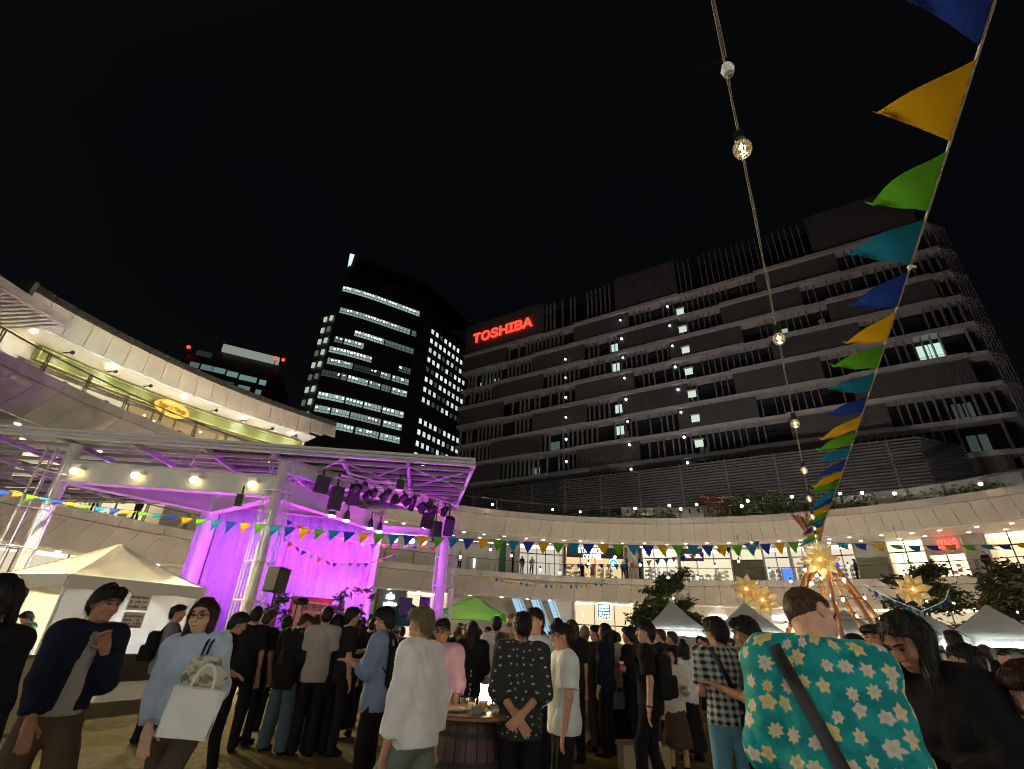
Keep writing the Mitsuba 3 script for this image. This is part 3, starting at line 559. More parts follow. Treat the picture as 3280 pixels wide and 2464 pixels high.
for i, f in enumerate((-74.9, -70.9, -67.3, -59.8, -56.1, -52.5, -49.2)):
    lp = part(UP, 'sign_lamp', MB().bar(at_up(f, -.4, 16.5), at_up(f, -1.25, 16.45), .05).ball(at_up(f, -1.3, 16.42), (.12, .12, .14)), 'm_black')
    spot(at_up(f, -1.22, 16.2), at_up(f, -.3, 15.75), V(1, .95, .42) * 20, 42, 6, w=1.0)
for f in (-78.5, -71.4, -63.8, -56.4, -49.8):
    part(UP, 'soffit_lamp', MB().ball(at_up(f, -1.4, 16.5), .13, 1), 'm_emit', emit=(25, 21, 15), sw=.0)
    spot(at_up(f, -1.4, 16.3), at_up(f, -1.2, 12), V(1, .78, .42) * 42, 85, 40, w=.5)
for a, b, e, z0 in ((-98, -88, .02, 12.7), (-87.6, -77.6, .02, 12.7), (-77.2, -72.2, .62, 13.0), (-71.8, -67.9, .55, 13.0)):
    part(UP, 'lit_blind' if e > .1 else 'dark_window', upblock(MB(), a, b, plus(Rw, -.06), plus(Rw, .04), z0, 15.0, 4), 'm_emit' if e > .1 else 'm_glassdark', **({'emit': V(1, .86, .55) * e * 1.1, 'sw': .06} if e > .1 else {}))
part(UP, 'restaurant_window', upblock(MB(), -67.5, -48, plus(Rw, -.05), plus(Rw, .04), 12.9, 15.1, 12), 'm_emit', emit=(.30, .19, .07))
for f in np.arange(-67.6, -48, 2.4): part(UP, 'mullion', upblock(MB(), f, f + .14, plus(Rw, -.12), plus(Rw, .0), 12.4, 15.3), 'm_frame')
part(UP, 'window_head', upblock(MB(), -77.4, -47, plus(Rw, -.14), plus(Rw, .0), 15.05, 15.3, 14), 'm_frame')
m = MB()
for f in np.arange(-66.8, -49, 1.7): 
    for q in range(2): m.ball(at_up(f + srng.random(), -.1, 13.5 + srng.random() * 1.3), .07, 1)
part(UP, 'table_lamps', m, 'm_emit', emit=(6, 4.6, 2.4), kind='stuff')
for f in (-66.5, -65.0, -62.5, -58.6, -54.6): part(UP, 'table_leg', MB().bar(at_up(f, -.2, 12.6), at_up(f + .35, -.2, 14.2), .16), 'm_white')

# ================================================================ roof garden on the mall
mat('m_leaf', None, 0.5, fn=lambda p, n, uv: mix((0.03, 0.055, 0.015), (0.09, 0.12, 0.03), cell_rand(p.x * 5, p.y * 5, p.z * 5)))
mat('m_leafwarm', None, 0.5, fn=lambda p, n, uv: mix((0.035, 0.05, 0.02), (0.10, 0.105, 0.04), cell_rand(p.x * 5, p.y * 5, p.z * 5)))
mat('m_bark', None, 0.85, fn=lambda p, n, uv: mi.Color3f(0.10, 0.075, 0.05) * (0.6 + 0.8 * fbm(p.x * 20, p.y * 20, p.z * 4)))
def leaves(mb, centres, n, spread, size, rng_):
    c = centres[rng_.integers(0, len(centres), n)] + rng_.normal(size=(n, 3)) * spread
    d = rng_.normal(size=(n, 3)); d[:, 2] *= .5; d /= np.linalg.norm(d, axis=1, keepdims=True)
    u = np.cross(d, rng_.normal(size=(n, 3))); u /= np.linalg.norm(u, axis=1, keepdims=True)
    s_ = size * rng_.uniform(.6, 1.4, (n, 1)); a, b = d * s_, u * s_ * .38
    v = np.stack([c - a, c + b * .9 - a * .1 + V(0, 0, .15) * s_, c + a, c - b * .9 - a * .1 + V(0, 0, .15) * s_], 1).reshape(-1, 3)
    k = np.arange(n) * 4
    return mb.add(v, np.stack([k, k + 1, k + 2, k + 3], 1))
grng = np.random.default_rng(21)
part(MALL, 'garden_deck', cblock(MB(), -46, 66, 32.6, 60, 12.2, 12.36, n=30), 'm_signdark')
GW = thing('garden_wall', 'pale low wall behind the roof garden and its red gate', 'wall'); part(GW, 'panel', cblock(MB(), 8, 66, 40.5, 40.8, 12.3, 15.4, n=24), 'm_wall')
for f in np.arange(9, 28, 1.4): part(GW, 'slot', cblock(MB(), f, f + .25, 40.42, 40.48, 14.7, 15.2), 'm_dark')
for i, (f0, f1, h, dn_) in enumerate(((2, 8.5, .8, 900), (9, 13, .9, 700), (13.2, 16.5, 1.2, 600), (22.5, 27.5, 2.4, 1700), (28, 33, 2.6, 1700), (33.5, 38, 1.8, 900), (39, 45, 1.2, 700), (46, 58, .9, 900), (-9, 0, .6, 500))):
    c = np.array([cy(f, 34.8 + grng.random() * 2.2, 12.5 + grng.random() * h) for f in grng.uniform(f0, f1, 26)])
    k = thing('shrub', 'dark clipped shrubs in the roof garden, %s' % ('low mound left of the first uplight', 'mound beside the uplights', 'small shrub left of the red gate', 'tall bush right of the red gate', 'tall bush behind the bulb string', 'lamp lit bush right of the bulb string', 'low bush above the curved wall', 'dark low hedge at the right', 'flat planting above the stage corner')[i], 'shrub', 'shrubs of the roof garden')
    part(k, 'foliage', leaves(MB(), c, dn_, .32, .16, grng), 'm_leaf')
    part(k, 'planter', cblock(MB(), f0, f1, 34.2, 37.4, 12.3, 12.62, n=4), 'm_dark')
mat('m_red', (0.10, 0.018, 0.014), 0.5)
TG = thing('torii_gate', 'dark red shrine gate standing in the roof garden', 'gate')
tc = V(19.9, 45.9, 0); td = tangent(12.6); tn = V(-td[1], td[0], 0)
for s_ in (-.62, .62): part(TG, 'post', MB().tube([tc + td * s_ * 1.05 + V(0, 0, 12.3), tc + td * s_ + V(0, 0, 14.0)], .09, 10), 'm_red')
part(TG, 'top_beam', MB().tube([tc + td * x + V(0, 0, 14.02 + .07 * (x / 1.25) ** 2) for x in np.linspace(-1.3, 1.3, 7)], .13, 6), 'm_red'); part(TG, 'tie_beam', MB().bar(tc - td * .95 + V(0, 0, 13.55), tc + td * .95 + V(0, 0, 13.55), .14), 'm_red'); part(TG, 'plaque', MB().box(tc + V(0, -.05, 13.78), (.3, .12, .32)), 'm_red')
GL = sorted([(12.2, 45.4, 12.9), (15.1, 44.5, 13.1), (16.0, 44.2, 12.75), (17.3, 43.7, 13.1), (20.6, 42.2, 12.75), (21.1, 42.0, 13.2), (24.1, 40.4, 13.3), (26.9, 38.5, 13.2), (28.1, 37.7, 13.1), (29.7, 36.5, 12.8), (33.3, 33.2, 12.8), (-1.0, 46.2, 12.8), (4.7, 46.6, 12.7), (7.3, 46.6, 12.6)])
for i, g in enumerate(GL):
    g = V(*g); out = unit(g - C0 - V(0, 0, g[2])) * 1.2; g = g + V(out[0], out[1], -.15)
    k = thing('garden_lamp', 'small warm uplight in the roof garden, %s from the left' % ORD[i], 'lamp', 'uplights in the roof garden')
    part(k, 'lens', MB().ball(g, .13, 1), 'm_emit', emit=(22, 17, 9) if i not in (1, 2) else (3, 2.6, 2))
    part(k, 'stake', MB().bar(V(g[0], g[1], 12.3), g - V(0, 0, .1), .06), 'm_black')
    if i in (0, 3, 5, 7, 9, 11, 13): spot(g + V(0, 0, .2), fp(6 + i * 5.4, 42), V(1.0, .90, .80) * UPL, 55, 40, w=.35)
    if i in (0, 3, 4, 6, 8, 9, 11): spot(g + V(0, 0, .25), g + V(out[0] * .6, out[1] * .6, 3), V(1.0, .8, .4) * 3.0, 70, 40, w=.1)

# wash lamps at the rim of the plaza that throw warm pools on the balcony fronts
for i, f in enumerate((-74, -62, -50, -22, -8, 6, 18, 29, 40, 50, 60)):
    p = cy(f, 25.5, GZ + .3); k = thing('wash_lamp', 'small ground lamp at the plaza rim aimed at the balcony, %s from the left' % ORD[i], 'lamp', 'ground lamps at the rim of the plaza')
    part(k, 'body', MB().box(p, (.3, .2, .25), -math.radians(f)), 'm_black'); part(k, 'lens', MB().box(p + V(0, 0, .14), (.24, .14, .02), -math.radians(f)), 'm_emit', emit=(12, 9, 5))
    spot(p + V(0, 0, .2), cy(f, 33.5, 10.2), V(1.0, .80, .56) * WASH * (1.3 if f < -45 else 1), 66, 52, w=.45)

for i, f in enumerate(np.arange(-79, -45, 4.2)):
    p = cy(f, 32.75, 12.62); k = thing('parapet_lamp', 'small lamp on the upper parapet lighting the sweeping roof, %s from the left' % ORD[i], 'lamp', 'lamps on the upper parapet'); part(k, 'body', MB().box(p, (.16, .12, .12), -math.radians(f)), 'm_black')
    spot(p + V(0, 0, .1), cy(f, 36.2, 17.6), V(1.0, .80, .54) * 62, 72, 45, w=.35)
ORD_ = ['first', 'second', 'third', 'fourth', 'fifth', 'sixth', 'seventh', 'eighth', 'ninth', 'tenth'] + ['%dth' % i for i in range(11, 200)]
# ================================================================ open air stage
PL, PC, PR, PBL, PB = V(-14.75, 16.0, 0), V(-7.95, 16.8, 0), V(-2.72, 23.0, 0), V(-11.85, 20.0, 0), V(-5.65, 22.5, 0)
ST = thing('stage_canopy', 'white steel stage canopy with a glass roof lit violet from below', 'stage')
ZR = 6.82
def at(p, z): return V(p[0], p[1], z)
A0, A1, A2, A3 = V(-24.5, 14.65, 0), V(-1.2, 16.45, 0), V(-2.45, 23.5, 0), V(-24.5, 26.0, 0)
ex, ey = unit(A1 - A0), unit(A2 - A1)
def roofpt(s, t): return A0 + (A1 - A0) * s + ((A3 - A0) * (1 - s) + (A2 - A1) * s) * t
mat('m_roofsteel', (.36, .36, .36), .4)
fr = MB()
for a, b in ((A0, A1), (A1, A2), (A2, A3)):
    d = unit(b - a); 
    for dz, w, h in ((0.17, .1, .1), (0.05, .07, .09), (-.06, .12, .06)): fr.bar(at(a, ZR + dz) - d * .04, at(b, ZR + dz) + d * .04, w, h)
part(ST, 'roof_edge_front', fr, 'm_steel')
for i, s in enumerate(np.linspace(0.02, 1, 11)[1:-1]): part(ST, 'roof_beam', MB().bar(at(roofpt(s, 0.0), ZR - .06), at(roofpt(s, 1), ZR - .06), .12, .16), 'm_roofsteel')
for t in (.1, .2, .3, .4, .5, .6, .7, .8, .9): part(ST, 'purlin', MB().bar(at(roofpt(0, t), ZR - .02), at(roofpt(1, t), ZR - .02), .09, .12), 'm_roofsteel')
for i in range(10):
    a, b = i / 10, (i + 1) / 10
    if i % 2 == 1 or i > 6:
        part(ST, 'brace', MB().bar(at(roofpt(a, 0.02), ZR - .16), at(roofpt(b, .42), ZR - .16), .045), 'm_roofsteel'); part(ST, 'brace', MB().bar(at(roofpt(b, 0.02), ZR - .17), at(roofpt(a, .42), ZR - .17), .045), 'm_roofsteel')
mat('m_roofglass', None, 0.06, spec=0.55, fn=lambda p, n, uv: mi.Color3f(0.05, 0.047, 0.05))
for i in range(10):
    for j in range(5):
        c = [roofpt(i / 10 + .004, j / 5 + .008), roofpt((i + 1) / 10 - .004, j / 5 + .008), roofpt((i + 1) / 10 - .004, (j + 1) / 5 - .008), roofpt(i / 10 + .004, (j + 1) / 5 - .008)]
        part(ST, 'roof_pane', MB().hexa([at(q, ZR + .06) for q in c], [at(q, ZR + .075) for q in c]), 'm_roofglass' if i > 5 or j > 2 else 'm_pane')
def post(p, ztop, r=.19, cage=True, side=None):
    k = part(ST, 'post', MB().lathe([(r, GZ), (r, ztop)], p, 20), 'm_steel', smooth=40)
    if cage:
        c = p + (side if side is not None else V(0, 0, 0)); R_ = .46
        rg = MB()
        for z in np.arange(1.0, ztop - .2, 1.15):
            t = trimesh.creation.torus(R_, .028, major_sections=24, minor_sections=6); rg.add(t.vertices + at(c, z), t.faces)
        part(k, 'cage_ring', rg, 'm_steel')
        cg = MB()
        for a in np.arange(8) * math.pi / 4 + .3: cg.bar(c + V(R_ * math.cos(a), R_ * math.sin(a), .9), c + V(R_ * math.cos(a), R_ * math.sin(a), ztop - .25), .03)
        part(k, 'cage_rod', cg, 'm_steel')
    return k
post(PL, 6.7, .2, True, V(-.18, -.2, 0)); post(PC, 6.75, .19, True, V(.0, .05, 0)); post(PR, 6.4, .21, True, V(.1, .05, 0)); post(PBL, 6.3, .28, False); post(PB, 6.3, .14, False)
for (a, b, z0, z1, w, nm) in ((PL, PC, 5.47, 6.08, .3, 'lamp_beam'), (PC, PR, 6.34, 6.74, .26, 'front_beam'), (PL, PBL, 5.45, 6.1, .28, 'rear_beam'), (PC, PBL, 5.42, 6.0, .25, 'cross_beam'), (PC, PB, 5.42, 6.0, .22, 'cross_beam'), (PB, PR, 5.4, 5.62, .2, 'side_beam'), (PBL, PB, 5.75, 6.15, .25, 'back_beam')):
    part(ST, nm, MB().bar(at(a, (z0 + z1) / 2), at(b, (z0 + z1) / 2), w, z1 - z0), 'm_steel')
    m = MB(); m.bar(at(a, z0 - .03), at(b, z0 - .03), w + .1, .05); m.bar(at(a, z1 + .03), at(b, z1 + .03), w + .1, .05); part(ST, nm + '_flange', m, 'm_steel')
nf = unit(V((PC - PL)[1], -(PC - PL)[0], 0))          # towards the left forecourt
for i, s in enumerate((.075, .345, .615, .885)):
    p = PL + (PC - PL) * s + nf * .38; p = at(p, 5.72)
    k = thing('flood_lamp', 'warm white floodlight on the canopy beam, %s' % ('leftmost of four', 'second of four from the left', 'third of four from the left', 'rightmost of four beside the middle post')[i], 'lamp', 'floodlights on the canopy beam')
    part(k, 'housing', MB().box(p + V(0, .1, .16), (.3, .2, .14)), 'm_white'); part(k, 'lens', MB().ball(p, .10, 2), 'm_emit', emit=(10, 8, 3.8), smooth=True)
    spot(p + nf * .3 - V(0, 0, .12), p + nf * 3.4 - V(0, 0, 4.2), V(1.0, .80, .42) * FLOOD, 70, 40, w=1.6)
for s in (.2, .42, .8): part(ST, 'ceiling_lamp', MB().ball(at(roofpt(.36 + s * .15, .3 + s * .1), 6.5), .07, 1), 'm_emit', emit=(12, 12, 16))
# curtain: pleated cloth hung behind the stage
mat('m_curtain', None, 0.75, spec=0.25, sheen=0.5, fn=lambda p, n, uv: mi.Color3f(0.30, 0.29, 0.31) * (0.78 + 0.42 * noise(p.x * 55, p.y * 55, p.z * 55)))
def curtain(a, b, z0, z1, pleat, amp, n=240, bow=0.0, rs=3):
    r = np.random.default_rng(rs); s = np.linspace(0, 1, n); d = b - a; L = np.linalg.norm(d); nn = V(d[1], -d[0], 0) / L
    ph = s * L / pleat * 2 * np.pi + np.cumsum(r.normal(size=n)) * .16; g = []
    for z in np.linspace(z0, z1, 8):
        w = amp * (1.1 - .55 * (z - z0) / (z1 - z0))
        g.append([at(a + d * t + nn * (w * math.sin(q) + bow * 4 * t * (1 - t)), z) for t, q in zip(s, ph)])
    return MB().sheet(g)
cu = thing('stage_curtain', 'tall pleated pale curtain glowing violet at the back of the stage', 'curtain')
part(cu, 'left_drape', curtain(PBL + V(.3, .1, 0), PBL + (PB - PBL) * .47, GZ, 5.75, .42, .06, 260, .1), 'm_curtain', smooth=True)
part(cu, 'right_drape', curtain(PBL + (PB - PBL) * .46, PB - V(.15, .05, 0), GZ, 5.75, .34, .05, 260, .1, 7), 'm_curtain', smooth=True)
part(cu, 'side_drape', curtain(PBL + V(-.25, -.3, 0), PBL + V(.45, .75, 0), GZ, 5.4, .3, .05, 60), 'm_curtain', smooth=True)
# stage floor
sn = unit(V((PR - PC)[1], -(PR - PC)[0], 0))           # towards the audience
dk = MB(); dk.slab([PC[:2] + ey[:2] * .4, PR[:2], PB[:2] + V(.2, .2), PBL[:2] + V(-.2, .2)], .55, .72); solo('stage_floor', dk, 'm_dark', 'dark stage platform behind the crowd', 'stage')
# violet stage lamps
def can(k, p, to, r=.11, L=.3, mat_='m_black'):
    d = unit(np.subtract(to, p)); pts = [np.add(p, d * x) for x in (-L * .6, -L * .5, 0, L * .4)]
    part(k, 'body', MB().tube(pts, [r * .4, r * .85, r, r], 12), mat_, smooth=35)
    part(k, 'yoke', MB().bar(np.add(p, V(0, 0, .32)), np.add(p, V(.0, 0, 0)), .03).bar(np.add(p, V(-.13, 0, .1)), np.add(p, V(.13, 0, .1)), .03), mat_)
VIO = V(0.36, 0.025, 1.0); MAG = V(1.0, 0.06, 0.62)
cb = PB - PC; cn = unit(V(-cb[1], cb[0], 0))
for i, s in enumerate((.42, .56, .82, .93)):
    p = at(PC + cb * s - cn * -.0, 5.3) + unit(V(cb[1], -cb[0], 0)) * .3
    k = thing('stage_lamp', 'hanging stage lamp with a white glowing rim, %s along the inner beam' % ORD[i], 'lamp', 'white rimmed lamps along the inner beam')
    part(k, 'body', MB().lathe([(.06, .42), (.1, .3), (.13, .02), (.13, 0)], p, 14), 'm_dark', smooth=30); part(k, 'lens', MB().lathe([(.001, -.01), (.13, -.01), (.13, .05), (.12, .05)], p, 14), 'm_emit', emit=(7, 7, 10)); part(k, 'hanger', MB().bar(p + V(0, 0, .4), p + V(0, 0, .7), .04), 'm_dark')
mid = PBL + (PB - PBL) * .5; front = unit(V(.45, -.9, 0))
for i, s in enumerate((.12, .34, .56, .78, .95)):
    b = PBL + (PB - PBL) * s; spot(at(b + front * 2.6, 5.2), at(b + V(.1, 0, 0), 2.2), VIO * VIOL, 62, 40, w=1.0)
for s, i_ in ((.66, .6), (.84, 1.0)):
    b = PBL + (PB - PBL) * s; spot(at(b + front * 3.4, 5.3), at(b, 2.5), V(.62, .5, 1) * 60 * i_, 15, 4, w=.8)
for p, q, e in ((V(-9.5, 18.6, .8), V(-9.3, 18.6, 6.5), 16), (V(-6.2, 20.0, .8), V(-5.5, 20.0, 6.5), 20), (V(-4.6, 21.6, .8), V(-3.6, 21.5, 6.5), 16), (V(-12, 18.5, .8), V(-12.5, 18.5, 6.5), 10), (V(-4.5, 18.6, .9), V(-3.2, 18.6, 6.5), 14), (V(-2.2, 20.6, .9), V(-2.6, 20.9, 6.5), 8)):
    spot(p, q, V(.56, .03, .84) * e * VUP, 72, 45, w=.7)
spot(at(PC + (PR - PC) * .45 + sn * 1.1, 6.35), at(PC + (PR - PC) * .5, 6.45), MAG * 8, 75, 50, w=.8)
spot(at(PC + (PR - PC) * .8 + sn * 1.3, 6.3), at(PC + (PR - PC) * .8, 6.45), MAG * 7, 75, 50, w=.8)
# rig of profile lamps in front of the stage and the hanging loudspeakers
rg = thing('lamp_rig', 'steel pipes under the roof corner holding the dark stage lamps', 'frame')
rows = [(.18, 1.35), (.30, .85), (.38, 1.75)]
d_ = unit(PR - PC); Lf = np.linalg.norm(PR - PC)
for off in (.7, 1.15, 1.6):
    part(rg, 'pipe', MB().tube([at(PC + d_ * 1.6 + sn * off, 6.45), at(PC + d_ * (Lf - .6) + sn * off, 6.45)], .03, 8), 'm_steel')
lr = np.random.default_rng(4); li = 0
for off, n in ((.7, 7), (1.15, 8), (1.6, 6)):
    for i in range(n):
        s = 2.2 + (Lf - 3.2) * (i + lr.random() * .5) / n; p = at(PC + d_ * s + sn * off, 6.12)
        k = thing('stage_spotlight', 'black stage spotlight on the %s pipe of the rig, %s from the middle post' % (('inner', 'central', 'outer')[(.7, 1.15, 1.6).index(off)], ORD[i]), 'lamp', 'black spotlights of the rig'); can(k, p, p + V(-.55, .55, -.6) + lr.normal(size=3) * .2, .12, .36)
def speaker(name, label, p, size, rz, tilt, group=None, mat_='m_black'):
    k = thing(name, label, 'loudspeaker', group); R_ = rotz(rz) @ rotx(tilt)
    x, y, z = np.array(size) / 2
    bm = MB(); bm.hexa([p + R_ @ V(*q) for q in ((-x, -y, -z), (x, -y, -z), (x * .7, y, -z), (-x * .7, y, -z))], [p + R_ @ V(*q) for q in ((-x, -y, z), (x, -y, z), (x * .7, y, z), (-x * .7, y, z))])
    part(k, 'cabinet', bm, mat_)
    part(k, 'grille', MB().box(p + R_ @ V(0, -y - .012, 0), (size[0] * .9, .02, size[2] * .92), R=R_), 'm_dark'); return k
for i, (s, off, z, h, rz, ti, lb) in enumerate(((1.35, .35, 6.15, .62, .9, .2, 'leftmost of three near the middle post'), (1.95, .45, 5.75, .85, .75, .05, 'long one of three near the middle post'), (2.5, .7, 6.0, .7, .5, .55, 'tilted one near the middle post'),
                                       (6.2, .8, 5.7, .62, .9, .2, 'leftmost of three at the roof corner'), (6.8, .7, 5.35, .85, .7, .05, 'long one of three at the roof corner'), (7.1, 1.2, 5.6, .75, .3, .5, 'tilted one at the roof corner'))):
    p = at(PC + d_ * s + sn * off, z); k = speaker('hanging_speaker', 'black loudspeaker hanging from the canopy, ' + lb, p, (.42, .4, h), rz, ti, 'loudspeakers hanging from the canopy'); part(k, 'bracket', MB().bar(p + V(0, 0, h * .4), at(p, 6.7), .05), 'm_black')
k = speaker('hanging_box', 'pale grey box hanging among the spotlights at the roof corner', at(PC + d_ * 3.4 + sn * 2.25, 6.35), (.34, .34, .4), .4, 0, None, 'm_white'); labels[k]['category'] = 'box'; part(k, 'bracket', MB().bar(at(PC + d_ * 3.4 + sn * 2.25, 6.5), at(PC + d_ * 3.4 + sn * 2.25, 6.75), .05), 'm_black')
p = V(-8.65, 15.9, 5.05); k = speaker('hanging_box', 'small tan box hanging below the canopy beam beside the middle post', p, (.24, .24, .42), .2, 0, None, 'm_wall'); labels[k]['category'] = 'box'; part(k, 'bracket', MB().bar(p, p + V(0, 0, .5), .04), 'm_dark')
def stand_speaker(p, z, size, label, rz, mt='m_black'):
    k = speaker('loudspeaker', label, at(p, z), size, rz, -.08, None, mt); s_ = thing('speaker_stand', 'black tripod stand under the ' + label, 'stand')
    part(s_, 'pole', MB().tube([at(p, .2), at(p, z - size[2] / 2)], .022, 8), 'm_black')
    for a in (0.3, 2.4, 4.5): part(s_, 'leg', MB().bar(at(p, .75), p + V(.5 * math.cos(a), .5 * math.sin(a), GZ), .03), 'm_black')
stand_speaker(az(-23.2, 15.6), 2.62, (.48, .42, .62), 'black loudspeaker raised in front of the violet curtain', -.45)
stand_speaker(az(-10.3, 21.5), 2.35, (.5, .4, .62), 'dark loudspeaker in front of the dark green tent', .35)
stand_speaker(az(-8.3, 22.6), 2.5, (.42, .4, .55), 'black loudspeaker beside the far canopy post', .3)
for s_i, s in enumerate((.25, .5, .68)):
    p = at(PB + (PR - PB) * s, 5.1); k = thing('stage_lamp', 'dazzling round lamp under the far canopy beam, %s from the left' % ORD[int(s_i)], 'lamp', 'dazzling lamps under the far beam')
    part(k, 'lens', MB().ball(p, .12, 1), 'm_emit', emit=(30, 24, 30)); part(k, 'hanger', MB().bar(p + V(0, 0, .1), p + V(0, 0, .35), .04), 'm_black')
# board on the stage
mat('m_boardred', (0.75, 0.10, 0.07), 0.6); mat('m_boardpink', (0.85, 0.42, 0.34), 0.6); mat('m_ink', (0.10, 0.02, 0.03), 0.6); mat('m_orange', (0.8, 0.32, 0.03), 0.6); mat('m_boardyellow', (0.8, 0.5, 0.06), 0.6)
b0, b1 = az(-21.5, 19.9), az(-17.6, 20.5); bx = unit(b1 - b0); bn = V(bx[1], -bx[0], 0); W_ = np.linalg.norm(b1 - b0); zt_, zb_ = 2.44, 1.05
bo = thing('event_board', 'red festival board with dark lettering and a round emblem on the stage', 'board')
def bpt(x, z, o=0): return b0 + bx * x + V(0, 0, z) + bn * o
def brect(m, x0, x1, z0, z1, o0, o1): m.hexa([bpt(x0, z0, o1), bpt(x1, z0, o1), bpt(x1, z0, o0), bpt(x0, z0, o0)], [bpt(x0, z1, o1), bpt(x1, z1, o1), bpt(x1, z1, o0), bpt(x0, z1, o0)]); return m
part(bo, 'panel', brect(MB(), 0, W_, zb_, zt_, -.05, 0), 'm_boardred'); part(bo, 'inner_panel', brect(MB(), .1, W_ - .14, zb_ + .05, zt_ - .14, .0, .012), 'm_boardpink')
def btext(t, x, z, h, w, m_='m_ink'):
    g = meshkit.text_mesh(t, h, .012, True); g.vertices[:, 0] *= w / g.bounds[1][0]
    part(bo, 'lettering', trimesh.Trimesh(g.vertices @ np.c_[bx, V(0, 0, 1), bn].T + bpt(x, z, .014), g.faces, process=False), m_)
btext('CRAFT FES 2025', .36, 2.02, .2, W_ - .58); btext('T', .58, 1.78, .14, .1)
brect(m := MB(), .34, .5, 1.35, 1.8, .012, .03); part(bo, 'yellow_panel', m, 'm_boardyellow')
for r0, r1, mm_, o in ((0, .3, 'm_ink', .02), (0, .24, 'm_boardred', .026), (0, .17, 'm_ink', .032), (0, .14, 'm_boardpink', .038)):
    t = trimesh.creation.cylinder(r1, .012, sections=28); part(bo, 'emblem_ring', trimesh.Trimesh(t.vertices @ np.c_[bx, V(0, 0, 1), bn].T + bpt(W_ - .42, 1.62, o), t.faces, process=False), mm_)
for x in (.1, W_ - .1): part(bo, 'leg', brect(MB(), x - .03, x + .03, .7, zb_, -.06, -.02), 'm_dark')
spot(at(b0 + bn * 2.2, 4.9), at((b0 + b1) / 2, 1.8), V(1, .45, .4) * 12, 16, 9, w=.25)
prng = np.random.default_rng(8)
for i, (a, D, z, n, lb) in enumerate(((-22.6, 19.6, 1.9, 260, 'dry leafy arrangement left of the red board'), (-16.9, 20.6, 2.35, 140, 'spiky leaf plant above the right end of the red board'), (-14.6, 20.4, 1.9, 220, 'glittering garland of leaves hanging beside the curtain'))):
    k = thing('potted_plant', lb, 'plant'); c = az(a, D); cc = np.array([at(c, z) + prng.normal(size=3) * V(.17, .17, .28 if i != 2 else .6) for _ in range(16)])
    part(k, 'foliage', leaves(MB(), cc, n, .07, .12, prng), 'm_leafwarm'); part(k, 'stem', MB().tube([at(c, .7), at(c, z)], .03, 6), 'm_bark')
# microphone stand shape in front of the board
k = thing('stage_light_stand', 'dark lamp on a two legged stand before the red board', 'lamp'); p = az(-20.6, 18.6); part(k, 'head', MB().lathe([(.02, 2.38), (.2, 2.34), (.24, 2.24), (.2, 2.14), (.02, 2.12)], p, 16), 'm_black', smooth=40)
for s_ in (-1, 1): part(k, 'leg', MB().bar(at(p, 2.15) + bx * .1 * s_, at(p, .72) + bx * (.14 * s_), .035), 'm_black')

# ================================================================ tents
scene['m_tent'] = {'type': 'principledthin', 'base_color': mikit.proc(lambda p, n, uv: mi.Color3f(0.76, 0.78, 0.74) * (0.88 + 0.16 * fbm(p.x * 2, p.y * 2, p.z * 5))), 'roughness': .75, 'diff_trans': .75, 'spec_trans': 0.0}
mat('m_tentwarm', None, 0.75, spec=0.2, fn=lambda p, n, uv: mi.Color3f(0.74, 0.70, 0.60) * (0.9 + 0.14 * fbm(p.x * 2, p.y * 2, p.z * 5)))
scene['m_tentgreen'] = {'type': 'principledthin', 'base_color': {'type': 'rgb', 'value': [.16, .62, .06]}, 'roughness': .7, 'diff_trans': .9, 'spec_trans': 0.0}
scene['m_tentdark'] = {'type': 'principledthin', 'base_color': {'type': 'rgb', 'value': [.02, .15, .06]}, 'roughness': .7, 'diff_trans': .5, 'spec_trans': 0.0}
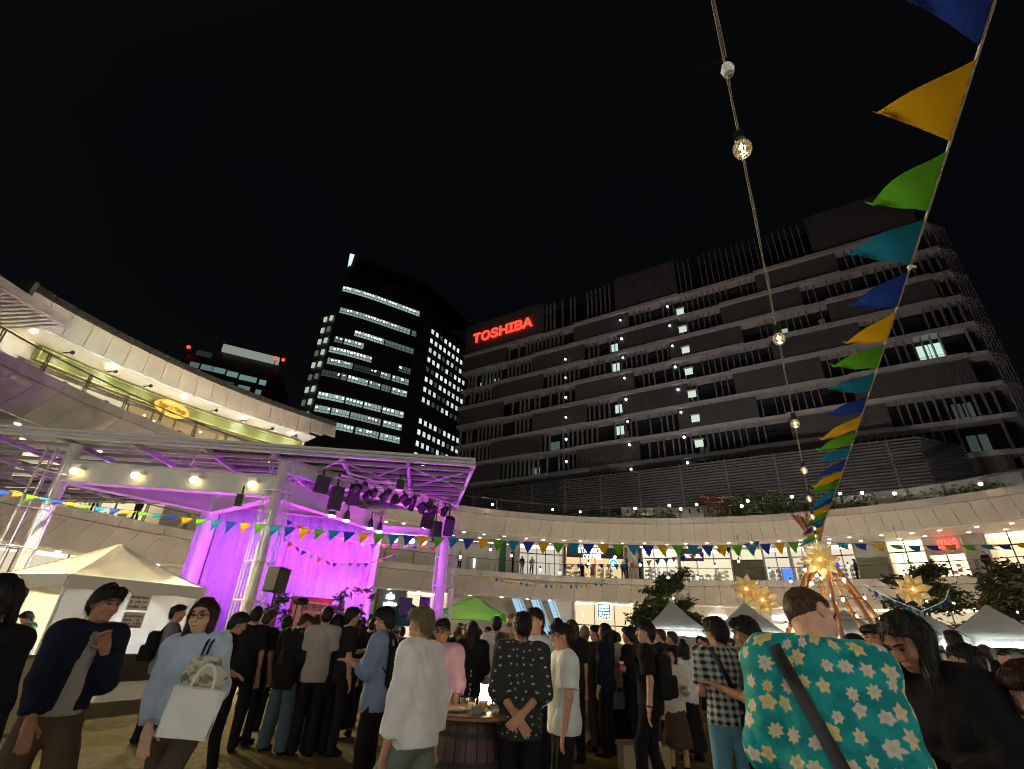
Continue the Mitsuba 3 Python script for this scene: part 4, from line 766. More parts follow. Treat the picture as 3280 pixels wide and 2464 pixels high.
def tent(c, half, rz, zpeak, zeave, label, mt, val=.27, walls=(), strip=None, zwall0=.9, legs=True, group=None, tag=None):
    k = thing('tent', label, 'tent', group); R_ = rotz(rz); c = V(*c)
    cs = [c + R_ @ V(sx * half, sy * half, 0) for sx, sy in ((-1, -1), (1, -1), (1, 1), (-1, 1))]
    roof = MB()
    for i in range(4):
        a, b = cs[i], cs[(i + 1) % 4]; n = 12; g = []
        for t in np.linspace(0, 1, 8):
            row = []
            for s in np.linspace(0, 1, n):
                e = a + (b - a) * s; w = math.sin(math.pi * s)
                z = zeave + (zpeak - zeave) * (t ** 1.18) - .10 * w * t * (1 - t) * 4 * .5
                q = e + (c - e) * t; row.append(V(q[0], q[1], z + .012 * math.sin(s * 23 + i * 2) * (1 - t)))
            g.append(row)
        roof.sheet(g)
        va = MB(); out = unit(V(*( (a + b) / 2 - c)[:2], 0)); ss = np.linspace(0, 1, 14)
        va.sheet([[at(a + (b - a) * s, zeave + .01) + out * .01 for s in ss], [at(a + (b - a) * s, zeave - val + .015 * math.sin(s * 19)) + out * (.03 + .012 * math.sin(s * 31 + i)) for s in ss]])
        part(k, 'valance', va, mt, smooth=True)
    part(k, 'roof', roof, mt, smooth=40)
    for i in range(4):
        if legs: part(k, 'leg', MB().bar(at(cs[i] + (c - cs[i]) * .015, GZ), at(cs[i] + (c - cs[i]) * .015, zeave - .02), .04), 'm_white')
        part(k, 'roof_strut', MB().bar(at(cs[i], zeave - .05), at(c, zpeak - .12), .025), 'm_rail')
    for i, z0 in walls:
        a, b = cs[i], cs[(i + 1) % 4]; inn = (c - (a + b) / 2) * .02
        g = [[at(a + (b - a) * s + inn, z) + unit(V(*((a + b) / 2 - c)[:2], 0)) * .02 * math.sin(s * 9 + z) for s in np.linspace(0, 1, 16)] for z in np.linspace(z0, zeave - .1, 5)]
        part(k, 'side_wall', MB().sheet(g), 'm_tentwall', smooth=True)
    if strip is not None:
        for i in strip[0]:
            a, b = cs[i], cs[(i + 1) % 4]; m = MB().bar(at(a + (b - a) * .06, zeave - val + .02) + (c - (a + b) / 2) * .06, at(a + (b - a) * .94, zeave - val + .02) + (c - (a + b) / 2) * .06, .07, .05)
            part(k, 'lamp_strip', m, 'm_emit', emit=strip[1], sw=strip[2])
    return k, cs
tl, tcs = tent((-9.3, 12.4, 0), 1.49, 1.138, 3.14, 2.27, 'white peaked tent with a printed notice at the left of the stage', 'm_tentwarm', .24, walls=((0, .02), (1, .02), (2, .02)))
R_ = rotz(1.138); fnn = R_ @ V(0, -1, 0); fxx = R_ @ V(1, 0, 0)
fc = V(-9.3, 12.4, 0) + fnn * 1.54
mat('m_paper', (0.66, 0.62, 0.58), 0.6); mat('m_print', (0.30, 0.07, 0.08), 0.6); mat('m_printdark', (0.14, 0.11, 0.06), 0.6)
nt = thing('printed_notice', 'two printed menu sheets hung on the white tent wall', 'notice')
for z0, z1, rows_ in ((1.70, 2.03, ((.86, 'm_printdark', 'アイスコーヒー'), (.55, 'm_print', 'ホットドッグ'), (.2, 'm_printdark', '生ビール 800'))), (1.36, 1.66, ((.84, 'm_printdark', 'クラフトビール'), (.55, 'm_printdark', '350ml 800'), (.28, 'm_print', '前払 当日'), (.08, 'm_print', '2025'))) ):
    sh = MB().box(fc + fxx * -.05 + fnn * .05 + V(0, 0, (z0 + z1) / 2), (.44, .012, z1 - z0), 1.138); pk = part(nt, 'sheet', sh, 'm_paper')
    for fr_, m_, tx_ in rows_:
        z = z0 + (z1 - z0) * fr_ * .85 + .01
        for j in range(7):
            if prng.random() < .82: part(pk, 'print_mark', MB().box(fc + fxx * (-.22 + j * .055) + fnn * .06 + V(0, 0, z), (.03 + prng.random() * .015, .004, .03 + prng.random() * .02), 1.138), m_)
for x, e in ((-.55, 1.0), (.9, .8)):
    spot(fc + fxx * x * .9 - fnn * .5 + V(0, 0, 2.02), fc + fxx * x - fnn * .2 + V(0, 0, .9), V(.95, 1, 1) * 26, 80, 50, w=.6)
part(tl, 'counter', MB().box(fc + fnn * -.1 + fxx * .55 + V(0, 0, .62), (1.5, .3, .5), 1.138), 'm_signdark')
for i, (c, h, rz, zp, ze, lb) in enumerate((((9.0, 28.0, 0), 1.55, -.25, 3.5, 2.1, 'white peaked tent in front of the leafy tree'), ((12.1, 26.2, 0), 1.55, -.45, 3.5, 2.1, 'white peaked tent behind the man in the beach shirt'), ((15.7, 24.2, 0), 1.5, -.5, 3.2, 2.1, 'white peaked tent behind the tall poles'), ((17.4, 22.3, 0), 1.65, -.7, 3.4, 2.15, 'white peaked tent behind the woman with a black bob'), ((19.3, 20.8, 0), 1.65, -.75, 3.4, 2.15, 'white peaked tent at the right edge'))):
    tent(c, h, rz, zp, ze, lb, 'm_tent', .27, walls=((2, -.05), (1, -.05), (3, -.05)) if i != 0 else ((2, -.05),), strip=((0,), V(.95, 1, 1.0) * TSTRIP, .45), group='white market tents on the right')
tent((-1.5, 29.3, 0), 1.75, -.15, 3.35, 2.45, 'bright green peaked tent glowing from inside', 'm_tentgreen', .3)
spot((-1.5, 29.3, .9), (-1.5, 29.3, 3), V(.9, 1, .7) * 60, 80, 60, w=.5); spot((-2.2, 25.8, 3.4), (-1.4, 29, 2.6), V(.9, 1, .8) * 14, 45, 30, w=.2)
tent((-4.95, 28.3, 0), 1.9, -.1, 2.85, 2.0, 'dark green peaked tent behind the dark loudspeaker', 'm_tentdark', .3)

# ================================================================ pole tripod with bulbs, pennants, bulb string
mat('m_pole', None, 0.6, fn=lambda p, n, uv: mi.Color3f(0.36, 0.15, 0.06) * (0.6 + 0.7 * fbm(p.x * 6, p.y * 6, p.z * 2)))
TPT = V(8.5, 13.55, 4.12)
TP = thing('pole_frame', 'tall cone of brown wooden poles tied near the top', 'frame')
prg = np.random.default_rng(3); feet = []
for i in range(8):
    a = i * math.pi / 4 + .25 + prg.normal() * .08; foot = V(TPT[0] + 2.1 * math.cos(a), TPT[1] + 2.1 * math.sin(a), GZ); top = TPT + (TPT - foot) * (.17 + .04 * prg.random()) + V(.05 * math.cos(a + 1.6), .05 * math.sin(a + 1.6), 0) * 2
    feet.append((foot, top)); part(TP, 'pole', MB().tube([foot, foot + (top - foot) * .5, top], [.055, .05, .04], 9), 'm_pole', smooth=40)
t = trimesh.creation.torus(.16, .05, 20, 8); part(TP, 'rope_binding', trimesh.Trimesh(t.vertices * V(1, 1, 1.6) + TPT + V(0, 0, -.05), t.faces), 'm_tentwarm')
WB = V(1.0, .70, .32)
scene['m_bulbglass'] = {'type': 'blendbsdf', 'weight': .22, 'a': {'type': 'thindielectric', 'int_ior': 1.3}, 'b': {'type': 'principledthin', 'base_color': {'type': 'rgb', 'value': [.9, .75, .5]}, 'roughness': .5, 'diff_trans': 1.2, 'spec_trans': 0.0}}
def bulb(name, label, p, group, r=.034, e=1.0, full=False, parent=None):
    k = thing(name, label, 'bulb', group)
    if full:
        fm_ = MB()
        for j in range(4): fm_.tube([p + V(.3 * r * math.cos(j * 1.57 + z * 9), .3 * r * math.sin(j * 1.57 + z * 9), z) for z in np.linspace(-r, r * .9, 6)], r * .13, 5)
        part(k, 'filament', fm_, 'm_emit', emit=WB * 70 * e); part(k, 'inner_glow', MB().ball(p, (r * .42, r * .42, r * .8), 1), 'm_emit', emit=WB * 5)
        part(k, 'glass', MB().ball(p - V(0, 0, .004), (r * 1.15, r * 1.15, r * 1.4), 2), 'm_bulbglass', smooth=True)
    else: part(k, 'glow', MB().ball(p, r, 1), 'm_emit', emit=WB * 40 * e + 8 * e)
    part(k, 'socket', MB().lathe([(.001, .075), (.018, .075), (.02, .03), (.014, .02)], p + V(0, 0, r * .6), 10), 'm_black'); return k
# bulbs wound up the poles
bw = thing('bulb_wire', 'dark wire wound up the wooden poles with its bulbs', 'wire'); pts = []
k_ = 0
for i in range(34):
    z = 1.0 + i * .098; a = i * 1.35 + .4; rad = 2.12 * (1 - (z - GZ) / (TPT[2] - GZ)) + .07; p = V(TPT[0] + rad * math.cos(a), TPT[1] + rad * math.sin(a), z); pts.append(p)
    bulb('frame_bulb', 'small warm bulb on the wooden pole frame, %s from the bottom' % ORD[i], p, 'bulbs on the pole frame', .04, 1.0)
part(bw, 'cable', MB().tube(pts, .007, 5), 'm_black')
for z, e in ((3.6, 9), (2.5, 12), (1.5, 9)): scene['pole_glow_%d' % int(z * 10)] = {'type': 'point', 'position': [TPT[0], TPT[1], z], 'intensity': {'type': 'rgb', 'value': (WB * e * .4).tolist()}, 'sampling_weight': .5}
# overhead bulb string
def sagline(a, b, sag, n=60, ext=0.0):
    t = np.linspace(-ext, 1, n)[:, None]; L = V(*a) * (1 - t) + V(*b) * t; L[:, 2] -= sag * 4 * (t * (1 - t))[:, 0]; return L
SB = sagline((.564, .778, 3.357), TPT + V(0, 0, .03), .34, 90, .06); seg = np.r_[0, np.cumsum(np.linalg.norm(np.diff(SB, axis=0), axis=1))]
s0 = np.interp(0, (SB - V(.564, .778, 3.357))[:, 1], seg)
def along(L, sg, d): return V(*[np.interp(d, sg, L[:, i]) for i in range(3)])
mat('m_cord', (0.30, 0.26, 0.22), 0.6)
sw_ = thing('bulb_line', 'thin cord running from overhead down to the wooden pole frame', 'cord'); part(sw_, 'cord', MB().tube(SB, .0038, 6), 'm_cord'); part(sw_, 'wire', MB().tube(SB + V(.006, 0, .012) + np.c_[np.sin(seg * 14), np.cos(seg * 9), np.zeros(len(seg))] * .004, .0022, 5), 'm_cord')
for i in range(9):
    p = along(SB, seg, s0 + .491 + 1.417 * i) + V(0, 0, -.085); bulb('string_bulb', 'clear glowing filament bulb on the overhead cord, %s' % ('nearest to the camera', 'second from the camera', 'third from the camera', 'fourth from the camera', 'fifth from the camera', 'sixth from the camera', 'seventh from the camera', 'eighth from the camera', 'ninth from the camera')[i], p, 'bulbs of the overhead cord', .029, 1.1, True)
    if i < 7: scene['bulb_light_%d' % i] = {'type': 'point', 'position': (p + V(0, 0, -.07)).tolist(), 'intensity': {'type': 'rgb', 'value': (WB * .55).tolist()}, 'sampling_weight': .15}
p = along(SB, seg, s0 + .2); k = thing('dead_bulb', 'unlit milky bulb hanging where two cords meet overhead', 'bulb'); part(k, 'glass', MB().lathe([(.004, 0), (.016, -.012), (.022, -.035), (.016, -.06), (.003, -.066)], p + V(.004, 0, -.005), 12), 'm_white', smooth=50); part(k, 'socket', MB().lathe([(.012, .03), (.013, 0)], p, 10), 'm_black'); part(k, 'side_cord', MB().tube([p, p + V(-.03, .01, .012), p + V(-.07, .03, .008)], .002, 5), 'm_black')
# pennants
PC_ = {'yellow': (.78, .45, .015), 'green': (.12, .42, .03), 'teal': (.02, .22, .36), 'blue': (.025, .06, .34)}
for n_, c_ in PC_.items(): scene['m_flag_' + n_] = {'type': 'principledthin', 'base_color': {'type': 'rgb', 'value': list(c_)}, 'roughness': .8, 'diff_trans': .7, 'spec_trans': 0.0}
SEQ = ('blue', 'yellow', 'green', 'teal')
def flagmesh(a, b, drop, side, wave, n=9, r_=None):
    """pennant between the points a, b of its cord, hanging along drop and blown towards side"""
    g = []; L = np.linalg.norm(b - a)
    for i in range(n):
        t = i / (n - 1); row = []
        for j in range(n):
            s = j / (n - 1); base = a + (b - a) * (.5 + (s - .5) * (1 - t)); 
            row.append(base + drop * t + side * t * t + unit(np.cross(b - a, drop)) * wave * math.sin(t * 4.0 + s * 2.2) * t)
        g.append(row)
    return MB().sheet(g)
LA = sagline((2.196, 1.197, 4.318), TPT + V(0, 0, .03), .089, 120, .30); sga = np.r_[0, np.cumsum(np.linalg.norm(np.diff(LA, axis=0), axis=1))]
a0 = np.interp(2.196, LA[:, 0], sga)
ro = thing('pennant_line', 'pale twisted cord from overhead right to the pole frame', 'rope'); part(ro, 'rope', MB().tube(LA, .009, 6), 'm_tentwarm'); pk = along(LA, sga, a0 + .218 + .563 * 2.93); part(ro, 'knot', MB().ball(pk, .02, 1).ball(pk + V(.03, 0, .004), (.022, .012, .012), 1), 'm_tentwarm')
frng = np.random.default_rng(6)
for i in range(-2, 23):
    s = a0 + .218 + .563 * i; a, b = along(LA, sga, s), along(LA, sga, s + .50)
    cname = SEQ[(i + 1) % 4]; d = unit(b - a)
    m = flagmesh(a, b, V(-.50, -.06, -.22 + frng.normal() * .04) * (1 + frng.normal() * .05), V(-.06, .03, .05 + frng.normal() * .04), .06 + frng.normal() * .015)
    kk = solo('pennant', m, 'm_flag_' + cname, '%s pennant streaming left from the overhead cord, %s from the camera end' % (cname, ORD[i + 2]), 'pennant', 'pennants on the overhead cord', smooth=True)
BP = np.array([[-17.5, 13, 5.1], [-13.46, 13, 4.43], [-10.86, 13, 4.11], [-8.36, 13, 3.93], [-5.91, 13, 3.82], [-3.49, 13, 3.74], [-1.08, 13, 3.73], [1.32, 13, 3.72], [3.72, 13, 3.77], [6.15, 13, 3.88], [8.2, 13.1, 4.1]])
BP2 = np.array([[8.6, 13.2, 4.1], [10.6, 12.9, 4.05], [13.0, 12.6, 4.15], [16.0, 12.2, 4.45], [20.0, 12.0, 5.0]])
bi = 0
for j_, BPx in enumerate((BP, BP2)):
    sg_ = np.r_[0, np.cumsum(np.linalg.norm(np.diff(BPx, axis=0), axis=1))]; ss = np.arange(0, sg_[-1], .15)
    L = np.array([along(BPx, sg_, q) for q in ss])
    k = thing('flag_line', ('long level cord across the plaza in front of the stage', 'cord from the pole frame to the right edge')[j_], 'rope'); part(k, 'cord', MB().tube(L, .007, 5), 'm_cord')
    s = .2; fi = 0
    while s < sg_[-1] - .45:
        w = .315; a, b = along(BPx, sg_, s), along(BPx, sg_, s + w); cname = ('green', 'teal', 'blue', 'yellow')[bi % 4]; wind = (1.0 if a[0] < -8 else .25) * (.5 + frng.random())
        if j_ == 1: wind = .9 + frng.random() * .6
        m = flagmesh(a, b, V(-.02, -.02, -.33 + .07 * wind), V(-.14 * wind * (1 if a[0] < 0 else -1 * (frng.random() - .3)), -.12 * wind, .07 * wind), .03 + .03 * wind)
        kk = solo('bunting_flag', m, 'm_flag_' + cname, '%s triangular flag, %s from the left on the %s' % (cname, ORD[fi], ('level cord across the plaza', 'cord at the right edge')[j_]), 'flag', 'flags on the level cord', smooth=True); fi += 1
        s += .388 if j_ == 0 else .43; bi += 1
# small garlands
PAS = {'pink': (.75, .12, .16), 'orange': (.75, .28, .04), 'violet': (.12, .06, .4), 'white': (.7, .66, .6), 'lime': (.35, .5, .06)}
for n_, c_ in PAS.items(): flatmat('m_small_' + n_, c_)
def garland(label, pts, n, size, cols):
    k = thing('garland', label, 'garland'); pts = np.array(pts, float); tt = np.linspace(0, 1, len(pts)); L = np.array([V(*[np.interp(t, tt, pts[:, i]) for i in range(3)]) for t in np.linspace(0, 1, n + 1)])
    part(k, 'cord', MB().tube(L, .012, 5), 'm_white')
    for i in range(n):
        a, b = L[i] + (L[i + 1] - L[i]) * .15, L[i] + (L[i + 1] - L[i]) * .8
        part(k, 'flag', flagmesh(a, b, V(frng.normal() * .05, -.03, -size * (.8 + frng.random() * .4)), V(frng.normal() * .08, 0, .03), .03, 4), cols[i % len(cols)])
garland('garland of small pink and violet flags sagging before the curtain', [(-8.2, 17.4, 4.6), (-7.4, 18.2, 4.0), (-6.4, 19.2, 3.65), (-5.4, 20.3, 3.8), (-4.4, 21.2, 4.35)], 18, .2, ['m_small_pink', 'm_small_violet', 'm_small_white', 'm_small_orange'])
garland('upper garland of small flags before the curtain', [(-8.4, 18.0, 5.1), (-7.3, 19.2, 4.75), (-6.0, 20.6, 4.6), (-4.4, 21.6, 4.75), (-3.0, 22.6, 4.9)], 16, .22, ['m_small_white', 'm_small_violet', 'm_small_orange', 'm_small_pink'])
garland('garland of crumpled coloured flags along the first floor parapet', [cy(f, 33.0, 6.35 - .5 * math.sin((f + 18) / 22 * math.pi)) for f in np.linspace(-18, 4, 12)], 26, .35, ['m_small_lime', 'm_small_orange', 'm_small_white', 'm_flag_blue', 'm_flag_teal'])
garland('garland of orange and violet flags rising across the coffee shop', [(4.2, 37, 6.2), (8, 35, 6.1), (12.0, 33, 6.6), (16, 31, 7.4)], 24, .42, ['m_flag_blue', 'm_small_orange', 'm_small_violet', 'm_flag_teal', 'm_small_pink'])
garland('dark teal garland drooping right of the pole frame', [(9.4, 13.4, 3.1), (9.9, 13.2, 2.75), (10.4, 13.0, 2.5), (10.9, 12.8, 2.75), (11.0, 12.7, 3.0)], 14, .2, ['m_flag_teal', 'm_flag_blue', 'm_flag_teal'])
# gold paper flowers
scene['m_goldpaper'] = {'type': 'principledthin', 'base_color': {'type': 'rgb', 'value': [.90, .76, .42]}, 'roughness': .6, 'diff_trans': 1.0, 'spec_trans': 0.0}
for i, (p, r) in enumerate(((V(8.15, 13.0, 3.62), .46), (V(5.95, 12.67, 2.8), .36), (V(6.22, 12.5, 2.56), .38), (V(8.72, 10.95, 2.78), .34))):
    k = thing('paper_flower', 'glowing gold paper flower, %s' % ('large one tied on the pole frame', 'upper of the pair left of the pole frame', 'lower of the pair left of the pole frame', 'single one in front of the dark trees at the right')[i], 'flower', 'gold paper flowers')
    d = unit(V(0, 0, 1.6) - p); x = unit(np.cross(d, V(0, 0, 1))); y = np.cross(x, d)
    for lay, (n, rr, zz) in enumerate(((8, 1.0, 0), (7, .62, .05))):
        for j in range(n):
            a = (j + lay * .5) / n * 2 * math.pi + i; g = []
            for t in np.linspace(0, 1, 6):
                w = r * rr * .27 * math.sin(math.pi * (.08 + .92 * t ** .8)); c_ = p + d * (zz + (.05 + .16 * lay) * r * t ** 2 + (.05 * r if j % 2 else 0)) + (x * math.cos(a) + y * math.sin(a)) * r * rr * (.08 + .92 * t); q = -x * math.sin(a) + y * math.cos(a)
                g.append([c_ - q * w + d * .10 * r, c_, c_ + q * w + d * .10 * r])
            part(k, 'petal', MB().sheet(g), 'm_goldpaper', smooth=True)
    part(k, 'lamp', MB().ball(p - d * .06, .05, 1), 'm_emit', emit=(30, 20, 7))
    scene['flower_glow_%d' % i] = {'type': 'point', 'position': (p - d * .12).tolist(), 'intensity': {'type': 'rgb', 'value': (V(1, .86, .52) * .8).tolist()}, 'sampling_weight': .2}
    scene['flower_front_%d' % i] = {'type': 'point', 'position': (p + d * .16).tolist(), 'intensity': {'type': 'rgb', 'value': (V(1, .9, .6) * .12).tolist()}, 'sampling_weight': .15}
    if i: part(k, 'wire', MB().bar(p, V(p[0], p[1], 4.1), .008), 'm_cord')

# ================================================================ trees on the plaza
def tree(label, c, h, crown, n, rs, mt, size=.13, trunk=.09):
    r = np.random.default_rng(rs); k = thing('plaza_tree', label, 'tree'); c = V(*c); tm_ = MB()
    top = c + V(r.normal() * .2, r.normal() * .2, h * .8); tm_.tube([c, c + (top - c) * .4 + V(.06, 0, 0), top], [trunk, trunk * .8, trunk * .25], 9); tips = []
    for i in range(26):
        t = r.uniform(.35, 1); p = c + (top - c) * t; a = r.uniform(0, 6.28); L = crown[0] * (1.1 - .55 * t) * r.uniform(.6, 1.05); q = p + V(L * math.cos(a), L * math.sin(a), crown[1] * r.uniform(-.05, .3)); mid_ = (p + q) / 2 + V(0, 0, .12 * L)
        tm_.tube([p, mid_, q], [trunk * .3, trunk * .18, .008], 5)
        for s in np.linspace(.35, 1, 6): b = p * (1 - s) ** 2 + 2 * mid_ * s * (1 - s) + q * s * s; tips += [b + r.normal(size=3) * V(.16, .16, .07) * crown[0] * .3 for _ in range(2)]
    part(k, 'trunk', tm_, 'm_bark'); part(k, 'crown', leaves(MB(), np.array(tips), n, .11 * crown[0] * .5, size, r), mt)
tree('leafy young tree in front of the pale ground floor wall', (9.75, 31.0, GZ), 6.0, (2.7, 2.2), 5200, 1, 'm_leaf', .17)
tree('dark tree behind the gold flower at the right', (20.2, 25.0, GZ), 6.3, (2.5, 2.3), 4200, 2, 'm_leafwarm', .14)
tree('dark tree at the right edge of the plaza', (21.5, 21.5, GZ), 5.8, (2.6, 2.2), 4600, 3, 'm_leafwarm', .14)
tree('dark tree behind the right hand tents', (24.0, 24.5, GZ), 6.4, (2.4, 2.2), 3400, 4, 'm_leafwarm', .15)
for i, (x, y, z) in enumerate(((9.6, 29.4, 3.7), (18.6, 22.8, 3.6), (19.6, 22.6, 3.55), (20.1, 21.6, 2.95), (19.5, 19.8, 3.1), (20.4, 19.4, 4.0), (21.4, 19.4, 3.0))):
    bulb('tree_bulb', 'small warm bulb hanging in a plaza tree, %s from the left' % ORD[i], V(x, y, z), 'bulbs in the plaza trees', .04, 1.0); scene['tree_glow_%d' % i] = {'type': 'point', 'position': [x, y, z - .1], 'intensity': {'type': 'rgb', 'value': (WB * (3.5 if i == 0 else .8)).tolist()}, 'sampling_weight': .15}
# small clear bulbs on the level cord in front of the shops
for i in range(16):
    x = -1.2 + i * .68 + frng.normal() * .1; bulb('cord_bulb', 'tiny warm bulb below the level cord of flags, %s from the left' % ORD[i], V(x, 13.4, 3.25 + .25 * math.sin(i * 1.3) + .004 * (x - 3) ** 2), 'tiny bulbs below the level cord', .032, .8)
# ================================================================ people: implicit bodies turned into meshes
class Field:
    """a signed distance grid that pieces are blended into, and its surface net"""
    def __init__(s, lo, hi, h):
        s.h = h; s.ax = [np.arange(a - 3 * h, b + 3 * h, h) for a, b in zip(lo, hi)]; s.g = np.full([len(a) for a in s.ax], 0.5, np.float32)
    def sub(s, lo, hi, pad):
        sl = [slice(max(0, np.searchsorted(a, l - pad)), np.searchsorted(a, u + pad)) for a, l, u in zip(s.ax, lo, hi)]
        return tuple(sl), (s.ax[0][sl[0]][:, None, None].astype(np.float32), s.ax[1][sl[1]][None, :, None].astype(np.float32), s.ax[2][sl[2]][None, None, :].astype(np.float32))
    def put(s, d, sl, k):
        g = s.g[sl]
        if k <= 0: s.g[sl] = np.minimum(g, d)
        else:
            e = np.maximum(k - np.abs(g - d), 0) / k; s.g[sl] = np.minimum(g, d) - e * e * k * .25
    def cut(s, d, sl): s.g[sl] = np.maximum(s.g[sl], d)
    def cap(s, a, b, ra, rb=None, k=.03, flat=None, fdir=None, end=None, neg=False):
        """rounded cone; flat (0-1) squeezes it along fdir; end = (point, outward direction) cuts it off flat"""
        rb = ra if rb is None else rb; a = np.asarray(a, float); b = np.asarray(b, float); r = max(ra, rb)
        sl, (X, Y, Z) = s.sub(np.minimum(a, b) - r, np.maximum(a, b) + r, k + 2 * s.h)
        d = b - a; L2 = d @ d + 1e-12; px, py, pz = X - a[0], Y - a[1], Z - a[2]
        t = np.clip((px * d[0] + py * d[1] + pz * d[2]) / L2, 0, 1)
        qx, qy, qz = px - t * d[0], py - t * d[1], pz - t * d[2]
        if flat:
            f = qx * fdir[0] + qy * fdir[1] + qz * fdir[2]; n2 = qx * qx + qy * qy + qz * qz + f * f * (1 / flat ** 2 - 1)
        else: n2 = qx * qx + qy * qy + qz * qz
        D = np.sqrt(n2) - (ra + (rb - ra) * t)
        if flat: D = D * (.5 + .5 * flat)
        if end is not None:
            p, n = end; D = np.maximum(D, (X - p[0]) * n[0] + (Y - p[1]) * n[1] + (Z - p[2]) * n[2])
        if neg: s.g[sl] = np.maximum(s.g[sl], -D)
        else: s.put(D, sl, k)
    def ell(s, c, r, k=.03, R=None, neg=False, only=None):
        c = np.asarray(c, float); r = np.asarray(r, float); m = r.max()
        sl, (X, Y, Z) = s.sub(c - m, c + m, k + 2 * s.h); X, Y, Z = X - c[0], Y - c[1], Z - c[2]
        if R is not None: X, Y, Z = (X * R[0, i] + Y * R[1, i] + Z * R[2, i] for i in range(3))
        k0 = np.sqrt((X / r[0]) ** 2 + (Y / r[1]) ** 2 + (Z / r[2]) ** 2); k1 = np.sqrt((X / r[0] ** 2) ** 2 + (Y / r[1] ** 2) ** 2 + (Z / r[2] ** 2) ** 2) + 1e-6
        D = k0 * (k0 - 1) / k1
        if only is not None:
            for n, o in only: D = np.maximum(D, X * n[0] + Y * n[1] + Z * n[2] - o)
        if neg: s.g[sl] = np.maximum(s.g[sl], -D)
        else: s.put(D, sl, k)
    def plane(s, p, n):
        X, Y, Z = s.ax[0][:, None, None], s.ax[1][None, :, None], s.ax[2][None, None, :]; s.g = np.maximum(s.g, ((X - p[0]) * n[0] + (Y - p[1]) * n[1] + (Z - p[2]) * n[2]).astype(np.float32))
    def mesh(s):
        g = s.g; S = g < 0; nx, ny, nz = [n - 1 for n in g.shape]
        cnt = sum(S[i:nx + i, j:ny + j, k:nz + k].astype(np.int8) for i in (0, 1) for j in (0, 1) for k in (0, 1))
        I, J, K = np.nonzero((cnt > 0) & (cnt < 8)); idx = np.full((nx, ny, nz), -1, np.int32); idx[I, J, K] = np.arange(len(I))
        cv = {o: g[I + o[0], J + o[1], K + o[2]] for o in np.ndindex(2, 2, 2)}; P = np.zeros((len(I), 3)); C = np.zeros(len(I))
        for o in np.ndindex(2, 2, 2):
            for ax in range(3):
                if o[ax]: continue
                q = list(o); q[ax] = 1; a, b = cv[o], cv[tuple(q)]; m = (a < 0) != (b < 0); t = np.where(m, a / (a - b + 1e-12), 0)
                e = np.array(o, float)[None] + np.eye(3)[ax][None] * t[:, None]; P += e * m[:, None]; C += m
        P = P / C[:, None] + np.c_[I, J, K]; v = np.c_[s.ax[0][0] + P[:, 0] * s.h, s.ax[1][0] + P[:, 1] * s.h, s.ax[2][0] + P[:, 2] * s.h]
        F = []
        for ax in range(3):
            a = [slice(None)] * 3; b = [slice(None)] * 3; a[ax] = slice(0, -1); b[ax] = slice(1, None); A, B = S[tuple(a)], S[tuple(b)]
            i, j, k = np.nonzero(A != B); inside = A[i, j, k]; c = np.c_[i, j, k]; u, w = [(1, 2), (2, 0), (0, 1)][ax]
            ok = (c[:, u] > 0) & (c[:, w] > 0) & (c[:, u] < idx.shape[u]) & (c[:, w] < idx.shape[w]); c = c[ok]; inside = inside[ok]
            du, dw = np.eye(3, dtype=int)[u], np.eye(3, dtype=int)[w]; q = [c - du - dw, c - dw, c, c - du]; q = np.stack([idx[x[:, 0], x[:, 1], x[:, 2]] for x in q], 1)
            q[~inside] = q[~inside][:, ::-1]; F.append(q)
        F = np.vstack(F); F = F[(F >= 0).all(1)]; F = np.vstack([F[:, [0, 1, 2]], F[:, [0, 2, 3]]])
        return v, F
def crumple(v, f, amp, freq, seed=0, squash=(1, 1, .45)):
    """soft folds: moves the vertices along their normals"""
    if not amp: return v
    n = trimesh.Trimesh(v, f, process=False).vertex_normals; w = meshkit.fbm(v * freq * np.array(squash) + seed * 7.3 + np.c_[v[:, 2], v[:, 2] * 0, v[:, 0]] * 3, 2, seed); return v + n * ((np.abs(w - .5) * 3 - .45) * amp)[:, None]

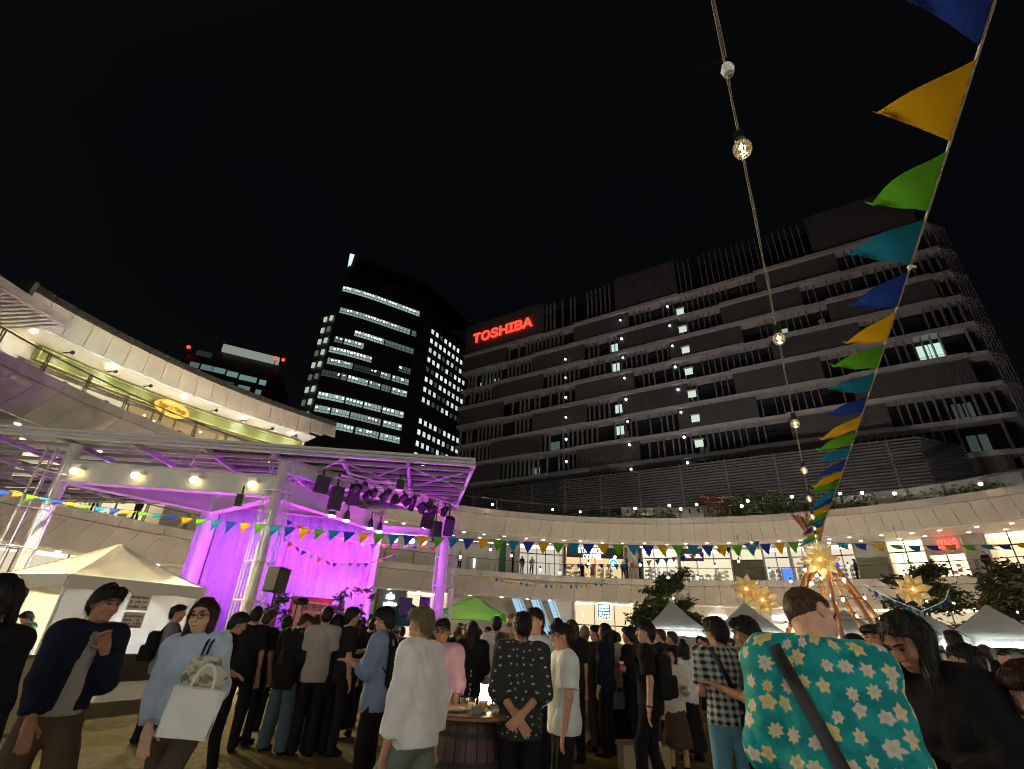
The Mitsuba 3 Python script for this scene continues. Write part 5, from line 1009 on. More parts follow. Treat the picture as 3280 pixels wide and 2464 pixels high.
def rig(H=1.72, lean=0, side=0, head=(0, 0), arms=('down', 'down'), legs='stand', wide=1.0):
    """joints of a standing figure facing +y, feet at z = 0"""
    s = H / 1.72; J = {}; ln, sd = math.radians(lean), math.radians(side)
    d = unit(V(math.sin(sd), math.sin(ln), math.cos(ln))); x = unit(np.cross(V(0, 1, 0) if abs(d[1]) < .9 else V(0, 0, -1), d)); y = np.cross(d, x); J['R'] = np.c_[x, y, d]
    P = V(0, -.10 * math.sin(ln), .93) * s; J['P'] = P; J['d'] = d; up = lambda a, b=0, c=0: P + (x * a + y * b + d * c) * s
    J['waist'], J['chest'], J['neck'] = up(0, 0, .15), up(0, .0, .37), up(0, -.01, .525)
    J['sh'] = [up(-.160 * wide, -.005, .475), up(.160 * wide, -.005, .475)]
    hp, hy = math.radians(lean * .55 + head[0]), math.radians(head[1]); hd = unit(V(math.sin(sd) * .5, math.sin(hp), math.cos(hp)))
    hy_ = V(-math.sin(hy), math.cos(hy), 0); hx = unit(np.cross(hy_, hd)); hf = np.cross(hd, hx); J['H'] = np.c_[hx, hf, hd]
    J['head'] = J['neck'] + (hd * .165 + hf * .018) * s
    A = {'down': ((.12, .03, -1), (.06, .22, -1)), 'behind': ((.22, -.28, -1), (-.74, -.42, -.62)), 'hold': ((.16, .25, -1), (-.35, .92, .25)), 'phone': ((.2, .35, -1), (-.45, .75, .75)), 'table': ((.25, .35, -1), (.0, .35, -1)), 'front': ((.16, .12, -1), (-.62, .85, -.12)), 'up': ((.3, .75, -.25), (-.3, .45, .9)), 'mouth': ((.25, .45, -.85), (-.55, .25, .95)), 'bag': ((.12, -.1, -1), (.0, .75, .35)), 'swing': ((.15, -.35, -1), (.05, .1, -1)), 'fore': ((.12, .35, -1), (.0, .55, -.8)), 'pocket': ((.3, -.15, -1), (-.2, .35, -1))}
    J['el'], J['wr'], J['hd'] = [], [], []
    for i, a in enumerate(arms):
        ua, fa = A[a] if isinstance(a, str) else a; sg = (-1, 1)[i]; R = J['R']; ud = unit(R @ (V(*ua) * V(sg, 1, 1))); fd = unit(R @ (V(*fa) * V(sg, 1, 1)))
        e = J['sh'][i] + ud * .285 * s; J['el'].append(e); J['wr'].append(e + fd * .245 * s); J['hd'].append(fd)
    Lg = {'stand': ((0.02, .015), (0.02, .0)), 'wide': ((.09, .02), (.09, 0)), 'walk': ((0.01, .30), (.01, -.26)), 'walk2': ((.01, -.26), (.01, .30)), 'step': ((.02, .12), (.02, -.1)), 'contra': ((.0, .02), (.10, .06))}[legs]
    J['hip'], J['kn'], J['an'] = [], [], []
    for i, (a, b) in enumerate(Lg):
        sg = (-1, 1)[i]; h = P + V(sg * .092, 0, -.03) * s; an = V(sg * (.092 + a), b, .075) * V(s, s, s); kn = (h + an) / 2 + V(0, .03 + (.04 if b > .05 else .05 if b < -.05 else 0), .01) * s
        J['hip'].append(h); J['kn'].append(kn); J['an'].append(an)
    J['s'] = s; return J
def hand(F, w, d, s, sg, curl=.5, spread=1.0, k=.008, palm=None):
    """palm, four unequal bent fingers and a thumb"""
    d = unit(d); n = unit(np.cross(d, V(1, 0, 0)) if palm is None else palm); n = unit(n - d * (n @ d)); x = np.cross(d, n) * sg
    F.cap(w, w + d * .03 * s, .026 * s, .03 * s, k=.02, flat=.62, fdir=n); F.cap(w + d * .03 * s, w + d * .075 * s, .036 * s, .038 * s, k=.015, flat=.42, fdir=n)
    for i, (o, L) in enumerate(((-.030, .062), (-.010, .074), (.010, .078), (.030, .070))):
        p = w + (d * .098 + x * o * spread) * s; r = .0085 * s
        for j in range(3):
            c = curl * (j + .6) * .62; q = p + (d * math.cos(c) + n * math.sin(c) + x * o * .6 * spread) * L * (.45, .32, .23)[j] * s; F.cap(p, q, r, r * .92, k=k); p = q; r *= .93
    p = w + (d * .03 + x * .032) * s
    for j in range(2): q = p + unit(d * .75 + x * (.75 - .45 * j) + n * (.25 + .35 * j)) * .036 * s; F.cap(p, q, .0115 * s, .010 * s, k=.012); p = q
def face(F, J, fem=False):
    c, R, s = J['head'], J['H'], J['s'] ; q = lambda a, b, e: c + R @ (V(a, b, e) * s)
    F.ell(q(0, -.012, .018), V(.076, .096, .098) * s, .02, R); F.ell(q(0, .018, -.045), V(.060, .068, .078) * s, .03, R); F.ell(q(0, .056, -.088), V(.030, .026, .022) * s, .025, R)
    for g in (-1, 1): F.ell(q(g * .041, .048, -.03), V(.026, .03, .03) * s, .02, R); F.ell(q(g * .031, .090, .012), V(.019, .016, .012) * s, 0, R, neg=True); F.cap(q(g * .012, .086, .034), q(g * .05, .07, .034), .010 * s, .007 * s, k=.012); F.ell(q(g * .079, -.012, -.005), V(.011, .022, .034) * s, .008, R)
    F.cap(q(0, .086, .018), q(0, .106, -.024), .009 * s, .0125 * s, k=.012)
    for g in (-1, 1): F.ell(q(g * .011, .096, -.028), V(.009, .010, .007) * s, .006, R)
    F.cap(q(-.018, .083, -.058), q(.018, .083, -.058), .008 * s, k=.008); F.cap(q(-.015, .081, -.068), q(.015, .081, -.068), .0085 * s, k=.006)
    F.cap(J['neck'] - J['d'] * .06 * s, J['head'] + R @ (V(0, -.02, -.05) * s), .056 * s, .052 * s, k=.03)
def torso(F, J, e=0.0, k=.05, girth=1.0, fem=False):
    s, R = J['s'], J['R']; q = lambda a, b, c: J['P'] + R @ (V(a, b, c) * s); w = J['sh'][1] - J['sh'][0]; W = np.linalg.norm(w) / (.320 * s)
    F.ell(q(0, .005, .37), V(.142 * W + e, .104 * girth + e, .17 + e) * s, k, R); F.ell(q(0, .008, .17), V(.124 * girth + e, .098 * girth + e, .16 + e) * s, k, R); F.ell(q(0, -.008, -.01), V(.145 * girth + e, .112 * girth + e, .13 + e) * s, k, R)
    F.cap(J['sh'][0], J['sh'][1], (.056 + e * .8) * s, k=.05); 
    for i in (0, 1): F.cap(J['neck'] - J['d'] * .01 * s, J['sh'][i] + J['d'] * .005, (.048 + e * .6) * s, (.05 + e * .8) * s, k=.05)
    if fem:
        for g in (-1, 1): F.ell(q(g * .07, .085, .33), V(.06 + e * .5, .05 + e * .5, .06 + e * .5) * s, .04, R)
def bounds(J, m=.3):
    p = np.array([J['P'], J['neck'], J['head'], *J['sh'], *J['el'], *J['wr'], *J['an'], *J['kn']] + [w + d * .2 for w, d in zip(J['wr'], J['hd'])]); return p.min(0) - m, p.max(0) + m
def body_mesh(J, h, hh, fem=False, fine_hands=(), curl=(.5, .5), palms=(None, None)):
    """one surface for the whole body; the head and the hands on finer grids, overlapping inside neck and wrist"""
    s = J['s']; lo, hi = bounds(J, .14); F = Field(lo, hi, h); torso(F, J, -.012, fem=fem)
    for i in (0, 1):
        F.cap(J['sh'][i], J['el'][i], .047 * s, .038 * s); F.cap(J['el'][i], J['wr'][i], .039 * s, .026 * s, k=.02)
        F.cap(J['hip'][i], J['kn'][i], .082 * s, .055 * s, k=.05); F.cap(J['kn'][i], J['an'][i], .054 * s, .038 * s, k=.03); F.cap(J['an'][i] + V(0, -.02, -.035), J['an'][i] + V(0, .13, -.05) * s, .034, .028, k=.02)
        if i not in fine_hands: hand(F, J['wr'][i], J['hd'][i], s * 1.08, (-1, 1)[i], curl[i], palm=palms[i], k=.012)
    if not hh: face(F, J, fem)
    out = [F.mesh()]
    if hh:
        G = Field(J['head'] - .2, J['head'] + .2, hh); face(G, J, fem); out.append(G.mesh())
    for i in fine_hands:
        c = J['wr'][i] + J['hd'][i] * .08; G = Field(c - .17, c + .17, .0042); G.cap(J['wr'][i] - J['hd'][i] * .07, J['wr'][i], .031 * s, .026 * s); hand(G, J['wr'][i], J['hd'][i], s * 1.05, (-1, 1)[i], curl[i], palm=palms[i]); out.append(G.mesh())
    m = MB()
    for v, f in out: m.add(v, f)
    return m.mesh()
def top_mesh(J, h, kind='tee', e=.022, hem=-.12, girth=1.0, fem=False, amp=.012, seed=0, collar=False, opened=False):
    s = J['s']; lo, hi = bounds(J, .2); F = Field(lo, hi, h); torso(F, J, e, girth=girth, fem=fem); R, P = J['R'], J['P']; hz = hem
    for i in (0, 1):
        a, b, c = J['sh'][i], J['el'][i], J['wr'][i]
        if kind == 'tee': p = a + (b - a) * .78; F.cap(a, a + (b - a) * 1.05, (.058 + e * .9) * s, (.056 + e * 1.1) * s, k=.05, end=(p, unit(b - a)))
        elif kind == 'none': pass
        else:
            r = {'long': 1.0, 'jacket': 1.15, 'half': 1.1}[kind]; F.cap(a, b, (.055 + e) * s * r, (.048 + e) * s * r, k=.05); st = .45 if kind == 'half' else .9; p = b + (c - b) * st; F.cap(b, b + (c - b) * (st + .1), (.048 + e) * s * r, (.04 + e * .9) * s * r, k=.03, end=(p, unit(c - b)))
    q = lambda z, yy=0: P + R @ (V(0, yy, z) * s); G = Field(lo, hi, h)
    fl = (.140 * girth + e * 1.15) * s; F.cap(q(.16), q(hz - .02), (.124 * girth + e) * s, fl, k=.07, flat=.74, fdir=R[:, 1])
    F.plane(q(hz), -R[:, 2])
    # neckline: open a well round the neck
    F.cap(J['neck'] + J['d'] * .005, J['neck'] + J['d'] * .2 * s, .058 * s, .08 * s, neg=True)
    if opened: F.cap(J['neck'] + R @ (V(0, .10, -.05) * s), q(hz, .16), .035 * s, .07 * s, neg=True)
    if collar:
        for g in (-1, 1): F.cap(J['neck'] + R @ (V(g * .05, -.05, .015) * s), J['neck'] + R @ (V(g * .055, .06, -.035) * s), .017 * s, .014 * s, k=.015)
        F.cap(J['neck'] + R @ (V(-.05, -.055, .018) * s), J['neck'] + R @ (V(.05, -.055, .018) * s), .017 * s, k=.015)
    v, f = F.mesh(); return trimesh.Trimesh(crumple(v, f, amp, 8.5, seed), f, process=False)
def legs_mesh(J, h, kind='pants', e=.014, amp=.010, seed=0, length=1.0):
    s = J['s']; lo, hi = bounds(J, .2); F = Field(lo, np.minimum(hi, J['P'] + 2), h); R, P = J['R'], J['P']; F.ell(P + R @ V(0, -.004, .0), V(.138 + e, .102 + e, .14 + e) * s, .05, R)
    if kind in ('pants', 'wide', 'shorts'):
        w = {'pants': 1.0, 'wide': 1.45, 'shorts': 1.25}[kind]
        for i in (0, 1):
            a, b, c = J['hip'][i], J['kn'][i], J['an'][i]; F.cap(a, b, (.078 + e) * s, (.058 + e) * s * w, k=.04)
            if kind == 'shorts': p = b + V(0, 0, .04); F.plane(p, V(0, 0, -1))
            else: F.cap(b, c + V(0, -.005, -.05), (.058 + e) * s * w, (.048 + e) * s * w, k=.04)
        if kind != 'shorts': F.plane(V(0, 0, .035), V(0, 0, -1))
    else:
        z = {'skirt': .30, 'long': .12, 'mini': .5}[kind]; F.cap(P, V(0, (J['an'][0][1] + J['an'][1][1]) / 2, z), .15 * s, .25 * s, k=.08, flat=.8, fdir=V(0, 1, 0)); F.plane(V(0, 0, z), V(0, 0, -1))
    F.plane(P + J['d'] * .06 * s, J['d'])
    v, f = F.mesh(); return trimesh.Trimesh(crumple(v, f, amp, 7, seed), f, process=False)
def hair_mesh(J, h, kind='short', seed=0, strands=0):
    c, R, s = J['head'], J['H'], J['s']; q = lambda a, b, e: c + R @ (V(a, b, e) * s); F = Field(c - .3, c + .3, h) if kind in ('long', 'bob', 'halfup') else Field(c - .2, c + .2, h)
    n = unit(V(0, .72, -.69))
    if kind == 'short': F.ell(q(0, -.014, .026), V(.086, .108, .108) * s, 0, R, only=[(unit(V(0, .55, -.83)), .024 * s)]); F.ell(q(0, -.06, -.02), V(.07, .055, .07) * s, .02, R); F.ell(q(0, .055, .092), V(.062, .04, .032) * s, .03, R)
    elif kind == 'buzz': F.ell(q(0, -.013, .024), V(.081, .102, .104) * s, 0, R, only=[(unit(V(0, .60, -.80)), .022 * s)])
    elif kind == 'mop': F.ell(q(0, -.01, .030), V(.098, .118, .115) * s, 0, R, only=[(unit(V(0, .6, -.8)), .034 * s)]); F.ell(q(0, .062, .095), V(.075, .042, .036) * s, .03, R); F.ell(q(0, -.065, -.03), V(.08, .06, .075) * s, .03, R)
    elif kind in ('bob', 'long', 'halfup'):
        F.ell(q(0, -.016, .026), V(.094, .112, .112) * s, 0, R, only=[(n, .030 * s)]); L = {'bob': -.15, 'long': -.30, 'halfup': -.22}[kind]; B = lambda a, b, e: q(0, 0, 0) + (R @ V(a, b, 0)) * s + V(0, 0, e) * s + R @ V(0, 0, .0)
        F.cap(q(0, -.075, -.0), B(0, -.085, L), .075 * s, .075 * s, k=.05, flat=.6, fdir=R[:, 1])
        for g in (-1, 1): F.cap(q(g * .078, -.01, .02), B(g * .088, .015 if kind == 'bob' else -.0, L), .032 * s, .034 * s, k=.04)
        F.plane(B(0, 0, L - .0), V(0, 0, -1)) if kind == 'bob' else None
    elif kind in ('tail', 'bun'):
        F.ell(q(0, -.016, .026), V(.085, .106, .106) * s, 0, R, only=[(unit(V(0, .68, -.73)), .032 * s)]); F.ell(q(0, -.06, -.02), V(.07, .05, .07) * s, .02, R)
        if kind == 'bun': F.ell(q(0, -.11, .05), V(.04, .04, .04) * s, .02, R)
        else: F.cap(q(0, -.11, .02), q(0, -.14, -.16), .03 * s, .02 * s, k=.03)
    elif kind == 'cap': F.ell(q(0, -.012, .036), V(.090, .110, .096) * s, 0, R, only=[(V(0, .1, -1), -.026 * s)]); F.cap(q(-.03, .10, .052), q(.03, .10, .052), .045 * s, k=.02, flat=.25, fdir=R[:, 2]); F.ell(q(0, -.06, -.015), V(.072, .045, .05) * s, .01, R)
    elif kind == 'beret': F.ell(q(0, -.02, .075), V(.115, .125, .055) * s, .01, R); F.ell(q(0, -.05, .0), V(.084, .07, .08) * s, .03, R)
    v, f = F.mesh(); v = crumple(v, f, .012 if kind not in ('cap', 'beret', 'buzz') else .003, 26, seed, (1, 1, .35))
    if strands and kind not in ('cap', 'beret', 'buzz'):
        rr = np.random.default_rng(seed + 900); t = trimesh.Trimesh(v, f, process=False); nv = t.vertex_normals; m = MB(); m.add(v, f); crown = q(0, -.03, .12)
        for i in rr.integers(0, len(v), strands):
            p, n = v[i], nv[i]
            if n[2] < -.6: continue
            g = V(0, 0, -1.0) + unit(p - crown) * .7 + rr.normal(size=3) * .16; tg = unit(g - n * (g @ n)); L = rr.uniform(.035, .075) * (1.5 if kind in ('long', 'bob', 'halfup') else 1); w = np.cross(tg, n) * .0016; a = []
            for u in np.linspace(0, 1, 5):
                c_ = p + tg * L * u + n * (.0012 + .006 * u * u * rr.random() ** 2 + .002 * math.sin(u * 3)) - V(0, 0, .012) * u * u; a.append([c_ - w * (1 - .8 * u), c_ + w * (1 - .8 * u)])
            m.sheet(a)
        return m.mesh()
    return trimesh.Trimesh(v, f, process=False)
    return trimesh.Trimesh(crumple(v, f, .012 if kind not in ('cap', 'beret', 'buzz') else .003, 26, seed, (1, 1, .35)), f, process=False)
def shoe_mesh(J, i):
    a = J['an'][i]; F = Field(a + V(-.09, -.13, -.09), a + V(.09, .24, .06), .011); F.cap(a + V(0, -.03, -.035), a + V(0, .13, -.045), .043, .036, k=.02, flat=1.0, fdir=V(0, 0, 1)); F.cap(a, a + V(0, -.02, -.03), .045, .045, k=.03); F.plane(V(0, 0, 0), V(0, 0, -1)); v, f = F.mesh(); return trimesh.Trimesh(v, f, process=False)
# skins, hair and cloths
for n_, c_ in (('a', (.50, .28, .18)), ('b', (.40, .21, .13)), ('c', (.60, .36, .25))): mat('m_skin_' + n_, None, .55, spec=.3, fn=(lambda c_: lambda p, n, uv: mi.Color3f(*c_) * mix((.80, .74, .72), (1.12, 1.14, 1.14), fbm(p.x * 35, p.y * 35, p.z * 35)))(c_))
for n_, c_ in (('black', (.010, .009, .009)), ('brown', (.045, .024, .015)), ('red', (.028, .012, .012)), ('grey', (.14, .125, .105)), ('olivecap', (.13, .105, .055)), ('blackcap', (.012, .012, .014))): mat('m_hair_' + n_, None, .5, spec=.22, fn=(lambda c_: lambda p, n, uv: mi.Color3f(*c_) * (.35 + 1.5 * noise(p.x * 150, p.y * 150, p.z * 14)))(c_), bump=(lambda p, n, uv: noise(p.x * 170, p.y * 170, p.z * 12), .004)) if 'cap' not in n_ else mat('m_hair_' + n_, c_, .7)
CL = {'black': (.010, .010, .012), 'char': (.015, .015, .017), 'navy': (.010, .013, .028), 'white': (.70, .70, .68), 'offwhite': (.56, .52, .44), 'grey': (.16, .16, .16), 'ltblue': (.42, .53, .66), 'skyblue': (.16, .22, .36), 'paleblue': (.55, .62, .72), 'pink': (.56, .36, .50), 'mint': (.62, .68, .66), 'brown': (.085, .058, .036), 'taupe': (.075, .058, .045), 'jean': (.065, .10, .115), 'aqua': (.10, .26, .36), 'sage': (.13, .165, .13), 'tan': (.30, .235, .15), 'rust': (.25, .07, .06), 'stone': (.34, .31, .27), 'green': (.03, .16, .06), 'maroon': (.06, .015, .02), 'olive': (.09, .085, .045), 'darkbrown': (.07, .045, .035)}
for n_, c_ in CL.items(): mat('m_cloth_' + n_, None, .85, spec=.15, fn=(lambda c_: lambda p, n, uv: mi.Color3f(*c_) * (.82 + .3 * fbm(p.x * 9, p.y * 9, p.z * 9, 2)))(c_)) if n_ in ('white', 'offwhite', 'ltblue', 'mint', 'pink', 'tan') else mat('m_cloth_' + n_, c_, .85, spec=.15)
mat('m_lip', (.36, .12, .10), .5); mat('m_eye', (.012, .010, .010), .2)
SHAPES = {}
def base_of(pos, yaw, J):
    """where the feet stand when the head is above pos"""
    o = rotz(-math.radians(yaw)) @ J['head']; return (pos[0] - o[0], pos[1] - o[1], GZ)
def person(label, pos, yaw, H=1.72, h=.013, hh=None, top=('tee', 'black'), bot=('pants', 'black'), hair=('short', 'black'), skin='a', shoes='black', fem=False, top_kw={}, bot_kw={}, fine_hands=(), curl=(.5, .5), palms=(None, None), feat=None, seed=0, group=None, **pose):
    """head above pos, yaw = direction faced in degrees clockwise from +y"""
    k = thing('person', label, 'person', group); J = rig(H, **pose); R4 = mat4(rotz(-math.radians(yaw)), base_of(pos, yaw, J))
    pp = lambda n, m, mt, **kw: part(k, n, m, mt, True, to=R4, **kw)
    pp('body', body_mesh(J, h, hh, fem, fine_hands, curl, palms), 'm_skin_' + skin)
    pp('shirt', top_mesh(J, h * .95, top[0], fem=fem, seed=seed, **top_kw), top[1] if top[1].startswith('m_') else 'm_cloth_' + top[1])
    pp({'pants': 'trousers', 'wide': 'trousers', 'shorts': 'shorts'}.get(bot[0], 'skirt'), legs_mesh(J, h * 1.25, bot[0], seed=seed + 3, **bot_kw), 'm_cloth_' + bot[1])
    pp('hat' if hair[0] in ('cap', 'beret') else 'hair', hair_mesh(J, min(h, hh * 1.35 if hh else h), hair[0], seed, 900 if hh else 250), 'm_hair_' + hair[1])
    for i in (0, 1): pp('shoe', shoe_mesh(J, i), 'm_cloth_' + shoes)
    c, HR, s = J['head'], J['H'], J['s']; q = lambda a, b, e: c + HR @ (V(a, b, e) * s)
    if feat is not None:
        for g in (-1, 1):
            pp('eye', MB().add(*(lambda m: (m.vertices * V(.0135, .007, .0065 if 'squint' not in feat else .004) * s @ HR.T + q(g * .031, .083, .012), m.faces))(trimesh.creation.icosphere(subdivisions=1))), 'm_eye')
            pp('eyebrow', MB().tube([q(g * .014, .097, .035), q(g * .033, .094, .040), q(g * .052, .078, .034)], .0042 * s, 6), 'm_hair_' + (hair[1] if 'cap' not in hair[0] and hair[0] != 'beret' else 'black'))
        pp('mouth', MB().tube([q(-.022, .083, -.062), q(0, .093, -.061), q(.022, .083, -.062)], .0052 * s, 6), 'm_lip')
        if 'glasses' in feat:
            m = MB()
            for g in (-1, 1):
                ring_ = [q(g * (.033 + .026 * math.cos(a)), .104 - abs(.026 * math.cos(a)) * .15, .010 + .018 * math.sin(a)) for a in np.linspace(0, 2 * math.pi, 15)]; m.tube(ring_, .0032, 5); m.tube([q(g * .059, .10, .014), q(g * .08, .0, .012)], .003, 5)
            m.tube([q(-.008, .105, .012), q(.008, .105, .012)], .003, 5); pp('glasses', m, 'm_black')
    return k, J, (lambda p: R4[:3, :3] @ p + R4[:3, 3]), R4
def strap(label, pts, w, mt='m_black', name='shoulder_strap', cat='strap', t=.012):
    """flat band following points (world)"""
    p = np.array(pts, float); d = np.gradient(p, axis=0); d /= np.linalg.norm(d, axis=1, keepdims=True); return p, d
# ---- printed cloths
def uvloc(p, c, yaw):
    a = math.radians(yaw); X, Y = p.x - c[0], p.y - c[1]
    u, w = X * math.cos(a) - Y * math.sin(a), X * math.sin(a) + Y * math.cos(a)      # right of the person, forward of the person
    return u, w
def dots_fn(c, yaw):
    def fn(p, n, uv):
        u, w = uvloc(p, c, yaw); th = dr.atan2(u, -(w - .02)) * .17; S = 16.0; X, Y = th * S, p.z * S
        best = mi.Float(9)
        for a in (-1, 0, 1):
            for b in (-1, 0, 1):
                cx, cy_ = dr.floor(X) + a, dr.floor(Y) + b; px, py = cx + .25 + .5 * cell_rand(cx, cy_, 1), cy_ + .25 + .5 * cell_rand(cx, cy_, 2); best = dr.minimum(best, dr.sqrt(dr.square(px - X) + dr.square(py - Y)))
        return mix((.030, .034, .034), (.36, .36, .33), 1 - smoothstep(.09, .17, best))
    return fn
def plaid_fn(c, yaw):
    def fn(p, n, uv):
        u, w = uvloc(p, c, yaw); th = dr.atan2(u, -(w - .02)) * .17
        def st(x): f = x - dr.floor(x); return smoothstep(.0, .05, f) * (1 - smoothstep(.48, .53, f))
        a, b = st(th * 17 + .02 * p.z), st(p.z * 17); f1, f2 = th * 17 + .75, p.z * 17 + .75
        t1 = 1 - smoothstep(.03, .06, dr.abs(f1 - dr.floor(f1) - .5)); t2 = 1 - smoothstep(.03, .06, dr.abs(f2 - dr.floor(f2) - .5))
        k = (a + b) * .5; col = mix((.42, .43, .39), (.04, .06, .075), smoothstep(.2, .6, k) * .72); col = mix(col, (.012, .02, .03), smoothstep(.7, 1., k)); return mix(col, (.36, .40, .38), dr.maximum(t1, t2) * .5)
    return fn
def floral_fn(c, yaw):
    def fn(p, n, uv):
        u, w = uvloc(p, c, yaw); th = dr.atan2(u, -(w - .25)) * .36; S = 12.0
        wob = noise(p.x * 30, p.y * 30, p.z * 30) - .5; X, Y = th * S, p.z * S
        best, ang, rnd, which = mi.Float(9), mi.Float(0), mi.Float(0), mi.Float(0)
        for a in (-1, 0, 1):
            for b in (-1, 0, 1):
                cx, cy_ = dr.floor(X) + a, dr.floor(Y) + b; dx, dy = X - (cx + .22 + .56 * cell_rand(cx, cy_, 1)), Y - (cy_ + .22 + .56 * cell_rand(cx, cy_, 2)); d = dr.sqrt(dx * dx + dy * dy); m = d < best
                best = dr.select(m, d, best); ang = dr.select(m, dr.atan2(dy, dx), ang); rnd = dr.select(m, cell_rand(cx, cy_, 3), rnd); which = dr.select(m, cell_rand(cx, cy_, 4), which)
        n_ = dr.select(rnd < .45, 5.0, dr.select(rnd < .75, 6.0, 8.0)); sz = .29 + .12 * which
        q = ang + rnd * 6.28; tri = dr.abs(2 * (q * n_ / 6.2832 - dr.floor(q * n_ / 6.2832)) - 1)
        R_ = sz * (.62 + .42 * tri) * (1 + .5 * wob); petal = 1 - smoothstep(-.02, .03, best - R_)
        col = mix((.005, .205, .215), (.012, .30, .29), smoothstep(.35, .65, fbm(p.x * 14, p.y * 14, p.z * 14, 2)))
        fl = mix((.56, .52, .46), (.60, .52, .22), smoothstep(.35, .75, cell_rand(dr.floor(rnd * 97), 3, 1) * .6 + .5 * noise(p.x * 40, p.y * 40, p.z * 40))); fl = mix(fl, (.42, .44, .25), (1 - smoothstep(.05, .17, best)) * .6)
        return mix(col, fl, petal)
    return fn
P_PAT, P_PLAID, P_HAW = (.20, 5.10), (2.15, 5.39), (1.46, 2.50)
K_HAW = dict(arms=('front', 'front'), lean=12, head=(26, -42), side=2)
mat('m_dots', None, .85, spec=.15, fn=dots_fn(P_PAT, 2)); mat('m_plaid', None, .85, spec=.15, fn=plaid_fn(P_PLAID, 4)); mat('m_floral', None, .7, spec=.2, fn=floral_fn(base_of(P_HAW, 30, rig(1.88, **K_HAW)), 30))
mat('m_camo', None, .85, fn=lambda p, n, uv: mix(mix((.12, .10, .06), (.28, .25, .17), smoothstep(.45, .52, fbm(p.x * 11, p.y * 11, p.z * 11))), (.03, .03, .022), smoothstep(.56, .6, fbm(p.x * 9 + 5, p.y * 9, p.z * 9))))

def local(J, f): return lambda a, b, c: f(J['P'] + J['R'] @ (V(a, b, c) * J['s']))
def blob(lo, hi, pieces, h=.012):
    F = Field(V(*lo), V(*hi), h)
    for p in pieces: F.cap(*p[0], **p[1])
    v, f = F.mesh(); return trimesh.Trimesh(v, f, process=False)
def backpack(label, J, R4, size=(.30, .16, .42), y=-.19, z=.24, mt='m_cloth_black', straps=True):
    k = thing('backpack', label, 'backpack'); x, d, zz = np.array(size) / 2; m = manifold3d.Manifold.batch_hull([manifold3d.Manifold.sphere(.06, 14).translate((sx * (x - .06), sy * (d - .055), sz * (zz - .06) * (1 if sz > 0 else .95))) for sx in (-1, 1) for sy in (-1, 1) for sz in (-1, 1)])
    mm = m.to_mesh(); v = mm.vert_properties[:, :3] @ J['R'].T + J['P'] + J['R'] @ (V(0, y, z) * J['s']); part(k, 'bag', (v, mm.tri_verts), mt, 50, to=R4)
    m = manifold3d.Manifold.batch_hull([manifold3d.Manifold.sphere(.03, 10).translate((sx * (x - .06), sy * .02, sz * .08)) for sx in (-1, 1) for sy in (-1, 1) for sz in (-1, 1)]).to_mesh(); part(k, 'pocket', (m.vert_properties[:, :3] @ J['R'].T + J['P'] + J['R'] @ (V(0, y - d - .005, z - .09) * J['s']), m.tri_verts), mt, 50, to=R4)
    if straps:
        for g in (-1, 1): part(k, 'strap', MB().tube([J['P'] + J['R'] @ (V(*q) * J['s']) for q in ((g * .10, y + .06, z + .17), (g * .115, -.06, .545), (g * .12, .06, .53), (g * .125, .125, .42), (g * .14, .10, .22), (g * .13, -.02, .12))], .022, 6), mt, True, to=R4)
    return k
def surf_strap(mesh, R4, p0, p1, n=26, w=.02, back=True, off=.008):
    """band lying on the back (or front) of a garment between two points given as (x, z)"""
    v = np.asarray(mesh.vertices); pts = []
    for t in np.linspace(0, 1, n):
        x, z = np.array(p0) * (1 - t) + np.array(p1) * t; m = (np.abs(v[:, 0] - x) < .035) & (np.abs(v[:, 2] - z) < .035)
        y = (v[m, 1].min() - off if back else v[m, 1].max() + off) if m.any() else (pts[-1][1] if pts else 0); pts.append([x, y, z])
    pts = np.array(pts); k = np.ones(5) / 5; pts[2:-2, 1] = np.convolve(pts[:, 1], k, 'valid'); m = MB(); d = np.array([p1[0] - p0[0], 0, p1[1] - p0[1]]); s_ = unit(np.cross(d, V(0, 1, 0)))
    sg = -1 if back else 1; m.sheet([[q - s_ * w + V(0, sg * .0, 0), q - s_ * w * .4 + V(0, sg * .006, 0), q + s_ * w * .4 + V(0, sg * .006, 0), q + s_ * w] for q in pts]); return m
# ---- people near the camera, left to right
person('person with a dark bob seen from behind at the left edge', (-2.93, 3.15), -20, 1.76, .016, top=('long', 'black'), bot=('pants', 'black'), hair=('bob', 'black'), fem=True, arms=('hold', 'down'), seed=1)
kbz, Jm, fm_, Rm4 = person('man in a navy blazer over a pale shirt with a hand at his chin', (-3.05, 4.16), 122, 1.78, .012, .006, top=('jacket', 'navy'), bot=('wide', 'brown'), hair=('mop', 'black'), skin='b', feat=(), arms=(((.10, .35, -.95), (-.50, .30, .80)), 'fore'), legs='walk', lean=4, side=-3, head=(6, 12), top_kw=dict(hem=.03, opened=True, amp=.016, collar=True, e=.026), seed=2, curl=(.9, .5))
part(kbz, 'inner_shirt', top_mesh(Jm, .014, 'none', .012, .0, amp=.006), 'm_cloth_stone', True, to=Rm4)
kw, Jw, fw, Rw4 = person('woman in a loose light blue shirt with long dark hair and glasses', (-2.33, 4.24), 182, 1.72, .011, .0055, top=('long', 'ltblue'), bot=('pants', 'taupe'), hair=('long', 'red'), skin='c', fem=True, feat=('glasses',), arms=(((.22, -.02, -1), (.10, .75, .10)), ((.16, .12, -1), (-.30, .50, -.85))), legs='walk', lean=4, side=4, head=(2, 4), top_kw=dict(hem=.0, e=.036, amp=.020, collar=True), seed=3, shoes='white')
q = local(Jw, fw)
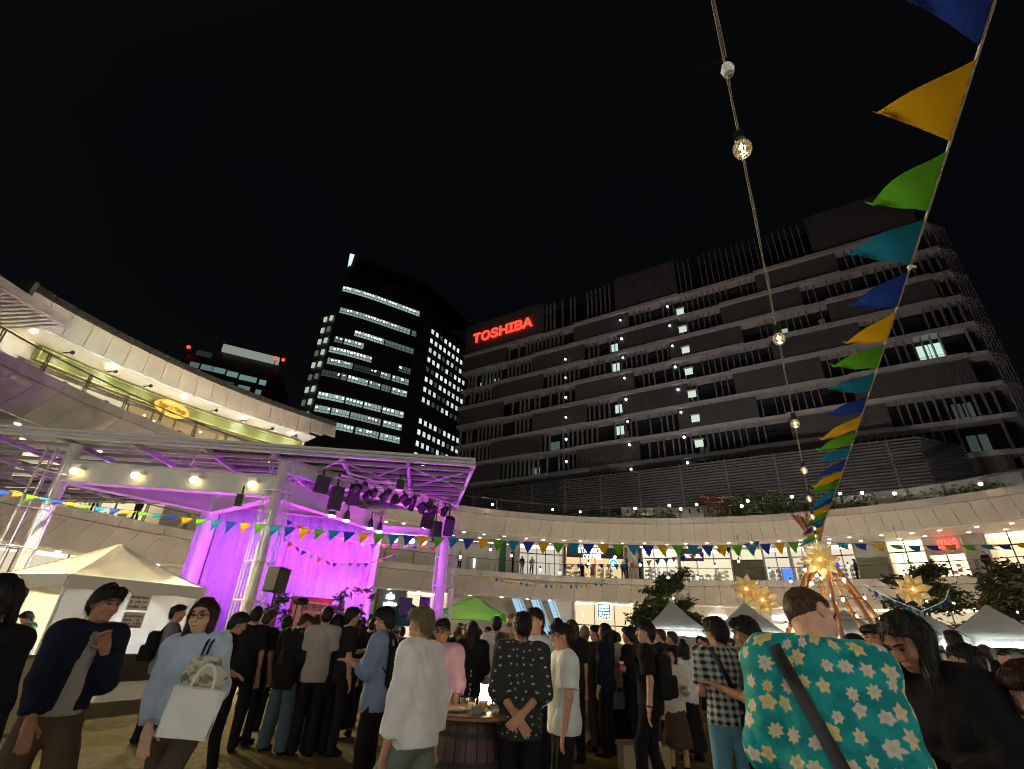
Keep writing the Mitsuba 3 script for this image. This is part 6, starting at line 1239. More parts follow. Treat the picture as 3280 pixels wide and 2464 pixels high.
def bagbox(label, cat, c, size, rz, mt, taper=1.0, handle=True, tilt=0):
    k = thing('shopping_bag', label, cat); x, y, z = np.array(size) / 2; R_ = rotz(rz) @ roty(tilt); m = MB(); b = [c + R_ @ V(*p) for p in ((-x * taper, -y * taper, -z), (x * taper, -y * taper, -z), (x * taper, y * taper, -z), (-x * taper, y * taper, -z))]; t = [c + R_ @ V(*p) for p in ((-x, -y, z), (x, -y, z), (x, y, z), (-x, y, z))]
    g = lambda A, B, C, D, o: [[A + (B - A) * s + (D - A + (C - B - D + A) * s) * r + o * .012 * math.sin(s * 7 + r * 5) for s in np.linspace(0, 1, 7)] for r in np.linspace(0, 1, 7)]
    for i in range(4): j = (i + 1) % 4; m.sheet(g(b[i], b[j], t[j], t[i], unit(V(*(b[i] + b[j] - 2 * c)[:2], 0))))
    m.add(b, [[0, 1, 2, 3]]); part(k, 'bag', m, mt, 30)
    if handle:
        for s_ in (-1, 1): part(k, 'handle', MB().tube([c + R_ @ V(x * .45 * math.cos(a), s_ * y, z + .14 * math.sin(a)) for a in np.linspace(0, math.pi, 9)], .006, 5), mt)
    return k
mat('m_bagwhite', None, .5, fn=lambda p, n, uv: mi.Color3f(.74, .76, .72) * (.86 + .2 * fbm(p.x * 7, p.y * 7, p.z * 7)))
bagbox('large white shopping bag held by the woman in the light blue shirt', 'bag', V(-2.00, 3.85, 1.05), (.30, .11, .27), .42, 'm_bagwhite', .94, True, .12)
mat('m_totegrey', None, .8, fn=lambda p, n, uv: mix((.50, .49, .38), (.16, .17, .11), smoothstep(.5, .68, fbm(p.x * 22, p.y * 22, p.z * 22))))
k = thing('tote_bag', 'patterned cream tote on black straps under the arm of the woman in light blue', 'bag'); tb = V(-2.09, 4.05, 1.27); part(k, 'bag', blob(tb - .2, tb + .2, [((tb + V(-.07, 0, -.04), tb + V(.08, .02, -.05), .085, .08), dict(flat=.55, fdir=V(0, 1, 0))), ((tb + V(-.06, 0, .04), tb + V(.05, 0, .05), .06, .05), dict(flat=.5, fdir=V(0, 1, 0)))]), 'm_totegrey', True)
for s_ in (0, .035): part(k, 'strap', MB().tube([tb + V(.03 + s_, -.02, .05), fw(Jw['sh'][0]) + V(-.02 + s_, -.17, -.12), fw(Jw['sh'][0]) + V(-.03 + s_, -.11, .03), fw(Jw['sh'][0]) + V(-.03 + s_, -.02, .085), fw(Jw['sh'][0]) + V(-.03 + s_, .06, .05)], .009, 6), 'm_black')
_, Jb, fb, Rb4 = person('young man with a black backpack in profile before the white tent', (-5.12, 8.59), 62, 1.76, .016, top=('tee', 'grey'), bot=('pants', 'black'), hair=('short', 'black'), arms=('hold', 'hold'), seed=4); backpack('black backpack of the man standing before the white tent', Jb, Rb4)
kst, Js, fs_, Rs4 = person('stall worker in a white shirt and green apron under the left tent', (-9.4, 10.85), 215, 1.60, .016, top=('tee', 'white'), bot=('pants', 'black'), hair=('mop', 'black'), arms=('hold', 'front'), lean=14, head=(25, 0), seed=5)
part(kst, 'apron', top_mesh(rig(1.62, lean=14, head=(25, 0)), .016, 'none', .036, -.3, girth=.8), 'm_cloth_green', True, to=Rs4)
_, J, f, R4 = person('person in black with bare forearms leaning past the woman in light blue', (-3.29, 6.85), 60, 1.68, .014, top=('tee', 'black'), bot=('pants', 'black'), hair=('mop', 'black'), arms=('front', 'front'), lean=12, head=(12, 0), legs='walk', seed=6, top_kw=dict(e=.035), shoes='white'); backpack('dark backpack on the person with bare forearms', J, R4, mt='m_cloth_char')
W_OUT = [((-3.71, 8.2), -15, 1.78, 'short', 'black', 'black', 'pants', 'black', 'tall dark haired man in black facing the stage beside the middle post'),
 ((-3.73, 8.74), 20, 1.74, 'short', 'brown', 'char', 'pants', 'black', 'man with brown hair looking right in front of the middle post'),
 ((-3.84, 9.77), -15, 1.68, 'mop', 'black', 'char', 'pants', 'black', 'dark haired listener in front of the leafy stage arrangement'),
 ((-3.03, 8.9), -8, 1.70, 'short', 'brown', 'rust', 'pants', 'black', 'man in a rust coloured shirt facing the red board'),
 ((-2.64, 8.19), -10, 1.82, 'short', 'black', 'stone', 'pants', 'black', 'tall person in a pale shirt before the right end of the red board'),
 ((-2.29, 8.29), 58, 1.82, 'mop', 'black', 'char', 'pants', 'char', 'tall man in dark grey with his face turned right before the curtain'),
 ((-2.64, 11.19), -5, 1.72, 'short', 'black', 'black', 'pants', 'black', 'dark figure standing at the right end of the curtain')]
for p, y, H_, hk, hc, tc_, bk, bc, lb in W_OUT: person(lb, p, y, H_, .017, top=('tee', tc_), bot=(bk, bc), hair=(hk, hc), arms=('hold', 'down'), head=(0, 6), seed=len(scene) % 50, top_kw=dict(e=.03))
person('broad man in an oversized black shirt looking down with grey green trousers', (-3.02, 8.40), 25, 1.74, .013, top=('half', 'black'), bot=('wide', 'jean'), hair=('short', 'brown'), skin='a', arms=('front', 'front'), lean=6, head=(26, -12), wide=1.18, top_kw=dict(hem=-.2, e=.05, amp=.02), seed=9, legs='wide', shoes='black')
person('woman with long black hair in loose black clothes facing the stage', (-2.5, 8.3), -8, 1.72, .014, top=('long', 'black'), bot=('wide', 'black'), hair=('long', 'black'), fem=True, arms=('hold', 'fore'), top_kw=dict(hem=-.25, e=.04), seed=10)
kyb, J, f, R4 = person('young man in a grey blue shirt and black vest holding food in both hands', (-1.35, 6.26), 278, 1.78, .012, .0065, top=('half', 'skyblue'), bot=('pants', 'black'), hair=('mop', 'black'), feat=(), arms=('hold', 'hold'), head=(8, 0), top_kw=dict(hem=-.16, e=.034, amp=.016), seed=11); backpack('black backpack worn by the man in the grey blue shirt', J, R4)
part(kyb, 'vest', top_mesh(J, .014, 'none', .042, .02, girth=.85, amp=.008, opened=True), 'm_cloth_black', True, to=R4)
person('person in a long loose white shirt and sage trousers walking away by the table', (-.64, 4.35), -68, 1.74, .011, .007, top=('long', 'white'), bot=('wide', 'sage'), hair=('short', 'olivecap'), skin='a', arms=(((.14, .1, -1), (.05, .25, -1)), ((.2, -.18, -1), (.05, .05, -1))), legs='walk', lean=4, side=2, head=(4, -10), top_kw=dict(hem=-.10, e=.046, amp=.022), bot_kw=dict(e=.02), seed=12)
kpk, Jp, fp_, Rp4 = person('man in an open pink shirt over white leaning a hand on the barrel table', (-.64, 5.97), 192, 1.69, .011, .0055, top=('half', 'pink'), bot=('pants', 'char'), hair=('short', 'black'), skin='b', feat=('glasses',), arms=(((.28, .30, -1), (.05, .42, -.92)), 'fore'), lean=5, head=(4, 0), top_kw=dict(hem=-.30, e=.034, opened=True, collar=True, amp=.016), fine_hands=(0,), curl=(.25, .5), palms=(V(0, 0, -1), None), seed=13)
part(kpk, 'inner_shirt', top_mesh(Jp, .014, 'none', .014, -.14, amp=.006), 'm_cloth_white', True, to=Rp4)
kwr, J, f, R4 = person('woman with long black hair and a long black jacket with white vertical lettering', (-.42, 8.19), 0, 1.70, .013, top=('jacket', 'black'), bot=('pants', 'black'), hair=('long', 'black'), fem=True, arms=('hold', 'hold'), top_kw=dict(hem=-.36, e=.035), seed=14)
m = MB(); 
for i in range(9):
    if i == 2: continue
    m.box(V(.03, -.20, 1.10 - i * .055), (.026, .004, .012)).box(V(.03 + (-1) ** i * .008, -.20, 1.085 - i * .055), (.007, .004, .026))
part(kwr, 'lettering', m, 'm_cloth_offwhite', to=R4)
_, J, f, R4 = person('person in a white shirt with a black shoulder bag facing the stage', (-.07, 9.3), 2, 1.82, .014, top=('half', 'white'), bot=('pants', 'black'), hair=('short', 'black'), arms=('hold', 'down'), seed=15)
k = thing('shoulder_bag', 'black bag hanging from the shoulder of the person in white', 'bag'); c = f(J['P'] + V(-.24, -.05, .08)); part(k, 'bag', blob(c - .3, c + .3, [((c + V(0, 0, .12), c + V(0, 0, -.12), .13, .16), dict(flat=.5, fdir=V(1, 0, 0)))], .016), 'm_cloth_black', True); part(k, 'strap', MB().tube([c + V(0, -.06, .2), f(J['sh'][0]) + V(.02, -.02, .07), c + V(.02, .08, .2)], .014, 6), 'm_black')
person('man in a cap and a camouflage shirt behind the man in the dotted shirt', (.18, 8.8), 14, 1.86, .014, top=('tee', 'm_camo'), bot=('pants', 'olive'), hair=('cap', 'olivecap'), arms=('hold', 'down'), seed=16)
person('man in a dotted dark shirt with his hands clasped behind his back', (*P_PAT,), 2, 1.76, .0105, .006, top=('half', 'm_dots'), bot=('pants', 'black'), hair=('short', 'black'), skin='a', arms=(((.10, -.24, -1), (-.66, -.42, -.74)), ((.10, -.24, -1), (-.66, -.42, -.60))), head=(4, 16), top_kw=dict(hem=-.15, e=.034, amp=.016, collar=True), fine_hands=(0, 1), curl=(.25, .35), palms=(V(0, 1, .2), V(0, -1, .3)), seed=17)
person('man in a pale blue shirt facing left behind the table group', (.37, 5.89), 222, 1.83, .012, .006, top=('long', 'paleblue'), bot=('pants', 'navy'), hair=('short', 'black'), skin='c', feat=(), arms=('hold', 'down'), top_kw=dict(collar=True, e=.026), seed=18)
person('man in a white polo shirt standing in profile beside the dotted shirt', (.60, 5.37), 262, 1.69, .0105, .0055, top=('tee', 'mint'), bot=('pants', 'black'), hair=('short', 'black'), skin='a', feat=(), arms=('down', ((.10, -.08, -1), (.0, .12, -1))), head=(6, 0), top_kw=dict(hem=-.11, e=.034, collar=True, amp=.013, girth=1.08), fine_hands=(0,), curl=(.5, .5), seed=19)
W2 = [((.84, 7.96), 5, 1.80, ('short', 'black'), ('tee', 'black'), 'pants', 'black', 'tall person in black behind the white polo shirt', ('hold', 'down')),
 ((1.12, 8.53), -8, 1.80, ('bob', 'brown'), ('tee', 'char'), 'pants', 'black', 'woman with brown hair in dark grey behind the white polo shirt', ('down', 'down')),
 ((1.46, 9.39), 12, 1.74, ('short', 'grey'), ('half', 'brown'), 'pants', 'darkbrown', 'grey haired person in brown lit pink by the stage', ('hold', 'hold')),
 ((1.74, 9.95), 290, 1.76, ('short', 'black'), ('tee', 'stone'), 'pants', 'black', 'person in a pale shirt facing left behind a dark haired woman', ('down', 'down')),
 ((1.73, 9.04), 300, 1.78, ('long', 'black'), ('long', 'navy'), 'pants', 'black', 'woman in navy with her hair down looking left', ('down', 'down')),
 ((2.18, 9.25), 300, 1.74, ('mop', 'black'), ('tee', 'black'), 'pants', 'black', 'man in black holding a paper cup beside the tall man in black', ('hold', 'hold')),
 ((3.40, 11.51), 315, 1.78, ('short', 'brown'), ('long', 'char'), 'pants', 'black', 'man filming with a camera before the first white tent', ('mouth', 'mouth')),
 ((3.77, 11.92), 300, 1.74, ('mop', 'brown'), ('long', 'navy'), 'pants', 'black', 'second person raising a phone before the first white tent', ('mouth', 'hold')),
 ((2.51, 8.12), 185, 1.48, ('bob', 'black'), ('long', 'offwhite'), 'skirt', 'darkbrown', 'small woman in a white top facing the camera behind the tall man in black', ('hold', 'down')),
 ((3.01, 9.01), -10, 1.56, ('bob', 'black'), ('tee', 'white'), 'long', 'black', 'woman in a black pinafore over white with a bob', ('hold', 'hold'))]
for p, y, H_, hr, tp, bk, bc, lb, ar in W2: kk, J, f, R4 = person(lb, p, y, H_, .015, top=tp, bot=(bk, bc), hair=hr, arms=ar, fem=hr[0] in ('bob', 'long'), seed=len(scene) % 47, top_kw=dict(e=.028), feat=() if y == 185 else None, hh=.008 if y == 185 else None); 
k = thing('paper_cup', 'white and red paper cup held by the man in black', 'cup'); part(k, 'cup', MB().lathe([(.001, 0), (.032, 0), (.042, .11), (.04, .11)], V(1.98, 9.02, 1.16), 14), 'm_white', smooth=30); part(k, 'band', MB().lathe([(.0335, .01), (.0395, .07)], V(1.98, 9.02, 1.16), 14), 'm_small_pink', smooth=30)
_, J, f, R4 = person('woman in a cream sweater and long black skirt holding a grey tote behind her', (2.02, 9.79), 6, 1.70, .012, top=('long', 'offwhite'), bot=('long', 'black'), hair=('bun', 'black'), fem=True, arms=(((.2, -.2, -1), (-.7, -.5, -.62)), ((.2, -.2, -1), (-.7, -.5, -.55))), head=(0, 22), top_kw=dict(hem=-.06, e=.05, amp=.02), seed=22)
c = f(J['wr'][0] + V(.1, -.05, -.3)); bagbox('small grey tote bag held behind the woman in the cream sweater', 'bag', c, (.2, .07, .24), -.1, 'm_cloth_grey', 1.0)
_, J, f, R4 = person('tall man in a black shirt in profile wearing a black backpack', (1.81, 6.76), 290, 1.78, .0105, .006, top=('tee', 'black'), bot=('pants', 'black'), hair=('short', 'black'), skin='c', feat=(), arms=(((.1, -.1, -1), (.02, .12, -1)), 'down'), head=(-4, 0), top_kw=dict(e=.03, hem=-.14), fine_hands=(0,), seed=23, legs='step'); backpack('flat black backpack of the tall man in the black shirt', J, R4, (.31, .15, .48), mt='m_cloth_char')
k = thing('wrist_band', 'black band on the wrist of the tall man in the black shirt', 'band'); t = trimesh.creation.torus(.034, .009, 18, 8); w_ = J['wr'][0] - J['hd'][0] * .01; z_ = J['hd'][0]; xx = unit(np.cross(z_, V(1, 0, 0))); part(k, 'band', trimesh.Trimesh(t.vertices @ np.c_[np.cross(xx, z_), xx, z_].T + w_, t.faces), 'm_black', to=R4)
_, Jq, fq, Rq4 = person('man in a plaid shirt and light blue trousers with a black sling bag', (*P_PLAID,), 4, 1.80, .0105, .006, top=('tee', 'm_plaid'), bot=('pants', 'aqua'), hair=('mop', 'black'), skin='a', arms=('front', 'front'), head=(6, 28), feat=('glasses',), top_kw=dict(hem=-.04, e=.032, amp=.016, collar=True), bot_kw=dict(e=.018), seed=24)
tm2 = top_mesh(Jq, .014, 'tee', .032, -.04, seed=24); k = thing('sling_bag', 'black sling bag across the back of the man in the plaid shirt', 'bag')
part(k, 'strap', surf_strap(tm2, Rq4, (-.13, 1.56), (.12, 1.02), w=.022, off=.014), 'm_black', True, to=Rq4); c = V(.16, -.17, .84); part(k, 'bag', blob(c - .3, c + .3, [((c + V(-.03, 0, .13), c + V(.03, .02, -.16), .085, .12), dict(flat=.5, fdir=V(0, 1, 0)))], .012), 'm_cloth_black', True, to=Rq4)
person('dark haired man in stone coloured trousers behind the man in the beach shirt', (2.25, 4.95), 305, 1.80, .012, .0065, top=('tee', 'char'), bot=('pants', 'stone'), hair=('mop', 'black'), skin='b', feat=(), head=(12, 0), arms=('hold', 'down'), seed=25)
kh, Jh, fh, Rh4 = person('man bending forward in a turquoise beach shirt covered with pale flowers', (*P_HAW,), 30, 1.88, .0105, .0055, top=('half', 'm_floral'), bot=('pants', 'stone'), hair=('buzz', 'brown'), skin='c', feat=(), top_kw=dict(hem=-.24, e=.040, amp=.020, collar=True, girth=1.08), seed=26, **K_HAW)
part(kh, 'crown_hair', (lambda F: (F.ell(Jh['head'] + Jh['H'] @ V(0, -.0, .045), V(.084, .100, .092), 0, Jh['H'], only=[(unit(V(0, .35, -.9)), .0)]), trimesh.Trimesh(*F.mesh(), process=False))[1])(Field(Jh['head'] - .2, Jh['head'] + .2, .009)), 'm_hair_brown', True, to=Rh4)
tm2 = top_mesh(Jh, .014, 'half', .04, -.24, girth=1.08, seed=26, amp=.02); k = thing('bag_strap', 'wide black bag strap running diagonally over the turquoise beach shirt', 'strap'); part(k, 'strap', surf_strap(tm2, Rh4, (-.13, 1.60), (.20, .80), 34, w=.026, off=.012), 'm_black', True, to=Rh4)
person('woman with a sleek black bob bending forward in a black jacket', (2.02, 2.68), 258, 1.80, .012, .006, top=('jacket', 'black'), bot=('pants', 'black'), hair=('bob', 'black'), skin='b', fem=True, feat=(), lean=15, head=(24, 0), arms=('front', 'front'), top_kw=dict(e=.03), seed=27)
person('man in a dark beret looking left beyond the bending woman', (3.71, 5.34), 236, 1.80, .013, .007, top=('jacket', 'char'), bot=('pants', 'black'), hair=('beret', 'black'), skin='b', feat=(), arms=('hold', 'hold'), seed=28)
person('woman with dark hair in a brown top right behind the beach shirt', (2.49, 3.80), 215, 1.68, .013, .007, top=('tee', 'darkbrown'), bot=('pants', 'black'), hair=('tail', 'black'), skin='b', fem=True, feat=(), arms=('hold', 'hold'), lean=6, head=(14, 0), seed=29)
person('woman with long dark hair in black in profile near the right edge', (3.37, 3.96), 272, 1.66, .013, .007, top=('long', 'black'), bot=('pants', 'black'), hair=('halfup', 'black'), skin='a', fem=True, feat=(), head=(16, 0), lean=8, arms=('hold', 'hold'), seed=30)
person('man in a white shirt standing before the right hand tents', (5.80, 6.88), 20, 1.84, .014, top=('tee', 'white'), bot=('pants', 'black'), hair=('short', 'black'), arms=('hold', 'down'), seed=31)
person('person with brown hair and a tan blouse cut off by the right edge', (2.30, 2.40), 265, 1.58, .014, top=('tee', 'tan'), bot=('pants', 'black'), hair=('mop', 'red'), skin='a', lean=10, head=(20, 0), seed=32)
# ---- the rest of the crowd: twelve builds shared by many people
proto = []
for i, (hk, hc, tp, bk, fem, ar) in enumerate((('short', 'black', 'tee', 'pants', False, ('down', 'down')), ('mop', 'black', 'long', 'pants', False, ('hold', 'down')), ('long', 'black', 'long', 'pants', True, ('down', 'hold')), ('bob', 'brown', 'tee', 'long', True, ('fore', 'down')), ('cap', 'blackcap', 'tee', 'pants', False, ('mouth', 'down')), ('tail', 'black', 'long', 'pants', True, ('hold', 'hold')), ('short', 'brown', 'half', 'wide', False, ('phone', 'phone')), ('bun', 'black', 'tee', 'skirt', True, ('down', 'swing')), ('short', 'grey', 'jacket', 'pants', False, ('down', 'fore')), ('mop', 'brown', 'tee', 'shorts', False, ('front', 'front')))):
    J = rig(1.70, arms=ar, head=((0, 0), (8, 6), (0, -8), (5, 0), (-4, 0), (10, 0), (12, 0), (0, 10), (0, -5), (6, 0))[i], legs=('stand', 'contra', 'stand', 'wide', 'stand', 'contra', 'stand', 'step', 'wide', 'stand')[i]); H0 = .024
    P_ = dict(body=mikit.ply(body_mesh(J, .020, None, fem), None, True), shirt=mikit.ply(top_mesh(J, H0, tp, .032, fem=fem, seed=i, hem=-.15), None, True), bottom=mikit.ply(legs_mesh(J, .028, bk, seed=i), None, True), hair=mikit.ply(hair_mesh(J, .016, hk, i), None, True), shoe=mikit.ply(shoe_mesh(J, 0), None, True), shoe2=mikit.ply(shoe_mesh(J, 1), None, True))
    proto.append((P_, 'trousers' if bk in ('pants', 'wide') else 'shorts' if bk == 'shorts' else 'skirt', hk, hc, {'tee': 'tee', 'half': 'loose tee', 'long': 'pullover', 'jacket': 'jacket'}[tp], {'short': 'short hair', 'mop': 'thick hair', 'long': 'long hair', 'bob': 'a bob', 'cap': 'a cap', 'tail': 'a ponytail', 'bun': 'a hair bun'}[hk]))
crng = np.random.default_rng(77)
COLS = ['black'] * 14 + ['char'] * 4 + ['navy'] * 3 + ['white'] * 3 + ['offwhite', 'grey', 'maroon', 'brown', 'stone', 'skyblue', 'taupe', 'olive']
WORD = {'char': 'dark grey', 'offwhite': 'cream', 'skyblue': 'grey blue', 'ltblue': 'light blue', 'darkbrown': 'dark brown'}
placed = [V(p[0], p[1]) for p in [(-3.7, 8.2), (-3.73, 8.74), (-3.84, 9.77), (-2.64, 8.19), (-.42, 8.19), (-.07, 9.3), (.18, 8.8), (1.12, 8.53), (1.46, 9.39), (2.02, 9.79), (3.4, 11.51), (3.77, 11.92), (5.8, 6.88), (8.5, 13.5), (-1.35, 6.26)]]
def extra(p, yaw, where, H_=None, z=None, i=None, col=None, group='people in the crowd'):
    i = int(crng.integers(len(proto))) if i is None else i; P_, bn_, hk, hc, tw, hw = proto[i]; col = col or COLS[crng.integers(len(COLS))]; s = (H_ or crng.normal(1.68, .07)) / 1.70
    M4 = mat4(rotz(-math.radians(yaw)), (p[0], p[1], GZ if z is None else z), s); k = thing('person', 'person with %s in a %s %s %s' % (hw, WORD.get(col, col), tw, where), 'person', group); bc = ['black', 'char', 'navy', 'darkbrown', 'jean', 'taupe'][crng.integers(6)]
    part(k, 'body', P_['body'], 'm_skin_' + 'abc'[crng.integers(3)], to=M4); part(k, 'shirt', P_['shirt'], 'm_cloth_' + col, to=M4); part(k, bn_, P_['bottom'], 'm_cloth_' + bc, to=M4); part(k, 'hat' if hk == 'cap' else 'hair', P_['hair'], 'm_hair_' + hc, to=M4); part(k, 'shoe', P_['shoe'], 'm_cloth_black', to=M4); part(k, 'shoe', P_['shoe2'], 'm_cloth_black', to=M4)
n_ = 0
while n_ < 92:
    a, D_ = crng.uniform(-21, 47), crng.uniform(9.2, 21); p = V(D_ * math.sin(math.radians(a)), D_ * math.cos(math.radians(a)))
    if a < -8 and D_ > 15.2 + (a + 21) * .35: continue
    if 3 < a < 19 and D_ < 10.2: continue
    if a > 19 and D_ < 12.5: continue
    if min(np.hypot(*(p - q)) for q in placed) < .62: continue
    placed.append(p); n_ += 1; yaw = math.degrees(math.atan2(-6.0 - p[0], 20.0 - p[1])) if a < 14 else crng.uniform(0, 360)
    extra(p, yaw + crng.normal() * 22, ('near' if D_ < 12 else 'halfway to' if D_ < 16 else 'close to') + (' the stage side' if a < -6 else ' the middle post' if a < 2 else ' the escalator side' if a < 12 else ' the first white tent' if a < 24 else ' the pole frame' if a < 34 else ' the right tents'))
for p, yaw, lb, i, col in (((-5.9, 16.6), 160, 'near the middle post', 1, 'black'), ((6.3, 8.9), 250, 'left of the white shirted man', 8, 'char'), ((6.9, 8.4), 200, 'right of the white shirted man', 0, 'stone'), ((7.6, 8.2), 240, 'near the right edge', 4, 'char'), ((8.3, 7.6), 220, 'at the right edge', 6, 'grey'), ((4.6, 7.6), 100, 'behind the man in the beret', 3, 'darkbrown')): extra(p, yaw, lb, i=i, col=col)
for f_, yaw, i, col, lb in ((-20.9, 165, 0, 'offwhite', 'at the far left balcony rail'), (-10.3, 200, 2, 'black', 'at the balcony rail, left of a pair'), (-8.6, 195, 5, 'stone', 'at the balcony rail, right of a pair'), (6.8, 190, 8, 'char', 'before the round blue sign'), (40.5, 300, 1, 'black', 'on the balcony right of the poles'), (54.6, 240, 8, 'navy', 'on the balcony near the right edge'), (2.3, 20, 0, 'stone', 'at the coffee shop counter'), (.6, 30, 3, 'black', 'before the coffee shop'), (-70, 120, 0, 'black', 'in the lit cafe at left'), (-66, 120, 2, 'char', 'by the window of the lit cafe')):
    extra(cy(f_, 34.4 if f_ not in (2.3, .6) else 37.2, 0)[:2], yaw, lb, i=i, col=col, z=6.82, H_=1.70, group='people on the upper balcony')

# ================================================================ barrel table and what stands on it
mat('m_barrel', None, .45, spec=.4, fn=lambda p, n, uv: mi.Color3f(.060, .024, .017) * (.55 + .8 * fbm(p.x * 18, p.y * 18, p.z * 2)))
mat('m_tabletop', None, .35, spec=.5, fn=lambda p, n, uv: mi.Color3f(.20, .115, .06) * (.6 + .7 * fbm(p.x * 5, p.y * 40, p.z * 5)))
TC = V(-.24, 5.22, 0); TZ = .97
k = thing('barrel_table', 'dark wooden barrel with a round wooden top used as a drinks table', 'table')
part(k, 'tabletop', MB().lathe([(.001, TZ - .045), (.40, TZ - .045), (.425, TZ - .03), (.425, TZ - .01), (.41, TZ), (.001, TZ)], TC, 40), 'm_tabletop', smooth=35)
prof = lambda z: .265 + .055 * math.sin(math.pi * z / .9)
for i in range(20):
    a0_, a1_ = i * math.pi / 10 + .012, (i + 1) * math.pi / 10 - .012; zs_ = np.linspace(.01, .91, 9); part(k, 'stave', MB().sheet([[TC + V(prof(z) * math.cos(a), prof(z) * math.sin(a), z) for a in (a0_, a0_ * .66 + a1_ * .34, a0_ * .34 + a1_ * .66, a1_)] for z in zs_]), 'm_barrel', smooth=True)
part(k, 'core', MB().lathe([(.001, .0), (.25, .0), (.30, .45), (.25, .92), (.001, .92)], TC, 20), 'm_black')
for z in (.1, .3, .62, .82): part(k, 'hoop', MB().lathe([(prof(z) + .001, z - .022), (prof(z) + .009, z - .022), (prof(z) + .009, z + .022), (prof(z) + .001, z + .022)], TC, 36), 'm_dark', smooth=35)
scene['m_clear'] = {'type': 'thindielectric', 'int_ior': 1.35}
mat('m_ale', (.26, .065, .015), .2, spec_trans=0.0); mat('m_lager', (.62, .27, .02), .2); mat('m_foam', (.8, .74, .6), .8); mat('m_bowl', (.22, .22, .23), .4); mat('m_napkin', (.78, .72, .55), .8); mat('m_card', (.34, .27, .16), .8); mat('m_tray', (.42, .38, .30), .4)
tz = TZ + .002; tp_ = lambda x, y: TC + V(x, y, tz)
def glass(label, p, r0, r1, h, fill, m_, foam=0, cat='glass'):
    k = thing('drink_glass', label, cat); part(k, 'glass', MB().lathe([(r0, 0), (r1, h)], p, 18), 'm_clear', smooth=40)
    if fill: part(k, 'drink', MB().lathe([(.001, .004), (r0 - .002, .004), (r0 + (r1 - r0) * fill - .002, h * fill), (.001, h * fill)], p, 18), m_, smooth=40)
    if foam: part(k, 'foam', MB().lathe([(.001, h * fill), (r0 + (r1 - r0) * fill - .002, h * fill + .001), (r0 + (r1 - r0) * (fill + foam) - .002, h * (fill + foam)), (.001, h * (fill + foam))], p, 18), 'm_foam', smooth=40)
k = thing('serving_tray', 'pale oval tray under the red ale at the left of the table', 'tray'); part(k, 'tray', MB().lathe([(.001, 0), (.15, 0), (.185, .018), (.175, .018), (.001, .008)], V(0, 0, 0), 30).mesh().apply_transform(mat4(np.diag([1.15, .7, 1]), tp_(-.20, -.12))), 'm_tray', smooth=35)
glass('tall cup of red brown ale on the tray', tp_(-.215, -.10) + V(0, 0, .012), .038, .052, .155, .62, 'm_ale'); glass('small clear empty glass in front of the other drinks', tp_(-.06, -.10), .025, .032, .10, .25, 'm_foam'); glass('short glass of pale drink in the middle of the table', tp_(.01, .0), .034, .038, .09, .6, 'm_napkin'); glass('golden beer in a clear cup below the lantern', tp_(.115, -.05), .038, .048, .11, .55, 'm_lager', .15)
k = thing('drink_bottle', 'clear glass bottle with pale drink beside the lantern', 'bottle'); part(k, 'glass', MB().lathe([(.033, 0), (.036, .1), (.03, .135), (.014, .17), (.014, .21)], tp_(.24, .02), 16), 'm_clear', smooth=40); part(k, 'drink', MB().lathe([(.001, .004), (.031, .004), (.034, .09), (.001, .09)], tp_(.24, .02), 16), 'm_napkin', smooth=40)
k = thing('table_lantern', 'square glowing lantern on the barrel table', 'lantern'); lp = tp_(.13, .13); part(k, 'base', MB().box(lp + V(0, 0, .015), (.10, .10, .03), .2), 'm_black'); part(k, 'shade', MB().box(lp + V(0, 0, .115), (.095, .095, .15), .2), 'm_emit', emit=(14, 10.5, 6), sw=.25); part(k, 'lid', MB().box(lp + V(0, 0, .2), (.10, .10, .015), .2), 'm_black'); part(k, 'ring', MB().tube([lp + V(.03 * math.cos(a), 0, .21 + .03 * math.sin(a)) for a in np.linspace(0, math.pi, 8)], .003, 5), 'm_black')
scene['lantern_light'] = {'type': 'point', 'position': (lp + V(0, -.12, .24)).tolist(), 'intensity': {'type': 'rgb', 'value': [.30, .21, .10]}, 'sampling_weight': .4}
k = thing('food_bowl', 'small grey bowl at the front of the table', 'bowl'); part(k, 'bowl', MB().lathe([(.001, 0), (.04, 0), (.06, .045), (.055, .045), (.036, .01), (.001, .01)], tp_(.075, -.20), 20), 'm_bowl', smooth=40)
k = thing('paper_napkin', 'crumpled cream napkin beside the grey bowl', 'napkin'); nr = np.random.default_rng(2); part(k, 'paper', MB().sheet([[tp_(.13 + i * .025, -.25 + j * .022) + V(0, 0, .012 + .03 * nr.random()) for i in range(6)] for j in range(5)]), 'm_napkin')
k = thing('food_box', 'open cardboard food tray behind the napkin', 'tray'); m = MB(); c = tp_(.27, -.12)
for s_ in (-1, 1): m.hexa([c + V(s_ * .07, -.05, 0), c + V(s_ * .074, -.05, 0), c + V(s_ * .074, .05, 0), c + V(s_ * .07, .05, 0)][::s_], [c + V(s_ * .09, -.06, .055), c + V(s_ * .094, -.06, .055), c + V(s_ * .094, .06, .055), c + V(s_ * .09, .06, .055)][::s_]); m.hexa([c + V(-.07, s_ * .05, 0), c + V(.07, s_ * .05, 0), c + V(.07, s_ * .054, 0), c + V(-.07, s_ * .054, 0)], [c + V(-.09, s_ * .06, .055), c + V(.09, s_ * .06, .055), c + V(.09, s_ * .064, .055), c + V(-.09, s_ * .064, .055)])
m.box(c + V(0, 0, .004), (.14, .1, .006)); part(k, 'box', m, 'm_card')
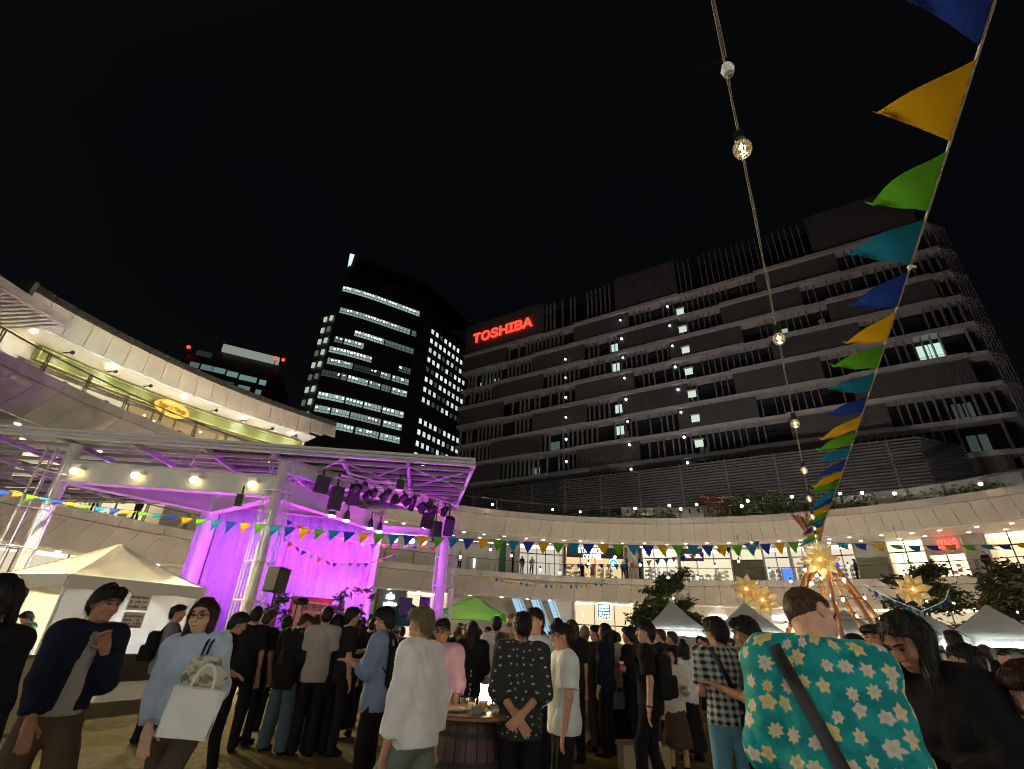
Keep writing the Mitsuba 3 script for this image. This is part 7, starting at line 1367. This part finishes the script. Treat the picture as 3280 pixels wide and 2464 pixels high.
# ---- things on the ground
k = thing('cardboard_box', 'open tan cardboard box on the ground behind the tall man in black', 'box'); c = V(1.98, 7.95, 0); m = MB()
for s_ in (-1, 1): m.box(c + V(s_ * .3, 0, .18), (.012, .38, .36)); m.box(c + V(0, s_ * .19, .18), (.59, .012, .36))
m.box(c + V(0, 0, .01), (.58, .37, .01)); part(k, 'box', m, 'm_card'); part(k, 'wrapping', MB().add(*(lambda t: (crumple(t.vertices * V(.2, .12, .08) + c + V(.06, 0, .34), t.faces, .05, 18, 3, (1, 1, 1)), t.faces))(trimesh.creation.icosphere(subdivisions=3))), 'm_bagwhite')
mat('m_lime', (.42, .48, .03), .5)
for i, (c, rz, lb) in enumerate(((V(3.35, 10.4, 0), .5, 'lime yellow folding chair beyond the tall man in black'), (V(2.25, 13.2, 0), -.3, 'lime yellow folding chair behind the woman in the cream sweater'))):
    k = thing('folding_chair', lb, 'chair'); R_ = rotz(rz)
    part(k, 'seat', MB().box(c + R_ @ V(0, 0, .43), (.42, .4, .03), rz), 'm_lime'); part(k, 'backrest', MB().box(c + R_ @ V(0, .21, .72), (.42, .03, .34), rz), 'm_lime')
    for sx in (-1, 1): part(k, 'leg', MB().bar(c + R_ @ V(sx * .19, -.22, .0), c + R_ @ V(sx * .19, .18, .46), .03), 'm_card'); part(k, 'leg', MB().bar(c + R_ @ V(sx * .17, .24, .0), c + R_ @ V(sx * .17, -.16, .45), .03), 'm_card'); part(k, 'upright', MB().bar(c + R_ @ V(sx * .19, .19, .43), c + R_ @ V(sx * .19, .22, .9), .03), 'm_card')
mat('m_boardwood', (.16, .09, .045), .6)
k = thing('easel_board', 'wooden folding menu board leaning at the left under the white tent', 'board'); c = V(-6.35, 7.55, 0); R_ = rotz(.75)
for s_ in (-1, 1):
    a = [c + R_ @ V(x, s_ * y, z) for x, y, z in ((-.28, .34, 0), (.28, .34, 0), (.28, .02, 1.05), (-.28, .02, 1.05))]; m = MB(); m.bar(a[0], a[3], .04).bar(a[1], a[2], .04).bar(a[2], a[3], .04).bar(a[0] * .8 + a[3] * .2, a[1] * .8 + a[2] * .2, .04); part(k, 'frame', m, 'm_boardwood'); part(k, 'panel', MB().add([a[i] * .96 + (a[0] + a[2]) * .02 for i in range(4)], [[0, 1, 2, 3]]), 'm_card' if s_ < 0 else 'm_signdark')
k = thing('white_stool', 'white round moulded stool behind the menu board', 'stool'); part(k, 'body', MB().lathe([(.2, 0), (.16, .2), (.17, .4), (.24, .62), (.2, .66), (.001, .66)], V(-7.0, 7.35, 0), 24), 'm_white', smooth=40)
k = thing('red_cushion', 'dark red cushion lying below the menu board', 'cushion'); part(k, 'cushion', MB().ball(V(-6.75, 7.0, .35), (.16, .14, .10), 3), 'm_cloth_maroon', smooth=True)
# neon sign carried at the left edge
k = thing('neon_sign', 'blue and yellow neon tubes on a dark board at the left edge', 'sign'); c = V(-2.60, 2.60, 1.40); nx_ = unit(V(.77, .64, 0)); part(k, 'board', MB().box(c + V(-.10, .06, -.02), (.30, .02, .40), .69), 'm_signdark')
def ntube(pts, e): part(k, 'tube', MB().tube([c + nx_ * a + V(0, 0, b) + V(.02, -.025, 0) for a, b in pts], .006, 6), 'm_emit', emit=e)
th = np.linspace(0, 2 * math.pi, 17); ntube([(.07 + .075 * math.cos(a), .03 + .065 * math.sin(a)) for a in th[:13] - 1.8], (2.5, 9, 12)); ntube([(.085 + .04 * math.cos(a), .03 + .035 * math.sin(a)) for a in th], (.3, .8, 6)); ntube([(.02, .12), (.13, .15)], (2.5, 9, 11)); ntube([(.02, .16), (.10, .185)], (2.5, 9, 11)); ntube([(.05 + .075 * math.cos(a), -.11 + .055 * math.sin(a)) for a in th], (12, 8, .3)); ntube([(.05 + .045 * math.cos(a), -.11 + .032 * math.sin(a)) for a in th], (12, 6, .2))
